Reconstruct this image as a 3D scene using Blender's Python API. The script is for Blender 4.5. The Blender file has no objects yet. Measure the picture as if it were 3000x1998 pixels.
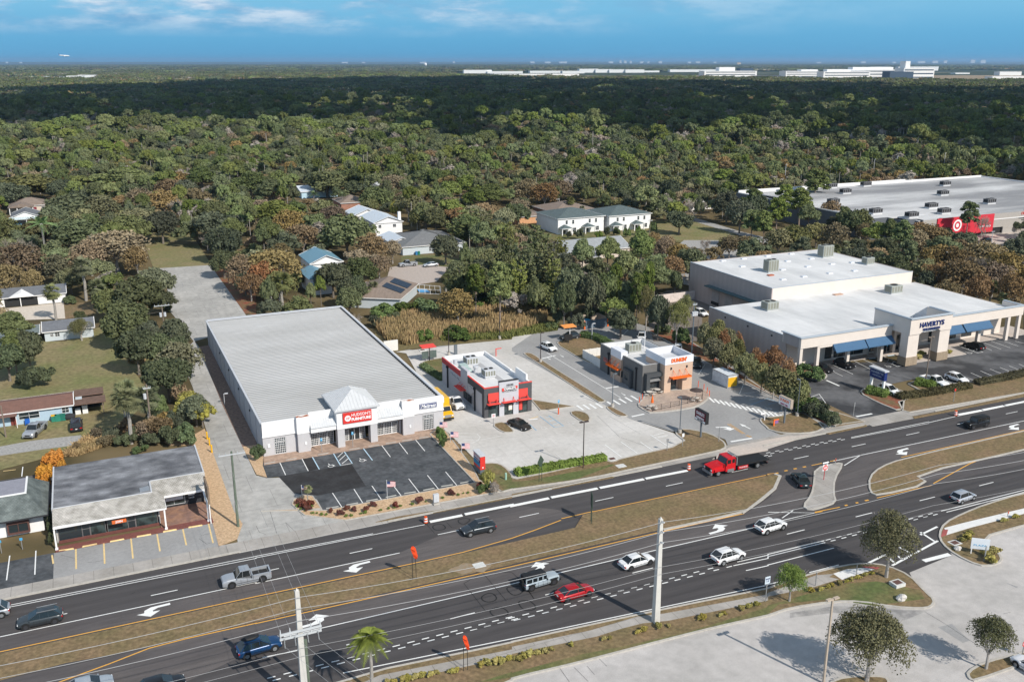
import bpy, math, random
import numpy as np
from mathutils import Vector, Matrix
from mathutils.geometry import tessellate_polygon
PI=math.pi
SX,SY=.333,-.943   # horizontal direction towards the sun
C=bpy.data.collections.new('place'); bpy.context.scene.collection.children.link(C)
# ---- camera geometry of the survey (pixel of the 3000 px photograph -> point on a plane of the place)
CF,YAW,PIT,CH=2746.7,0.426278,0.289585,61.4
_f=Vector((math.sin(YAW)*math.cos(PIT),math.cos(YAW)*math.cos(PIT),-math.sin(PIT)))
_r=Vector((math.cos(YAW),-math.sin(YAW),0)); _u=_r.cross(_f)
def ray(x,y): return _r*((x-1500)/CF)+_u*(-(y-999)/CF)+_f
def G(x,y,z=0.0):
    r=ray(x,y); t=(z-CH)/r.z; return Vector((r.x*t,r.y*t,z))
def PR(v):
    d=Vector((v[0],v[1],v[2]-CH)); w=d.dot(_f)
    return 1500+CF*d.dot(_r)/w, 999-CF*d.dot(_u)/w, w
TL={}
for _j,_row in enumerate(('abcd','efgh','ijkl')):
    for _i,_c in enumerate(_row): TL[_c]=(750*_i,(500,1000,1498)[_j])
def px(t,x,y):
    if t=='o': return (x,y)
    return (TL[t][0]+x*750/2352,TL[t][1]+y*750/2352)
def pts(s,z=0.0):
    out=[];t='o'
    for k in s.split():
        if k.isalpha(): t=k;continue
        x,y=map(float,k.split(','))
        if t=='w': out.append(Vector((x,y,z)))
        else: out.append(G(*px(t,x,y),z))
    return out
def p1(s,z=0.0): return pts(s,z)[0]
# ---- mesh builder
def root_of(o):
    v=Vector((0,0,0))
    while o is not None: v=v+o.location; o=o.parent
    return v
class MB:
    def __init__(s): s.v=[];s.f=[];s.m=[]
    def add(s,v,f,mi=0):
        b=len(s.v); s.v+= [tuple(a) for a in v]; s.f+=[tuple(b+i for i in q) for q in f]; s.m+=[mi]*len(f); return s
    def box(s,x0,y0,z0,x1,y1,z1,mi=0):
        if x0>x1:x0,x1=x1,x0
        if y0>y1:y0,y1=y1,y0
        if z0>z1:z0,z1=z1,z0
        return s.add([(x0,y0,z0),(x1,y0,z0),(x1,y1,z0),(x0,y1,z0),(x0,y0,z1),(x1,y0,z1),(x1,y1,z1),(x0,y1,z1)],
          [(3,2,1,0),(4,5,6,7),(0,1,5,4),(1,2,6,5),(2,3,7,6),(3,0,4,7)],mi)
    def obox(s,c,h,rz=0,mi=0):      # centre, half sizes, turn
        ca,sa=math.cos(rz),math.sin(rz)
        V=[]
        for z in(-1,1):
            for a,b in((-1,-1),(1,-1),(1,1),(-1,1)):
                X,Y=a*h[0],b*h[1]; V.append((c[0]+X*ca-Y*sa,c[1]+X*sa+Y*ca,c[2]+z*h[2]))
        return s.add(V,[(3,2,1,0),(4,5,6,7),(0,1,5,4),(1,2,6,5),(2,3,7,6),(3,0,4,7)],mi)
    def quad(s,a,b,c,d,mi=0): return s.add([a,b,c,d],[(0,1,2,3)],mi)
    def prism(s,P,z0,z1,mi=0,side=True):
        P=[Vector((p[0],p[1],0)) for p in P]
        ar=sum(P[i].x*P[(i+1)%len(P)].y-P[(i+1)%len(P)].x*P[i].y for i in range(len(P)))
        if ar<0:P=P[::-1]
        n=len(P);tri=tessellate_polygon([P])
        tt=[]
        for a,b,c in tri:
            cr=(P[b]-P[a]).cross(P[c]-P[a]).z
            tt.append((a,b,c) if cr>0 else (a,c,b))
        s.add([(p.x,p.y,z1) for p in P],tt,mi)
        if side:
            V=[(p.x,p.y,z0) for p in P]+[(p.x,p.y,z1) for p in P]
            s.add(V,[(i,(i+1)%n,n+(i+1)%n,n+i) for i in range(n)],mi)
            s.add([(p.x,p.y,z0) for p in P],[(a,c,b) for a,b,c in tt],mi)
        return s
    def vprism(s,P,axis,a,b,mi=0):  # profile extruded along X ('x': P=(y,z)) or Y ('y': P=(x,z))
        n=len(P)
        V=[((t,p[0],p[1]) if axis=='x' else (p[0],t,p[1])) for t in(a,b) for p in P]
        F=[(i,(i+1)%n,n+(i+1)%n,n+i) for i in range(n)]
        tri=tessellate_polygon([[Vector((p[0],p[1],0)) for p in P]])
        F+=[tuple(t) for t in tri]+[tuple(n+i for i in t[::-1]) for t in tri]
        return s.add(V,F,mi)
    def cyl(s,a,b,r0,r1=None,n=8,mi=0,cap=True):
        if r1 is None:r1=r0
        a,b=Vector(a),Vector(b);d=(b-a)
        if d.length<1e-6:return s
        d.normalize(); u=d.orthogonal().normalized(); w=d.cross(u)
        V=[];
        for c,r in((a,r0),(b,r1)):
            for i in range(n):
                t=2*PI*i/n; V.append(c+(u*math.cos(t)+w*math.sin(t))*r)
        F=[(i,(i+1)%n,n+(i+1)%n,n+i) for i in range(n)]
        if cap:F+=[tuple(range(n))[::-1],tuple(range(n,2*n))]
        return s.add(V,F,mi)
    def tube(s,P,r,n=5,mi=0):
        P=[Vector(p) for p in P]
        R=r if isinstance(r,(list,tuple)) else [r]*len(P)
        for i in range(len(P)-1): s.cyl(P[i],P[i+1],R[i],R[i+1],n,mi,False)
        return s
    def ball(s,c,r,n=8,m=6,mi=0,jit=0,rng=random):
        rx,ry,rz=(r,r,r) if not isinstance(r,tuple) else r
        V=[(c[0],c[1],c[2]+rz)]
        for j in range(1,m):
            a=PI*j/m
            for i in range(n):
                t=2*PI*i/n;k=1+rng.uniform(-jit,jit)
                V.append((c[0]+rx*k*math.sin(a)*math.cos(t),c[1]+ry*k*math.sin(a)*math.sin(t),c[2]+rz*k*math.cos(a)))
        V.append((c[0],c[1],c[2]-rz)); F=[]
        for i in range(n):
            F.append((0,1+i,1+(i+1)%n))
            for j in range(m-2):
                a=1+j*n; F.append((a+i,a+n+i,a+n+(i+1)%n,a+(i+1)%n))
            F.append((len(V)-1,1+(m-2)*n+(i+1)%n,1+(m-2)*n+i))
        return s.add(V,F,mi)
    def xf(s,M,start=0):
        for i in range(start,len(s.v)): s.v[i]=tuple(M@Vector(s.v[i]))
        return s
    def build(s,name,mat,parent=None,smooth=False,origin=None,link=True):
        me=bpy.data.meshes.new(name)
        o0=root_of(parent) if parent is not None else Vector(origin or (0,0,0))
        V=np.array(s.v,dtype=np.float64).reshape(-1,3)-np.array(o0)
        me.from_pydata(V.tolist(),[],s.f)
        mats=mat if isinstance(mat,(list,tuple)) else [mat]
        for m in mats: me.materials.append(m)
        if len(mats)>1: me.polygons.foreach_set('material_index',s.m)
        if smooth: me.polygons.foreach_set('use_smooth',[True]*len(me.polygons))
        me.update()
        o=bpy.data.objects.new(name,me)
        if link: C.objects.link(o)
        if parent is not None:o.parent=parent
        else:o.location=o0
        return o
def tag(o,label,cat,group=None,kind=None):
    if label:o['label']=label
    if cat:o['category']=cat
    if group:o['group']=group
    if kind:o['kind']=kind
    return o
def thing(name,label,cat,loc=(0,0,0),group=None):
    o=bpy.data.objects.new(name,None);C.objects.link(o);o.location=loc;o.empty_display_size=.5
    return tag(o,label,cat,group)
def clone(o,loc=None,rz=None,label=None,parent=None,group=None,scale=None):
    c=o.copy();C.objects.link(c)
    if parent is not None:c.parent=parent
    for ch in o.children: clone(ch,parent=c)
    if loc is not None:c.location=loc
    if rz is not None:c.rotation_euler=(0,0,rz)
    if label:c['label']=label
    if group:c['group']=group
    if scale:c.scale=scale if isinstance(scale,tuple) else (scale,)*3
    return c
def struct(name,mb,mat,kind='structure',**k):
    o=mb.build(name,mat,**k);o['kind']=kind;return o
# ---- materials
def lin(c):
    if isinstance(c,str):
        c=[int(c[i:i+2],16)/255 for i in(0,2,4)]
        return tuple(x/12.92 if x<=.04045 else ((x+.055)/1.055)**2.4 for x in c)
    return tuple(c) if not isinstance(c,(int,float)) else (c,c,c)
MATS={}
def mat(name,col=.5,rough=.85,var=.12,sc=1.5,bump=0,metal=0,col2=None,mixsc=.15,spec=.3,stretch=None,emit=None,rnd=0,wave=None,brick=None,contrast=.2,pos='Object'):
    if name in MATS:return MATS[name]
    m=bpy.data.materials.new(name);m.use_nodes=True;nt=m.node_tree;N=nt.nodes;L=nt.links
    b=N['Principled BSDF'];c=lin(col)
    b.inputs['Roughness'].default_value=rough;b.inputs['Metallic'].default_value=metal
    b.inputs['Specular IOR Level'].default_value=spec
    if var or col2 or bump or wave or brick or rnd:
        tc=N.new('ShaderNodeTexCoord');src=tc.outputs[pos]
        if stretch:
            mp=N.new('ShaderNodeMapping');mp.inputs['Scale'].default_value=stretch;L.new(src,mp.inputs[0]);src=mp.outputs[0]
        def noise(s,d=4):
            n=N.new('ShaderNodeTexNoise');n.inputs['Scale'].default_value=s;n.inputs['Detail'].default_value=d;L.new(src,n.inputs['Vector']);return n
        cur=N.new('ShaderNodeRGB');cur.outputs[0].default_value=(*c,1);cur=cur.outputs[0]
        if col2:
            n=noise(mixsc,5);r=N.new('ShaderNodeMapRange');r.inputs[1].default_value=.5-contrast/2;r.inputs[2].default_value=.5+contrast/2;L.new(n.outputs[0],r.inputs[0])
            x=N.new('ShaderNodeMix');x.data_type='RGBA';L.new(r.outputs[0],x.inputs[0]);L.new(cur,x.inputs[6]);x.inputs[7].default_value=(*lin(col2),1);cur=x.outputs[2]
        if brick:
            k=N.new('ShaderNodeTexBrick');k.inputs['Scale'].default_value=1;k.inputs['Brick Width'].default_value=brick[0];k.inputs['Row Height'].default_value=brick[1];k.inputs['Mortar Size'].default_value=brick[2]
            k.inputs['Color1'].default_value=(1,1,1,1);k.inputs['Color2'].default_value=(brick[3],)*3+(1,);k.inputs['Mortar'].default_value=(brick[4],)*3+(1,)
            vs=src
            if len(brick)>5:
                mp=N.new('ShaderNodeMapping');mp.inputs['Rotation'].default_value=brick[5];L.new(src,mp.inputs[0]);vs=mp.outputs[0]
            L.new(vs,k.inputs['Vector'])
            x=N.new('ShaderNodeMix');x.data_type='RGBA';x.blend_type='MULTIPLY';x.inputs[0].default_value=1;L.new(cur,x.inputs[6]);L.new(k.outputs[0],x.inputs[7]);cur=x.outputs[2]
        if wave:   # (axis, scale, depth)
            w=N.new('ShaderNodeTexWave');w.bands_direction=wave[0];w.inputs['Scale'].default_value=wave[1];L.new(src,w.inputs['Vector'])
            r=N.new('ShaderNodeMapRange');r.inputs[3].default_value=1-wave[2];r.inputs[4].default_value=1;L.new(w.outputs['Fac'],r.inputs[0])
            x=N.new('ShaderNodeVectorMath');x.operation='SCALE';L.new(cur,x.inputs[0]);L.new(r.outputs[0],x.inputs['Scale']);cur=x.outputs[0]
        if var:
            for s,a in((sc,var),(sc*9,var*.7)):
                n=noise(s);r=N.new('ShaderNodeMapRange');r.inputs[1].default_value=.3;r.inputs[2].default_value=.7;r.inputs[3].default_value=1-a;r.inputs[4].default_value=1+a;L.new(n.outputs[0],r.inputs[0])
                x=N.new('ShaderNodeVectorMath');x.operation='SCALE';L.new(cur,x.inputs[0]);L.new(r.outputs[0],x.inputs['Scale']);cur=x.outputs[0]
        if rnd:
            oi=N.new('ShaderNodeObjectInfo');h=N.new('ShaderNodeHueSaturation')
            for inp,lo,hi in((0,.5-rnd*.014,.5+rnd*.022),(1,1-rnd*.3,1+rnd*.12),(2,1-rnd*.32,1+rnd*.42)):
                mu=N.new('ShaderNodeMath');mu.operation='MULTIPLY';mu.inputs[1].default_value=(7.13,13.7,29.3)[inp];L.new(oi.outputs['Random'],mu.inputs[0])
                fr=N.new('ShaderNodeMath');fr.operation='FRACT';L.new(mu.outputs[0],fr.inputs[0])
                r=N.new('ShaderNodeMapRange');r.inputs[3].default_value=lo;r.inputs[4].default_value=hi;L.new(fr.outputs[0],r.inputs[0]);L.new(r.outputs[0],h.inputs[inp])
            L.new(cur,h.inputs['Color']);cur=h.outputs[0]
        L.new(cur,b.inputs['Base Color'])
        if bump:
            n=noise(sc*6,5);bp=N.new('ShaderNodeBump');bp.inputs['Distance'].default_value=bump;L.new(n.outputs[0],bp.inputs['Height']);L.new(bp.outputs[0],b.inputs['Normal'])
    else: b.inputs['Base Color'].default_value=(*c,1)
    if emit:
        b.inputs['Emission Color'].default_value=(*c,1);b.inputs['Emission Strength'].default_value=emit
    MATS[name]=m;return m
# ---- lettering
def text(mb,s,size,M,mi=0,extr=.03,bold=.0,fit=None):
    cu=bpy.data.curves.new('lettering','FONT');cu.body=s;cu.size=size;cu.extrude=extr;cu.align_x='CENTER';cu.align_y='CENTER';cu.offset=bold;cu.resolution_u=2
    o=bpy.data.objects.new('lettering',cu);C.objects.link(o)
    me=bpy.data.meshes.new_from_object(o.evaluated_get(bpy.context.evaluated_depsgraph_get()))
    V=[v.co.copy() for v in me.vertices];F=[tuple(p.vertices) for p in me.polygons]
    bpy.data.objects.remove(o);bpy.data.meshes.remove(me);bpy.data.curves.remove(cu)
    if fit and V:
        w=max(v.x for v in V)-min(v.x for v in V)
        k=fit/max(w,1e-6)
        for v in V:v.x*=k
    mb.add([M@v for v in V],F,mi);return mb
def face_y(x,y,z,shear=0): # upright, facing -Y
    return Matrix(((1,shear,0,x),(0,0,-1,y),(0,1,0,z),(0,0,0,1)))
def face_nx(x,y,z):  # upright, facing -X
    return Matrix(((0,0,-1,x),(-1,0,0,y),(0,1,0,z),(0,0,0,1)))
def flat(x,y,z,rz=0): return Matrix.Translation((x,y,z))@Matrix.Rotation(rz,4,'Z')
# ================= ground, roads, lots, markings =================
m_ground=mat('ground soil',(.115,.098,.045),col2=(.085,.085,.033),mixsc=.03,var=.25,sc=.6,contrast=.25)
m_grass=mat('dry turf',(.235,.16,.09),col2=(.185,.142,.07),mixsc=.22,var=.3,sc=2.2,bump=.05,contrast=.3)
m_green=mat('green turf',(.11,.135,.045),col2=(.19,.15,.07),mixsc=.2,var=.25,sc=2,bump=.04,contrast=.3)
m_lawn=mat('lawn',(.175,.18,.07),col2=(.25,.20,.105),mixsc=.12,var=.25,sc=1.2,contrast=.35)
m_road=mat('road asphalt',(.066,.061,.062),col2=(.088,.081,.081),mixsc=.25,var=.1,sc=2.5,stretch=(.08,1,1),contrast=.5,rough=.9,wave=('Y',.1716,.13))
m_turn=mat('old asphalt',(.118,.105,.102),col2=(.092,.083,.083),mixsc=.3,var=.14,sc=2,stretch=(.12,1,1),rough=.9)
m_lotc=mat('pale lot concrete',(.62,.595,.565),col2=(.50,.475,.44),mixsc=.09,var=.07,sc=1.2,contrast=.3,brick=(4.6,4.6,.035,.965,.80))
m_lotg=mat('lot asphalt grey',(.345,.34,.335),col2=(.28,.275,.27),mixsc=.15,var=.08,sc=2,contrast=.4)
m_drive=mat('drive concrete',(.36,.35,.33),col2=(.47,.455,.43),mixsc=.1,var=.13,sc=.8,contrast=.35,brick=(5,6,.05,.95,.72))
m_walk=mat('walk concrete',(.42,.39,.36),col2=(.34,.315,.285),mixsc=.25,var=.1,sc=2,brick=(2.3,80,.035,.95,.6))
m_kerb=mat('kerb concrete',(.46,.43,.385),var=.12,sc=2)
m_pink=mat('pale apron',(.55,.47,.41),col2=(.48,.43,.39),mixsc=.2,var=.08,sc=2)
m_lotd=mat('sealed lot asphalt',(.055,.06,.065),col2=(.105,.11,.118),mixsc=.35,var=.22,sc=1.4,contrast=.35,rough=.8)
m_lotn=mat('new asphalt patch',(.028,.027,.028),col2=(.04,.04,.042),mixsc=.5,var=.12,sc=2)
m_loth=mat('store lot asphalt',(.047,.047,.05),col2=(.13,.13,.135),mixsc=.12,var=.14,sc=1,contrast=.16)
m_plaza=mat('plaza lot',(.52,.49,.47),col2=(.40,.38,.36),mixsc=.07,var=.1,sc=.8,contrast=.28)
m_gravel=mat('grey gravel',(.36,.35,.335),var=.25,sc=2.5,bump=.05)
m_mulch=mat('tan mulch',(.64,.45,.28),col2=(.52,.35,.21),mixsc=2.6,var=.16,sc=4,bump=.06)
m_bark=mat('brown mulch bed',(.25,.17,.13),var=.3,sc=2,bump=.05)
m_redm=mat('red mulch',(.25,.085,.05),col2=(.17,.12,.06),mixsc=.5,var=.25,sc=2)
m_paint=mat('road paint white',(.82,.82,.8),var=.05,sc=3,rough=.6)
m_faint=mat('worn paint',(.66,.65,.63),var=.1,sc=3)
m_yel=mat('road paint yellow',(.78,.40,.07),var=.07,sc=3,rough=.6)
m_buff=mat('buff paint',(.75,.55,.26),var=.12,sc=3)
m_blue=mat('parking paint blue',(.22,.42,.60),var=.08,sc=3)
m_brickp=mat('brick paving',(.24,.09,.075),var=.12,sc=2,brick=(.4,.2,.02,.85,.6))
m_stamp=mat('stamped concrete',(.44,.31,.235),col2=(.33,.235,.18),mixsc=.8,var=.12,sc=3)
m_paver=mat('patio pavers',(.46,.36,.29),col2=(.38,.30,.25),mixsc=.6,var=.14,sc=3)
m_white=mat('white paint',(.78,.78,.77),var=.03,sc=1)
m_red=mat('red paint',(.56,.045,.04),var=.04)
m_tact=mat('tactile red',(.36,.10,.09),var=.1)
m_tar=mat('tar line',(.02,.02,.021),var=.1)

def sheet(name,s,z,m,z0=None):
    P=pts(s,max(z,0)) if isinstance(s,str) else s
    mb=MB()
    if z0 is None: mb.prism(P,0,z,side=False)
    else: mb.prism(P,z0,z)
    return struct(name,mb,m)
def strip(mb,P,w,z0,z1,closed=False,mi=0,ends=None):
    P=[Vector((p[0],p[1],0)) for p in P];n=len(P);A=[];B=[]
    for i in range(n):
        if closed: a,b=P[i-1],P[(i+1)%n]
        else: a,b=P[max(i-1,0)],P[min(i+1,n-1)]
        d1=(P[i]-a);d2=(b-P[i])
        d1=d1.normalized() if d1.length>1e-6 else d2.normalized(); d2=d2.normalized() if d2.length>1e-6 else d1
        t=(d1+d2); t=t.normalized() if t.length>1e-3 else d1
        nn=Vector((-t.y,t.x,0)); k=1/max(.45,abs(nn.dot(Vector((-d1.y,d1.x,0)))))
        A.append(P[i]+nn*w/2*k);B.append(P[i]-nn*w/2*k)
    V=[];F=[];m=n if closed else n-1
    for i in range(n):
        V+=[(A[i].x,A[i].y,z1),(B[i].x,B[i].y,z1),(A[i].x,A[i].y,z0),(B[i].x,B[i].y,z0)]
    for i in range(m):
        a=4*i;b=4*((i+1)%n)
        F.append((a,a+1,b+1,b))
        if z1>z0+.001: F+=[(a,b,b+2,a+2),(a+1,a+3,b+3,b+1)]
    if not closed and z1>z0+.001:
        e=4*(n-1);F+=[(0,2,3,1),(e,e+1,e+3,e+2)]
    mb.add(V,F,mi);return mb
def smooth_path(P,closed=False,k=2):
    P=[Vector((p[0],p[1],0)) for p in P]
    for _ in range(k):
        Q=[];n=len(P)
        if not closed:Q.append(P[0])
        for i in range(n if closed else n-1):
            a,b=P[i],P[(i+1)%n];Q+=[a*.75+b*.25,a*.25+b*.75]
        if not closed:Q.append(P[-1])
        P=Q
    return P
KERB=MB()
def island(name,s,m,h=.13,kw=.28,sm=1,kb=True):
    P=pts(s)
    if sm:P=smooth_path(P,True,sm)
    mb=MB();mb.prism(P,-.02,h-.01);o=struct(name,mb,m)
    if kb:strip(KERB,P,kw,-.02,h+.02,True)
    return o

# --- ground
gb=MB();R=120000
gb.add([(-R,-R,-.06),(R,-R,-.06),(R,R,-.06),(-R,R,-.06)],[(0,1,2,3)])
def far_ground():
    m=bpy.data.materials.new('ground');m.use_nodes=True;nt=m.node_tree;N=nt.nodes;L=nt.links;b=N['Principled BSDF'];b.inputs['Roughness'].default_value=.95;b.inputs['Specular IOR Level'].default_value=.1
    g=N.new('ShaderNodeNewGeometry')
    def nz(s,sc=(1,1,1)):
        mp=N.new('ShaderNodeMapping');mp.inputs['Scale'].default_value=sc;L.new(g.outputs['Position'],mp.inputs[0])
        n=N.new('ShaderNodeTexNoise');n.inputs['Scale'].default_value=s;n.inputs['Detail'].default_value=6;L.new(mp.outputs[0],n.inputs[0]);return n.outputs[0]
    def mix(f,a,c):
        x=N.new('ShaderNodeMix');x.data_type='RGBA';L.new(f,x.inputs[0])
        for i,q in((6,a),(7,c)):
            if isinstance(q,tuple):x.inputs[i].default_value=(*q,1)
            else:L.new(q,x.inputs[i])
        return x.outputs[2]
    def rng(v,lo,hi):
        r=N.new('ShaderNodeMapRange');r.inputs[1].default_value=lo;r.inputs[2].default_value=hi;L.new(v,r.inputs[0]);return r.outputs[0]
    near=mix(rng(nz(.05),.4,.6),(.085,.07,.036),(.17,.13,.07))
    far=mix(rng(nz(.0011),.44,.56),(.035,.055,.03),(.06,.07,.038))
    far=mix(rng(nz(.0016),.62,.68),far,(.22,.19,.12))
    far=mix(rng(nz(.006),.66,.72),far,(.3,.3,.29))
    s=N.new('ShaderNodeVectorMath');s.operation='LENGTH';L.new(g.outputs['Position'],s.inputs[0])
    c=mix(rng(s.outputs['Value'],1200,2400),near,far)
    L.new(c,b.inputs['Base Color']);return m
struct('ground',gb,far_ground())
# --- road
sheet('road','w -90,60 700,60 700,114.4 -90,114.4',0,m_road)
# --- older asphalt turn lanes and tapers
sheet('turn_lane','o -300,1985 0,1912 i 0,1292 2352,782 j 0,782 1430,482 1900,380 2352,250 k 0,250 455,70 520,60 600,30 k 400,-20 j 2352,-60 1300,385 0,660 i 0,1150 o -300,1935',.004,m_turn)
sheet('turn_lane','o -100,2100 i 0,1550 700,1400 1370,1250 2352,1025 j 0,1028 2352,500 k 0,500 1390,182 2130,0 g 2130,1590 h 20,1430 130,1230 300,1150 390,1140 430,1170 410,1300 320,1500 k 2240,145 980,435 0,665 j 2352,665 255,1150 i 1700,1568',.004,m_turn)
sheet('turn_lane','h 640,1090 850,1045 2352,730 o 3300,1170 3300,1225 h 2352,820 1225,1070 960,1180 920,1260 925,1420 640,1480 600,1400 610,1260 690,1125',.004,m_turn)
sheet('turn_lane','h 1340,1225 2352,995 o 3300,1250 3300,1330 h 2352,1130 1530,1310 1480,1310',.004,m_turn)
# --- medians
island('median','o -300,2075 i 0,1550 600,1390 1150,1290 1370,1238 2352,1008 j 0,1010 2352,485 k 0,482 1390,160 1800,80 2130,0 g 2130,1568 h -60,1450 60,1350 110,1240 -20,1225 g 2352,1240 740,1578 k 650,38 580,155 0,288 j 1900,392 1430,500 0,802 i 2352,800 0,1310 o -300,1993',m_grass,sm=0,kb=False)
island('median','h 1225,1085 2352,828 o 3300,1195 3300,1245 h 2352,1000 1340,1225 1480,1310 1010,1420 935,1390 930,1250 1030,1160',m_grass,sm=1)
island('traffic_island','h 430,1170 640,1120 690,1130 610,1260 600,1400 625,1480 490,1530 380,1555 320,1515 400,1420 425,1300',m_walk,sm=1)
# --- south verges, pavement, plaza
sheet('plaza_lot','w -90,-40 320,-40 320,77 150,77 l 2352,130 1920,250 1590,225 1690,400 1300,560 1450,860 1100,860 850,815 600,815 200,860 k 2352,960 0,1530 o 1300,2060 w 10,60 -90,60',.006,m_plaza)
sheet('side_road','l 900,480 1400,215 1560,135 1590,225 1690,400 1300,560 1100,500',.012,m_road)
island('verge','o 700,2120 j 800,1530 2352,1210 k 0,1202 1400,900 2340,715 l 0,710 400,575 700,500 900,480 1090,500 1300,590 1440,740 1530,820 1500,880 1400,895 1150,880 850,830 600,830 200,890 0,960 k 2352,960 1900,1060 1500,1160 1000,1290 600,1395 0,1535 j 2352,1560 o 1100,2150',m_grass,sm=1)
sheet('old_lot','l 1480,905 1250,905 850,870 600,868 200,930 200,975 600,930 900,945 1250,1000',.01,mat('stained plaza',(.25,.24,.235),col2=(.40,.38,.36),mixsc=.4,var=.15))
island('verge','l 1570,215 1620,110 1800,20 2000,-60 o 3000,1445 3300,1375 3300,1480 3000,1540 l 2352,130 1930,250 2120,390 2150,460 2050,500 1930,500 1720,400 1600,300',m_grass,sm=1)
island('parking_island','l 1830,1480 1990,1390 2352,1300 o 3100,1880 3100,1925 l 2352,1400 1900,1560 1850,1540',m_grass,sm=1)
island('parking_island','l 560,1580 700,1525 1000,1515 1110,1540 1100,1640 500,1700',m_grass,sm=1)
sheet('pavement','o 900,2085 j 1000,1560 1140,1500 2352,1265 k 0,1240 720,1090 1160,960 1400,935 2340,760 l 0,745 440,585 610,570 560,600 650,620 430,690 0,780 k 2352,815 1440,1000 1200,1025 1000,1075 780,1145 0,1305 j 2352,1330 1100,1600 o 960,2100',.128,m_walk,z0=0)
sheet('pavement','l 600,570 720,530 950,510 1020,515 680,625',.134,mat('new concrete',(.72,.71,.69),var=.05),z0=0)
sheet('pavement','l 1620,150 1790,105 2352,-30 o 3300,1400 3300,1425 l 2352,20 1850,150 1640,215',.134,mat('new concrete',(.6,.6,.6)),z0=0)
sheet('tactile_paving','l 870,500 1030,510 1000,530 880,515',.14,m_tact,z0=0); sheet('tactile_paving','l 1610,165 1655,165 1640,215 1585,235',.14,m_tact,z0=0)
sheet('lawn_strip','j 2040,1568 2352,1470 k 0,1480 640,1310 1000,1240 1600,1110 2340,880 l 0,860 700,660 1000,640 1400,720 1440,800 1000,860 600,800 100,850 k 2352,940 1500,1150 600,1380 0,1520',.126,m_green,z0=0)
sheet('concrete_patch','l 1560,1060 1690,1030 1855,1185 1790,1205',.011,m_lotg);sheet('concrete_patch','l 2195,655 2300,690 2280,700 2195,660',.011,m_lotg)
# --- north side: kerb line pavement
sheet('pavement','w -90,114.4 700,114.4 700,117.2 -90,117.2',.05,m_walk,z0=0)
strip(KERB,[(-90,114.5),(13,114.5)],.35,-.02,.14)
strip(KERB,[(33,114.5),(78,114.5)],.35,-.02,.14);strip(KERB,[(98,114.5),(120,114.5)],.35,-.02,.14);strip(KERB,[(137,114.5),(700,114.5)],.35,-.02,.14)
sheet('verge','j 1100,95 1500,35 2352,-130 g 0,1420 940,1245 900,1235 0,1400 f 2352,1410 1780,1530 j 1300,45',.13,m_grass,z0=0)
sheet('verge','g 1190,1175 1770,1060 1800,1075 1200,1200 h 2352,1495',.13,m_grass,z0=0) if 0 else None
sheet('verge','h 1330,690 1700,620 2352,480 o 3300,1090 3300,1105 h 2352,505 1345,705',.13,m_grass,z0=0)
sheet('verge','h 520,840 900,765 910,775 560,850',.13,m_grass,z0=0)
# --- grounds between lots
sheet('drive','w 10.3,114.3 34,114.3 34,119 26,121.4 22,124 20.4,135 e 2352,1170 2050,600 1800,0 a 1700,1568 1580,1400 1530,1000 1380,920 1410,900 1940,868 2250,1310 1920,1440 1900,1568 e 1900,20 1830,50 2120,700 2352,1170 o 752,1380 w 20.2,135.5 20.3,120 ',.012,m_drive) if 0 else None
sheet('drive','w 12.8,114.2 33,114.2 33,119 27,122 26.5,134 20.4,136 19,137.7 18.9,151 18.7,170.9 18.9,185.7 19.3,212.5 18.9,217.4 o 735,952 a 2250,1310 1940,868 1410,900 1380,930 1530,1030 1560,1290 1650,1400 1780,1568 e 1650,130 1770,420 1900,830 1960,1030 2150,1560 i 2230,110 2180,250',.012,m_drive)
sheet('lot_grass','a 1290,560 1750,560 1900,800 1940,868 1410,900',.006,m_lawn)
sheet('mulch_bed','w 18.9,150 21.4,150 21.4,212.8 19.3,212.5 18.9,185.7 18.7,170.9',.05,m_bark,z0=0)
sheet('mulch_bed','w 19.1,138 20.4,136.2 20.6,141 21.4,144.9 21.4,150 18.9,150',.055,m_mulch,z0=0)
sheet('mulch_bed','e 1880,800 1960,1030 2150,1560 i 2230,110 2180,250 2010,320 1930,20 e 1850,1200 1780,955 1560,950 1500,920 1740,880',.05,m_mulch,z0=0)
sheet('mulch_bed','a 1940,880 2352,1000 2352,1330 2250,1310',.05,m_redm,z0=0)
# furniture store frontage
FL='f 35,1120 1610,865 2015,1295 620,1558 560,1450 480,1425 350,1395 205,1240 90,1255'
sheet('parking_lot',FL,.016,m_lotd)
sheet('asphalt_patch','f 205,1240 880,1128 1010,1330 560,1415 350,1390',.022,m_lotn)
sheet('storefront_paving','w 20.8,141 51,141 52.8,144.9 21.4,145.2',.06,m_stamp,z0=0)
sheet('asphalt_patch','f 410,1055 505,1040 575,1172 480,1195',.022,m_lotn)
island('landscape_bed','f 345,1460 430,1415 520,1425 600,1540 j 55,0 f 640,1558 2015,1300 1600,860 1670,800 1745,830 2000,1180 2050,1280 2260,1380 j 820,85 450,40 390,-5 f 330,1500',m_mulch,sm=0,kw=.16)
sheet('verge','f 1780,850 2060,1160 2060,1240 1990,1160 1840,960',.145,m_grass,z0=0)
island('verge','f 2060,1130 2200,1120 2280,1150 2352,1230 g 0,1260 60,1270 870,1090 890,1110 940,1110 1000,1080 1620,945 1480,830 1580,805 1760,835 1880,880 1960,940 1960,990 1800,1030 g 1180,1160 700,1265 0,1365 f 2352,1360 2250,1390 2180,1350',m_grass,sm=1)
sheet('lawn_strip','f 2110,1140 2200,1125 2270,1160 2352,1240 g 0,1290 200,1270 900,1130 950,1130 600,1260 0,1350 f 2352,1350 2280,1370',.135,m_green,z0=0)
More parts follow.
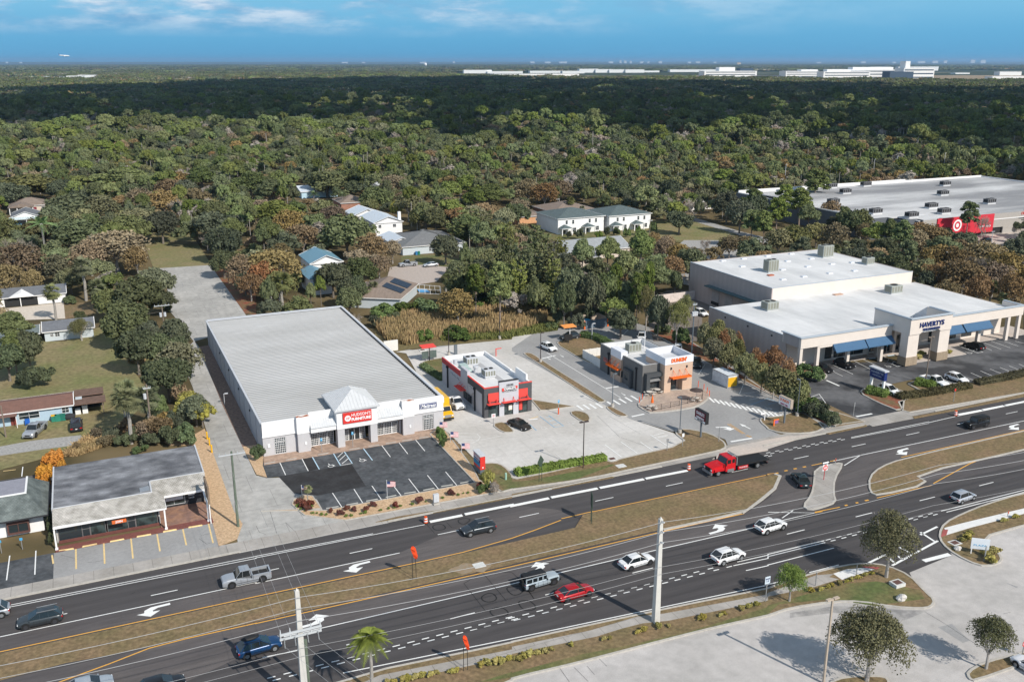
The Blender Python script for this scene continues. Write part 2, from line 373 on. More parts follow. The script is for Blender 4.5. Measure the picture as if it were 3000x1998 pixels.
# fast food lots
sheet('parking_lot','f 1280,95 1720,50 o 1500,985 o 1560,978 f 2352,60 g 0,90 870,590 1080,710 1480,840 1640,945 1000,1080 890,1110 60,1270 0,1250 f 2352,1230 2280,1150 2200,1120 2060,1130 1780,850 1720,800 1650,560 1500,330 o 1190,1035',.008,m_lotc)
sheet('parking_lot','o 1120,1008 1232,1030 1330,1000 1560,975 1700,950 1740,920 1860,945 2000,990 2160,1080 2250,1150 h 280,640 150,700 0,720 g 2290,700 2280,740 2352,810 h 100,850 180,870 0,905 g 1990,970 1960,900 1880,870 1580,800 1480,830 1080,710 870,590 0,100 o 1450,1000 1200,1040',.004,m_lotg)
sheet('driveway_apron','g 1990,975 2352,900 h 170,870 320,860 420,850 0,985 g 2352,1000 2000,1060 1840,1080 1960,1000',.056,m_pink,z0=0)
sheet('driveway_apron','h 880,740 1200,660 1330,690 1345,705 960,780',.056,m_walk,z0=0)
island('parking_island','g 95,115 150,108 200,125 290,190 860,545 840,560 780,560 300,240',m_grass,sm=1,kw=.2)
island('parking_island','g 865,605 900,598 1060,680 1050,692 980,690 900,640',m_grass,sm=1,kw=.2)
island('parking_island','g 520,655 600,638 690,665 720,710 700,742 640,740',m_grass,sm=1,kw=.2)
island('parking_island','f 2165,765 2280,740 2352,810 g 15,830 0,840 f 2260,838',m_grass,sm=1,kw=.2)
island('parking_island','g 180,540 560,600 330,635 260,635',m_grass,sm=0,kw=.2)
island('parking_island','f 1530,190 1700,155 1730,160 1725,370 1620,290 1520,215',m_green,sm=1,kw=.2)
island('parking_island','g 400,25 460,-10 o 1720,985 1760,990 1765,1085 g 812,245 640,170 560,120',m_grass,sm=1,kw=.2)
island('patio','g 1150,590 1200,540 1240,478 1660,440 1760,440 1810,480 1810,520 1740,580 1640,620 1280,665 1220,640',m_paver,sm=1,h=.15,kw=.3)
island('verge','g 2290,705 h 30,700 130,690 190,665 290,640 530,790 430,840 250,850 100,840 0,810 g 2352,800 2280,740',m_grass,sm=1)
island('verge','h 0,470 300,560 880,735 640,770 560,790 290,640 150,540 0,480 g 2352,480 1700,150 o 1900,970 1960,960',m_redm,sm=0)
sheet('verge','h 390,510 530,570 880,735 640,775 560,760 400,600',.14,m_grass,z0=0)
# store lot
sheet('parking_lot','h 530,790 880,738 1235,660 840,480 900,440 1330,350 1900,400 2352,260 o 3300,1050 3300,830 3000,905 h 2352,-80 o 2990,980 2800,1010 2640,1060 h 0,200 230,330 380,480',.01,m_loth)
island('parking_island','h 840,475 890,430 1060,430 1260,500 1250,540 1235,655 1000,560',m_redm,sm=1)
island('parking_island','h 1290,395 1400,350 1560,400 1900,380 2352,255 o 3300,1030 3300,1062 h 2352,475 1300,655 1240,640 1200,560 1450,480',m_grass,sm=0)
island('parking_island','h 380,350 260,230 330,220 520,290 545,330 480,360',m_redm,sm=1)
sheet('store_pavement','w 131.5,146 131.5,143.8 140.5,144.1 156.8,143.4 156.8,137.2 171.5,137.2 172.5,142.6 200,142.6 200,149 131.5,149',.15,m_pink,z0=0)
# yards and roads behind
sheet('yard_grass','e -700,200 0,0 a 0,1568 600,1568 1000,1400 1200,1300 1650,1568 e 1250,300 1400,500 1000,900 500,1050 0,1180 -900,1400',.0,m_lawn)
sheet('gravel_drive','e -400,1010 0,965 300,910 740,860 780,900 720,950 400,990 0,1050 -400,1090',.012,m_gravel)
sheet('yard_sand','a 0,1270 560,1215 860,1215 850,1300 600,1360 0,1380',.008,mat('sand drive',(.62,.55,.47),var=.1))
sheet('yard_lawn','a 585,1215 860,1210 860,1310 600,1365',.012,m_grass)
sheet('old_lot','w -60,117.2 -9.2,117.2 -9.2,124.3 -14,124.3 -60,124.3',.01,m_lotd)
sheet('old_lot','w -9.2,117.2 10.9,117.2 10.9,124.2 -9.2,124.2',.012,m_lotg)
sheet('old_lot','w -30,140 -9.2,140 -9.2,152 -30,152',.008,m_turn)
sheet('old_lot','w -9,144 11,144 8,151 -4,150',.008,m_turn)
sheet('shop_pavement','w -9,124.3 10.9,124.3 10.9,125.7 -9,125.7',.1,m_brickp,z0=0)
sheet('cul_de_sac','b 1200,1000 1230,890 1330,870 1560,865 1780,890 1660,1020 1420,1060',.01,mat('cul-de-sac concrete',(.45,.39,.35),var=.1))
sheet('yard_lawn','b 1330,780 1700,770 1900,830 1800,900 1330,870',.006,m_green)
sheet('yard_lawn','c 270,560 560,560 1300,560 2050,560 2050,700 1300,640 950,640 300,640',.006,m_green)
sheet('field','c 950,560 1300,450 1560,460 1700,470 2050,570 2050,640 1500,640 950,660',.008,m_lawn)
sheet('street','c 1300,330 1560,280 1600,330 1500,380 1700,440 2100,560 2352,620 2352,680 2050,580 1680,470 1320,400',.014,m_gravel)
sheet('old_lot','c 1400,780 1580,640 1900,640 1900,680 2352,740 2352,800 1650,820 1640,1060 1400,1000',.012,m_gravel)
sheet('bare_dirt','j 1760,545 1790,520 1860,500 1900,470 1990,478 2050,450 2110,475 2150,465 2160,500 2130,520 2090,560 1990,548 1900,575 1830,552',.135,mat('pale dirt',(.33,.265,.19),col2=(.24,.17,.1),mixsc=1.5,var=.25),z0=.1)
sheet('service_yard','c 1200,1200 1430,1100 1640,1100 2200,1200 1750,1300 1740,1568 1300,1568',.012,mat('service asphalt',(.20,.17,.15),var=.15))
sheet('far_field','o 2150,520 2600,478 2800,500 2900,545 2300,545',.01,m_lawn)
sheet('pond','o 2330,535 2560,500 2720,505 2760,530 2500,545',.03,mat('pond water',(.012,.016,.02),var=0,rough=.08,spec=.5))
sheet('parking_lot','o 2640,700 2850,650 3300,560 3300,780 2900,760',.01,m_loth)
sheet('drive','o 2840,690 3000,640 3300,600 3300,640 2900,725',.02,m_pink)
strip(KERB,pts('k 1390,172 1800,85 2130,5 g 2130,1573 h -60,1455 60,1355 110,1240 60,1222'),.45,-.02,.15)
struct('kerb',KERB,m_kerb)
# ---------------- markings
PM=MB();YM=MB();BM=MB();FM=MB();TM=MB();UM=MB()
def ln(mb,s,w=.15,z=.03): strip(mb,pts(s),w,z,z)
def lines(mb,S,w=.15,z=.03):
    for s in S.split('|'): ln(mb,s,w,z)
lines(PM,'i 20,890 2352,430 j 0,425 1550,120|i 20,873 2352,411 j 0,410 1075,203',.13,.012)
lines(PM,'i 0,1150 2352,650 j 0,660 1320,380|h 600,1100 850,1045 2352,730 o 3300,1168|h 700,1140 850,1045|j 255,1150 2352,665 k 0,665 980,435 1340,350 2240,145 l 160,75 430,12 g 2352,1568|l 130,60 230,-10|h 765,882 1480,738|h 1480,745 1720,690 2352,560 o 3300,1118',.15,.012)
lines(PM,'h 765,890 1480,752',.12,.012)
lines(PM,'j 800,1482 2352,1167 k 0,1167 2340,677 l 0,670 120,640|k 2070,463 2352,400 l 0,393 515,268|k 2035,497 2352,430 l 0,413 525,284|k 2150,542 2352,497 l 0,490 605,335|h 1590,1558 2352,1365 o 3300,1370|h 1640,1568 2352,1385 o 3300,1378|l 380,560 650,490|j 60,1340 380,1275',.15,.012)
for k in range(-5,42):
    x=25.9+12.19*k; strip(PM,[(x,108.2),(x+3.05,108.2)],.15,.012,.012)
    x2=x+6.6
    if x2>10: strip(PM,[(x2,88.75 if x2<120 else 88.9),(x2+3.05,88.75)],.15,.012,.012)
# dotted guide pairs
def dots(a,b,n,off,sh=.0):
    A,B=p1(a),p1(b)
    for i in range(n):
        c=A.lerp(B,i/(n-1));d=(B-A).normalized();q=Vector((-d.y,d.x,0))
        for s in(1,-1):
            e=c+q*off*s+d*(-.22*s); strip(PM,[e-d*.42,e+d*.42],.16,.012,.012)
dots('j 165,1532','j 2350,980',17,.3);dots('k 20,985','k 1720,563',15,.3);dots('k 1850,530','k 1970,500',2,.3)
dots('l 575,262','l 1515,25',11,.24);dots('h 20,1025','h 670,900',9,.24);dots('g 2352,1050','g 2250,1075',2,.24)
# orange lines
lines(YM,'o -300,1977 i 0,1288 2352,780 j 0,780 1430,480 1900,375 2352,245 k 0,245 200,175 450,80|k 455,66 740,0 g 740,1565 2352,1225 h 0,1218 60,1212|i 540,1568 1000,1400 1370,1255 1700,1170 2352,1025 j 0,1028 2352,505 k 0,505 1390,183 1900,70 2130,20|h 400,1140 560,1105 620,1092|h 1225,1065 2352,815 o 3300,1190|h 2352,990 2000,1065 1850,1125 1520,1305|h 1500,1322 1000,1438|h 430,1568 660,1522|l 430,12 500,0',.17,.02)
lines(YM,'h 70,1212 95,1207|h 150,1190 180,1185|h 235,1172 265,1167|h 320,1155 350,1150|h 705,1508 730,1503|h 805,1484 830,1480|h 890,1463 925,1457',.3,.02)
lines(YM,'g 1980,760 2120,850|g 2000,758 2140,850|g 2145,865 2190,882|g 2160,862 2205,880',.12,.03)
# turning arrows: points of a left turning arrow, unit lane direction +x, left = +y
AR=[(-1.7,-.35),(-1.75,-.1),(-.6,-.15),(-.1,.05),(-.05,.25),(-.7,.3),(.25,1.05),(1.5,.3),(.75,.25),(.6,-.15),(.1,-.45),(-.8,-.5)]
AR=[(-1.1,-.75),(-1.1,-.4),(.0,-.35),(.5,-.05),(.45,.15),(-.15,.2),(.75,.95),(1.9,.15),(1.25,.12),(1.2,-.3),(.6,-.68)]
def arrow(s,ang,k=1.0,P=AR,mb=PM,z=.02,mir=1):
    c=p1(s);ca,sa=math.cos(ang),math.sin(ang)
    Q=[(c.x+(x*ca-y*mir*sa)*k,c.y+(x*sa+y*mir*ca)*k) for x,y in P]
    mb.prism([Vector(q) for q in Q],0,z,side=False)
for s in('i 1455,900','j 965,505','h 1262,1010','h 2285,785'): arrow(s,PI,1.25)
for s in('j 500,1010','k 1862,165','k 195,520'): arrow(s,0,1.25)
ST=[(-1.2,-.1),(-1.2,.1),(.1,.1),(.1,.35),(1.2,0),(.1,-.35),(.1,-.1)]
arrow('g 2140,780',PI*.52,1.2,ST);arrow('g 1945,800',-.3,1.1,AR,mir=-1);arrow('l 2100,-25',.0,1.2,ST)
arrow('h 2285,1437',0,1.2,ST)
for s in('g 1025,488','g 340,160','g 460,137'):arrow(s,-PI/2,.7,ST,z=.03)
for s in('g 615,812','g 725,910'):arrow(s,PI,.6,ST,mb=FM,z=.03)
# side road crossing and stop bar
lines(PM,'l 920,475 1080,395|l 1400,215 1555,140|l 1140,497 1560,270|l 1400,190 1530,275|l 1160,300 1300,380|l 1080,400 1160,470|l 1190,410 1240,440',.32,.024)
lines(PM,'l 1430,455 1670,393',.7,.024)
# lot markings
lines(PM,'f 212,1098 272,1228|f 410,1055 480,1190|f 1150,948 1235,1062|f 1308,922 1395,1035|f 1460,897 1552,1008|f 703,1393 788,1522|f 900,1357 980,1483|f 1065,1327 1152,1453|f 1255,1315 1333,1418|f 1403,1262 1500,1388|f 1575,1230 1675,1355|f 1742,1198 1845,1323|f 750,1065 800,1020|f 765,1095 830,1035|f 790,1125 850,1075|f 775,1140 885,1120',.12,.03)
lines(UM,'f 507,1043 582,1175|f 700,1010 778,1142|f 798,993 885,1122|f 980,975 1070,1093',.16,.03)
lines(FM,'f 1790,840 2030,850|f 1800,870 2040,880|f 1820,905 2030,910|f 1850,935 1980,935|f 2030,850 2060,880 2040,910 1980,938|f 2070,905 2250,870|g 85,1088 210,1195|g 270,1085 340,1140|g 405,1033 500,1110|g 555,1003 655,1080|g 705,978 815,1062',.14,.03)
lines(PM,'g 855,950 1005,1062|g 1000,923 1152,1028|g 1180,925 1290,1000|g 1270,858 1445,972|g 1290,868 1400,840|g 1310,880 1430,862|g 1340,885 1420,872|g 320,105 1000,520',.14,.03)
lines(PM,'g 1100,692 1215,668|g 2010,922 2205,890|g 865,432 980,415|g 275,160 400,130|h 810,692 955,665|h 535,358 655,410|g 150,720 235,712',.45,.03)
lines(BM,'g 255,690 390,790|g 335,680 475,778|g 165,765 225,820|g 2190,585 h 0,525 90,560|h 0,580 100,555|h 60,650 250,620',.14,.03)
lines(UM,'g 390,790 475,778|g 310,700 370,690|g 345,735 400,715|g 375,765 440,745',.14,.03)
for a,b,n in(('g 905,575','g 1125,520',5),('g 1835,540','h 140,695',14),('g 625,610','g 800,590',4)):
    A,B=p1(a),p1(b)
    d=(B-A).normalized();q=Vector((-d.y,d.x,0)) if n!=14 else Vector((0,1,0))
    for i in range(n):
        c=A.lerp(B,i/(n-1)); q2=Vector((.15,-1,0)).normalized() if n!=14 else Vector((.25,1,0)).normalized()
        if n!=14:
            q2=Vector((0,1,0))
        strip(PM,[c-q2*1.3,c+q2*1.3],.45,.032,.032)
lines(PM,'g 1775,210 1715,303|g 1893,263 1833,362|g 2130,385 2090,485 2280,462|g 2180,537 2352,508|c 860,1475 930,1475 980,1432|c 1010,1520 1080,1450|h 0,690 40,650 110,690|h 130,660 170,690|h 60,655 210,650|h 50,690 260,645',.13,.03)
lines(PM,'h 395,512 470,485 530,567|h 430,525 500,515|h 590,215 782,303|h 590,275 685,320|h 790,180 970,272|h 875,167 1063,253|h 1863,290 1985,343|h 1953,272 2090,332|h 2040,255 2175,310|h 2130,240 2265,295|h 2215,227 2352,280|h 2305,210 2400,250|h 1810,330 1895,360|h 1140,420 1270,470|h 1590,340 1695,390|h 1985,55 2057,85|h 1988,15 2143,75|h 2050,0 2225,60|h 2165,0 2300,45|h 2270,0 2352,20|h 995,140 1045,130 1240,220 1190,232 995,145|h 1060,160 1080,150|h 1100,180 1110,165|h 1140,200 1160,185|h 1725,30 1780,22 1975,100 1925,108 1725,32|h 1790,55 1810,40|h 1840,75 1850,60|h 1885,90 1905,75',.12,.03)
lines(UM,'h 925,163 990,155|h 1098,135 1160,127|h 1650,45 1720,35',.5,.03)
lines(BM,'i 697,345 700,528|i 953,290 962,480|i 1203,248 1222,432|i 1443,208 1470,365|i 1680,163 1712,310|i 1915,110 1958,290|i 540,365 680,343|i 755,327 895,300|i 1010,280 1143,255|i 1255,235 1390,212|i 1497,190 1625,167|i 1730,150 1860,128|i 478,400 490,480',.22,.05) if 0 else None
BU=MB();lines(BU,'i 697,345 700,528|i 953,290 962,480|i 1203,248 1222,432|i 1443,208 1470,365|i 1680,163 1712,310|i 1915,110 1958,290|i 478,400 490,480',.2,.02)
lines(PM,'i 90,405 60,632|i 330,360 320,580|e 210,1152 200,1240',.14,.02);lines(BU,'e 30,1192 145,1178|g 155,718 240,690',.2,.02)
struct('parking_marking',BU,m_buff)
# wheelchair symbols
def isa(s,mb,k=1,rz=0):
    c=p1(s)
    P=[(math.cos(t)*.42*k,math.sin(t)*.42*k-.1) for t in [PI*.75+i*.45 for i in range(12)]]
    ca,sa=math.cos(rz),math.sin(rz)
    T=lambda P:[(c.x+x*ca-y*sa,c.y+x*sa+y*ca) for x,y in P]
    strip(mb,T(P),.12,.034,.034);strip(mb,T([(-.15,.95),(-.1,.3),(.35,.25),(.6,-.4)]),.13,.038,.038)
for s in('f 687,1143','f 975,1093','g 1460,0'): isa(s,PM) if s[0]=='f' else None
isa('g 290,798',FM);isa('g 540,755',FM);isa('h 5,620',PM);isa('h 1105,232',FM);isa('h 1285,202',FM);isa('h 1850,108',FM)
# detector loops and tar seams in the road
def loop(s):
    P=smooth_path(pts(s),True,2);strip(TM,P,.16,.014,.014,True)
loop('j 2060,790 2120,750 2180,750 2220,800 2170,830 2100,830');loop('j 2140,920 2180,885 2260,875 2330,930 2290,960 2200,975')
loop('j 2290,700 2352,690 k 90,680 110,730 60,765 0,770');loop('k 50,830 100,815 170,820 230,880 180,910 100,905')
loop('j 1610,130 1710,110 1755,160 1650,180');loop('j 1840,80 1930,60 1980,75 1900,130')
lines(TM,'j 2080,560 1910,660 2110,915 2352,850|j 2080,560 2300,820|k 0,560 100,650 200,800|j 2070,550 2352,560|j 1570,120 1640,200|j 1750,100 1800,150 1880,150|k 130,700 210,810|j 500,1420 2352,1000|k 0,985 2352,380|l 0,460 900,200 1500,40',.07,.014)
lines(TM,'k 440,1440 530,1568|k 570,1430 700,1560|k 690,1420 760,1500|k 800,1350 870,1420|l 1440,920 1640,1040 1850,1180 2060,1310|l 2160,940 2230,925|j 130,0 190,200|j 0,130 30,190 90,210|j 270,100 420,240|i 800,470 960,450|i 560,400 690,430|i 1830,250 1900,300 1960,280|i 1850,220 1940,200|g 780,680 990,880|g 900,690 1180,850|g 1000,880 1220,960',.035,.02)
lines(TM,'i 1200,760 1240,740|f 950,1230 1880,1085',.05,.014)
struct('road_marking_white',PM,m_paint);struct('road_marking_yellow',YM,m_yel);struct('road_marking_blue',BM,m_blue);struct('lot_marking_worn',FM,m_faint);struct('tar_seam',TM,m_tar);struct('lot_marking_pale_blue',UM,mat('pale blue paint',(.45,.62,.74),var=.1))
# raised white lane separators
SM=MB()
for s in('j 1597,97 1895,37','j 1918,28 2352,-58 g 0,1512 338,1442','g 358,1435 785,1352','g 805,1347 1210,1267','g 1225,1262 1610,1188','h 1745,675 1960,635','h 1970,632 2165,594','h 2180,590 2352,556 o 3100,1158'):
    strip(SM,pts(s),.5,0,.09)
struct('lane_separator_kerb',SM,m_paint)
# wheel stops
def bump(s,m,label,grp,w=.16,h=.12,cat='wheel stop'):
    A,B=pts(s);mb=MB();d=(B-A).normalized();q=Vector((-d.y,d.x,0))*w/2;e=q*.6;u=Vector((0,0,h))
    V=[A-q,B-q,B+q,A+q,A-e+u+d*.06,B-e+u-d*.06,B+e+u-d*.06,A+e+u+d*.06]
    c=(A+B)/2;mb.add(V,[(3,2,1,0),(4,5,6,7),(0,1,5,4),(1,2,6,5),(2,3,7,6),(3,0,4,7)])
    o=mb.build('wheel_stop',m,origin=(c.x,c.y,0.02));o.location.z=.02
    o.data.transform(Matrix.Translation((0,0,.02)))
    tag(o,label,cat,grp)
orda=['first','second','third','fourth','fifth','sixth','seventh','eighth','ninth','tenth','eleventh','twelfth','thirteenth','fourteenth','fifteenth','sixteenth']
def ordn(i): return orda[i] if i<16 else f'number {i+1}'
for i,s in enumerate('i 540,365 680,343|i 755,327 895,300|i 1010,280 1143,255|i 1255,235 1390,212|i 1497,190 1625,167|i 1730,150 1860,128'.split('|')):
    bump(s,m_buff,f'buff painted wheel stop before the brick pavement, {ordn(i)} from the green-roofed shop','buff wheel stops at the corner shop',.28)
m_stopc=mat('stop concrete',(.36,.36,.34),var=.15)
for i,s in enumerate('f 75,1128 180,1108|f 275,1093 375,1078|f 568,1045 668,1028|f 855,1000 955,982|f 1030,970 1135,955|f 1190,943 1288,928|f 1340,918 1435,905|f 1497,892 1588,880'.split('|')):
    bump(s,m_stopc,f'grey concrete wheel stop facing the furniture store front, {ordn(i)} from the drive','wheel stops along the furniture store')
for i,s in enumerate('f 642,1538 760,1518|f 828,1505 940,1485|f 1010,1470 1120,1450|f 1190,1435 1290,1415|f 1360,1400 1470,1383|f 1535,1370 1640,1350|f 1700,1335 1810,1318|f 1873,1305 1980,1285'.split('|')):
    bump(s,m_stopc,f'grey concrete wheel stop by the tan landscape bed, {ordn(i)} from the drive','wheel stops along the landscape bed')
# ================= buildings =================
m_wallw=mat('white stucco',(.80,.79,.78),var=.03,sc=.8)
m_wallg=mat('pale grey stucco',(.50,.49,.50),var=.03,sc=.8)
m_roofm=mat('metal roof panels',(.43,.43,.43),col2=(.34,.34,.335),mixsc=.12,var=.05,sc=1.2,rough=.55,contrast=.5,stretch=(.3,1,1))
m_seam=mat('standing seam roof',(.56,.57,.58),var=.05,rough=.5)
m_dark=mat('dark grey trim',(.035,.036,.04),var=.05)
m_glass=mat('window glass',(.025,.035,.04),var=0,rough=.08,spec=.6)
m_glasst=mat('shopfront glass',(.05,.075,.075),col2=(.02,.03,.03),mixsc=1.1,var=0,rough=.1,spec=.6)
m_frame=mat('white frame',(.8,.8,.8),var=0)
m_rust=mat('rust',(.42,.12,.04),col2=(.7,.68,.65),mixsc=1.5,var=.2)
m_metal=mat('galvanised metal',(.42,.43,.44),var=.08,rough=.4,metal=.5)
m_acg=mat('rooftop unit grey',(.36,.38,.35),var=.08,rough=.6)
m_acw=mat('rooftop unit pale',(.55,.56,.58),var=.06,rough=.5)
m_fan=mat('fan grille',(.03,.03,.03),var=0)
m_memb=mat('white roof membrane',(.70,.70,.70),col2=(.56,.565,.57),mixsc=.16,var=.045,sc=.7,stretch=(1,.35,1),contrast=.28,brick=(45,2.4,.03,.985,.88))
m_redp=mat('red facade panel',(.72,.075,.06),var=.03)
m_signr=mat('sign red',(.66,.045,.035),var=.02,rough=.4)
m_signb=mat('sign navy',(.018,.035,.15),var=.02,rough=.4)
m_lite=mat('white lettering',(.82,.82,.82),var=0)
m_wood=mat('wood',(.23,.17,.12),var=.2)
def window(parent,x0,x1,z0,z1,Y,nx=3,nz=3,fw=.06,mw=.022,frame=m_frame,glass=m_glass,name='window'):
    b=MB();b.quad((x0,Y-.02,z0),(x1,Y-.02,z0),(x1,Y-.02,z1),(x0,Y-.02,z1));w=b.build(name,glass,parent)
    f=MB();Y1=Y-.07
    f.box(x0-fw,Y1,z0-fw,x0,Y,z1+fw);f.box(x1,Y1,z0-fw,x1+fw,Y,z1+fw);f.box(x0,Y1,z1,x1,Y,z1+fw);f.box(x0,Y1,z0-fw,x1,Y,z0)
    for i in range(1,nx): x=x0+(x1-x0)*i/nx;f.box(x-mw,Y1+.015,z0,x+mw,Y-.01,z1)
    for i in range(1,nz): z=z0+(z1-z0)*i/nz;f.box(x0,Y1+.02,z-mw,x1,Y-.012,z+mw)
    g=f.build('frame',frame,w)
    return w
def window_x(parent,y0,y1,z0,z1,X,nx=2,nz=2,fw=.07,frame=m_frame,glass=m_glass):   # facing -X
    b=MB();b.quad((X-.02,y1,z0),(X-.02,y0,z0),(X-.02,y0,z1),(X-.02,y1,z1));w=b.build('window',glass,parent)
    f=MB();X1=X-.07
    f.box(X1,y0-fw,z0-fw,X,y0,z1+fw);f.box(X1,y1,z0-fw,X,y1+fw,z1+fw);f.box(X1,y0,z1,X,y1,z1+fw);f.box(X1,y0,z0-fw,X,y1,z0)
    for i in range(1,nx): y=y0+(y1-y0)*i/nx;f.box(X1+.015,y-.03,z0,X-.01,y+.03,z1)
    for i in range(1,nz): z=z0+(z1-z0)*i/nz;f.box(X1+.02,y0,z-.03,X-.012,y1,z+.03)
    f.build('frame',frame,w);return w
def part(name,m,parent,*boxes,**k):
    b=MB()
    for q in boxes:b.box(*q)
    return b.build(name,m,parent,**k)
def parapet_box(b,x0,y0,x1,y1,z0,z1,t=.3):  # ring of wall
    b.box(x0,y0,z0,x1,y0+t,z1);b.box(x0,y1-t,z0,x1,y1,z1);b.box(x0,y0+t,z0,x0+t,y1-t,z1);b.box(x1-t,y0+t,z0,x1,y1-t,z1)
def roof_unit(x,y,z,sx,sy,sz,label,fans=2,m=m_acg,stand=.25,grp=None,dark=False):
    t=thing('rooftop_unit',label,'rooftop unit',(x,y,z),grp)
    b=MB();b.box(x-sx/2,y-sy/2,z+stand,x+sx/2,y+sy/2,z+sz)
    b.box(x-sx/2-.05,y-sy/2-.05,z+stand,x+sx/2+.05,y+sy/2+.05,z+stand+.15);b.build('casing',m,t)
    f=MB()
    for i in range(fans):
        xx=x-sx/2+sx*(i+.5)/fans;f.cyl((xx,y,z+sz),(xx,y,z+sz+.12),min(sx/fans,sy)*.36,n=12)
    f.build('fan_grille',m_fan,t)
    g=MB();g.box(x-sx/2-.03,y-sy*.38,z+stand+.25,x-sx/2+.01,y+sy*.38,z+sz-.2)
    n=4
    for i in range(n):
        xx=x-sx/2+sx*(i+.15)/n;g.box(xx,y-sy/2-.03,z+stand+.25,xx+sx*.7/n,y-sy/2+.01,z+sz-.2)
    g.build('intake_grille',m_fan if dark else mat('intake grille',(.24,.24,.2),var=0),t)
    part('curb',m_memb,t,(x-sx/2+.1,y-sy/2+.1,z,x+sx/2-.1,y+sy/2-.1,z+stand))
    return t
# ---------- furniture store
def furniture_store():
    t=thing('furniture_store','white and grey furniture store with ribbed metal roof and red sign over its door','furniture store',(36.8,144,0))
    b=MB()
    F=144.4;B=213.2
    b.box(21.4,F,0,21.7,B,5.55);b.box(52.1,F,0,52.4,B,5.55);b.box(21.7,B-.3,0,52.1,B,5.55)
    for y in range(150,213,6): b.box(21.32,y,0,21.42,y+.12,5.5)
    b.build('side_wall',mat('grey metal siding',(.46,.47,.50),var=.05,wave=('Y',2.2,.14)),t)
    # lower front wall pieces
    part('front_wall',m_wallg,t,(21.4,F-.01,0,23.2,F+.29,3.3),(25.1,F-.01,0,29,F+.29,3.3),(23.2,F,2.85,25.1,F+.3,3.3),(46.7,F-.01,0,48.6,F+.29,3.3),(50.6,F-.01,0,52.4,F+.29,3.3),(48.6,F,2.85,50.6,F+.3,3.3),
      (23.2,F,0,25.1,F+.3,.1),(48.6,F,0,50.6,F+.3,.1),(29,145.3,0,44.8,145.6,.12),(29,145.3,2.8,44.8,145.6,3.3),(29,F+.3,0,29.25,145.3,3.3),(44.5,F+.3,0,44.8,145.3,3.3))
    part('fascia',m_wallw,t,(21.4,F-.1,3.3,27,F+.3,5.85),(27,F-.1,3.3,29,F+.3,6.1),(46.8,F-.1,3.3,52.4,F+.3,5.95),(44.8,F-.1,3.3,46.8,F+.3,6.2),(21.35,F-.22,3.3,27,F-.1,3.55),(46.8,F-.22,3.3,52.45,F-.1,3.55),(29,143.1,3.3,44.8,F+.9,4.05),(29,F,4.05,33.3,F+.3,6.4),(40.1,F,4.05,44.8,F+.3,6.3),(52.4,F-.1,4.6,52.55,213,5.7))
    for x in(26.9,44.8):
        part('pillar',m_wallg,t,(x,143.6,0,x+2,144.3,3.3));p=part('pillar_cap',m_wallw,t,(x-.06,143.54,3.3,x+2.06,144.29,6.15));
        part('rusty_top',m_rust,p,(x-.06,143.54,6.15,x+2.06,144.3,6.22))
    part('portal_column',m_wallg,t,(33.3,142.9,0,34.5,144.4,3.3));part('portal_column',m_wallg,t,(38.9,142.9,0,40.1,144.4,3.3))
    part('portal',m_wallw,t,(33.25,142.8,3.3,40.15,144.4,6.7),(33.3,144.4,4.0,40.1,151,6.7))
    b=MB();z0,z1=6.7,8.9;P=[(32.9,142.4,z0),(40.5,142.4,z0),(40.5,151.4,z0),(32.9,151.4,z0)];a1,a2=(36.7,145.9,z1),(36.7,147.9,z1)
    b.add(P+[a1,a2],[(0,1,4),(1,2,5,4),(2,3,5),(3,0,4,5),(3,2,1,0)])
    for i in range(1,13):
        x=32.9+7.6*i/13;  y1=142.4+3.5*min(1,(x-32.9)/3.8,(40.5-x)/3.8);z=z0+2.2*min(1,(x-32.9)/3.8,(40.5-x)/3.8)
        b.tube([(x,142.4,z0+.03),(x,y1,z+.03)],.035,4)
    for i in range(1,16):
        y=142.4+9*i/16; k=min(1,(y-142.4)/3.5,(151.4-y)/3.5)
        for sx in(1,-1): b.tube([(36.7-sx*3.8,y,z0+.03),(36.7-sx*3.8*(1-k),y,z0+2.2*k+.03)],.035,4)
    b.box(32.85,142.35,z0-.25,40.55,151.45,z0-.01);b.build('tower_roof',m_seam,t)
    for x0,x1 in((29.0,33.3),(40.1,44.7)):
        b=MB();b.add([(x0,142.9,4.1),(x1,142.9,4.1),(x1,144.38,5.3),(x0,144.38,5.3),(x0,144.38,4.06),(x1,144.38,4.06)],[(0,1,2,3),(0,3,4),(1,5,2),(0,4,5,1)])
        n=11
        for i in range(n+1): x=x0+(x1-x0)*i/n;b.tube([(x,142.9,4.13),(x,144.38,5.33)],.03,4)
        b.build('awning',m_seam,t)
    window(t,23.3,25.0,.2,2.05,F+.08,6,5);window(t,23.3,25.0,2.3,2.85,F+.08,6,2)
    window(t,48.75,50.45,.15,2.0,F+.08,6,5);window(t,48.75,50.45,2.25,2.8,F+.08,6,2)
    for xs in((29.4,30.5),(30.8,31.9),(32.2,33.1)),((40.7,41.8),(42.1,43.2),(43.4,44.3)):
        for a,c in xs: window(t,a,c,.2,2.15,145.4,4,6,.09);window(t,a,c,2.35,2.75,145.4,3,1,.05)
    for a,c in((34.95,35.6),(37.75,38.5)): window(t,a,c,.15,2.1,145.4,3,6,.08)
    for a,c in((35.8,36.65),(36.8,37.6)):
        d=window(t,a,c,.12,2.1,145.4,1,1,.06,name='door');part('handle',m_metal,d,(c-.12 if a<36 else a+.06,145.27,.9,c-.07 if a<36 else a+.11,145.33,1.3))
    window(t,34.95,38.5,2.35,2.75,145.4,6,1,.05)
    part('recess_floor',m_stamp,t,(29,144.3,.02,44.8,145.3,.075))
    # signs
    b=MB();b.box(34.25,142.58,4.2,39.1,142.79,6.05);s=b.build('store_sign',m_signr,t)
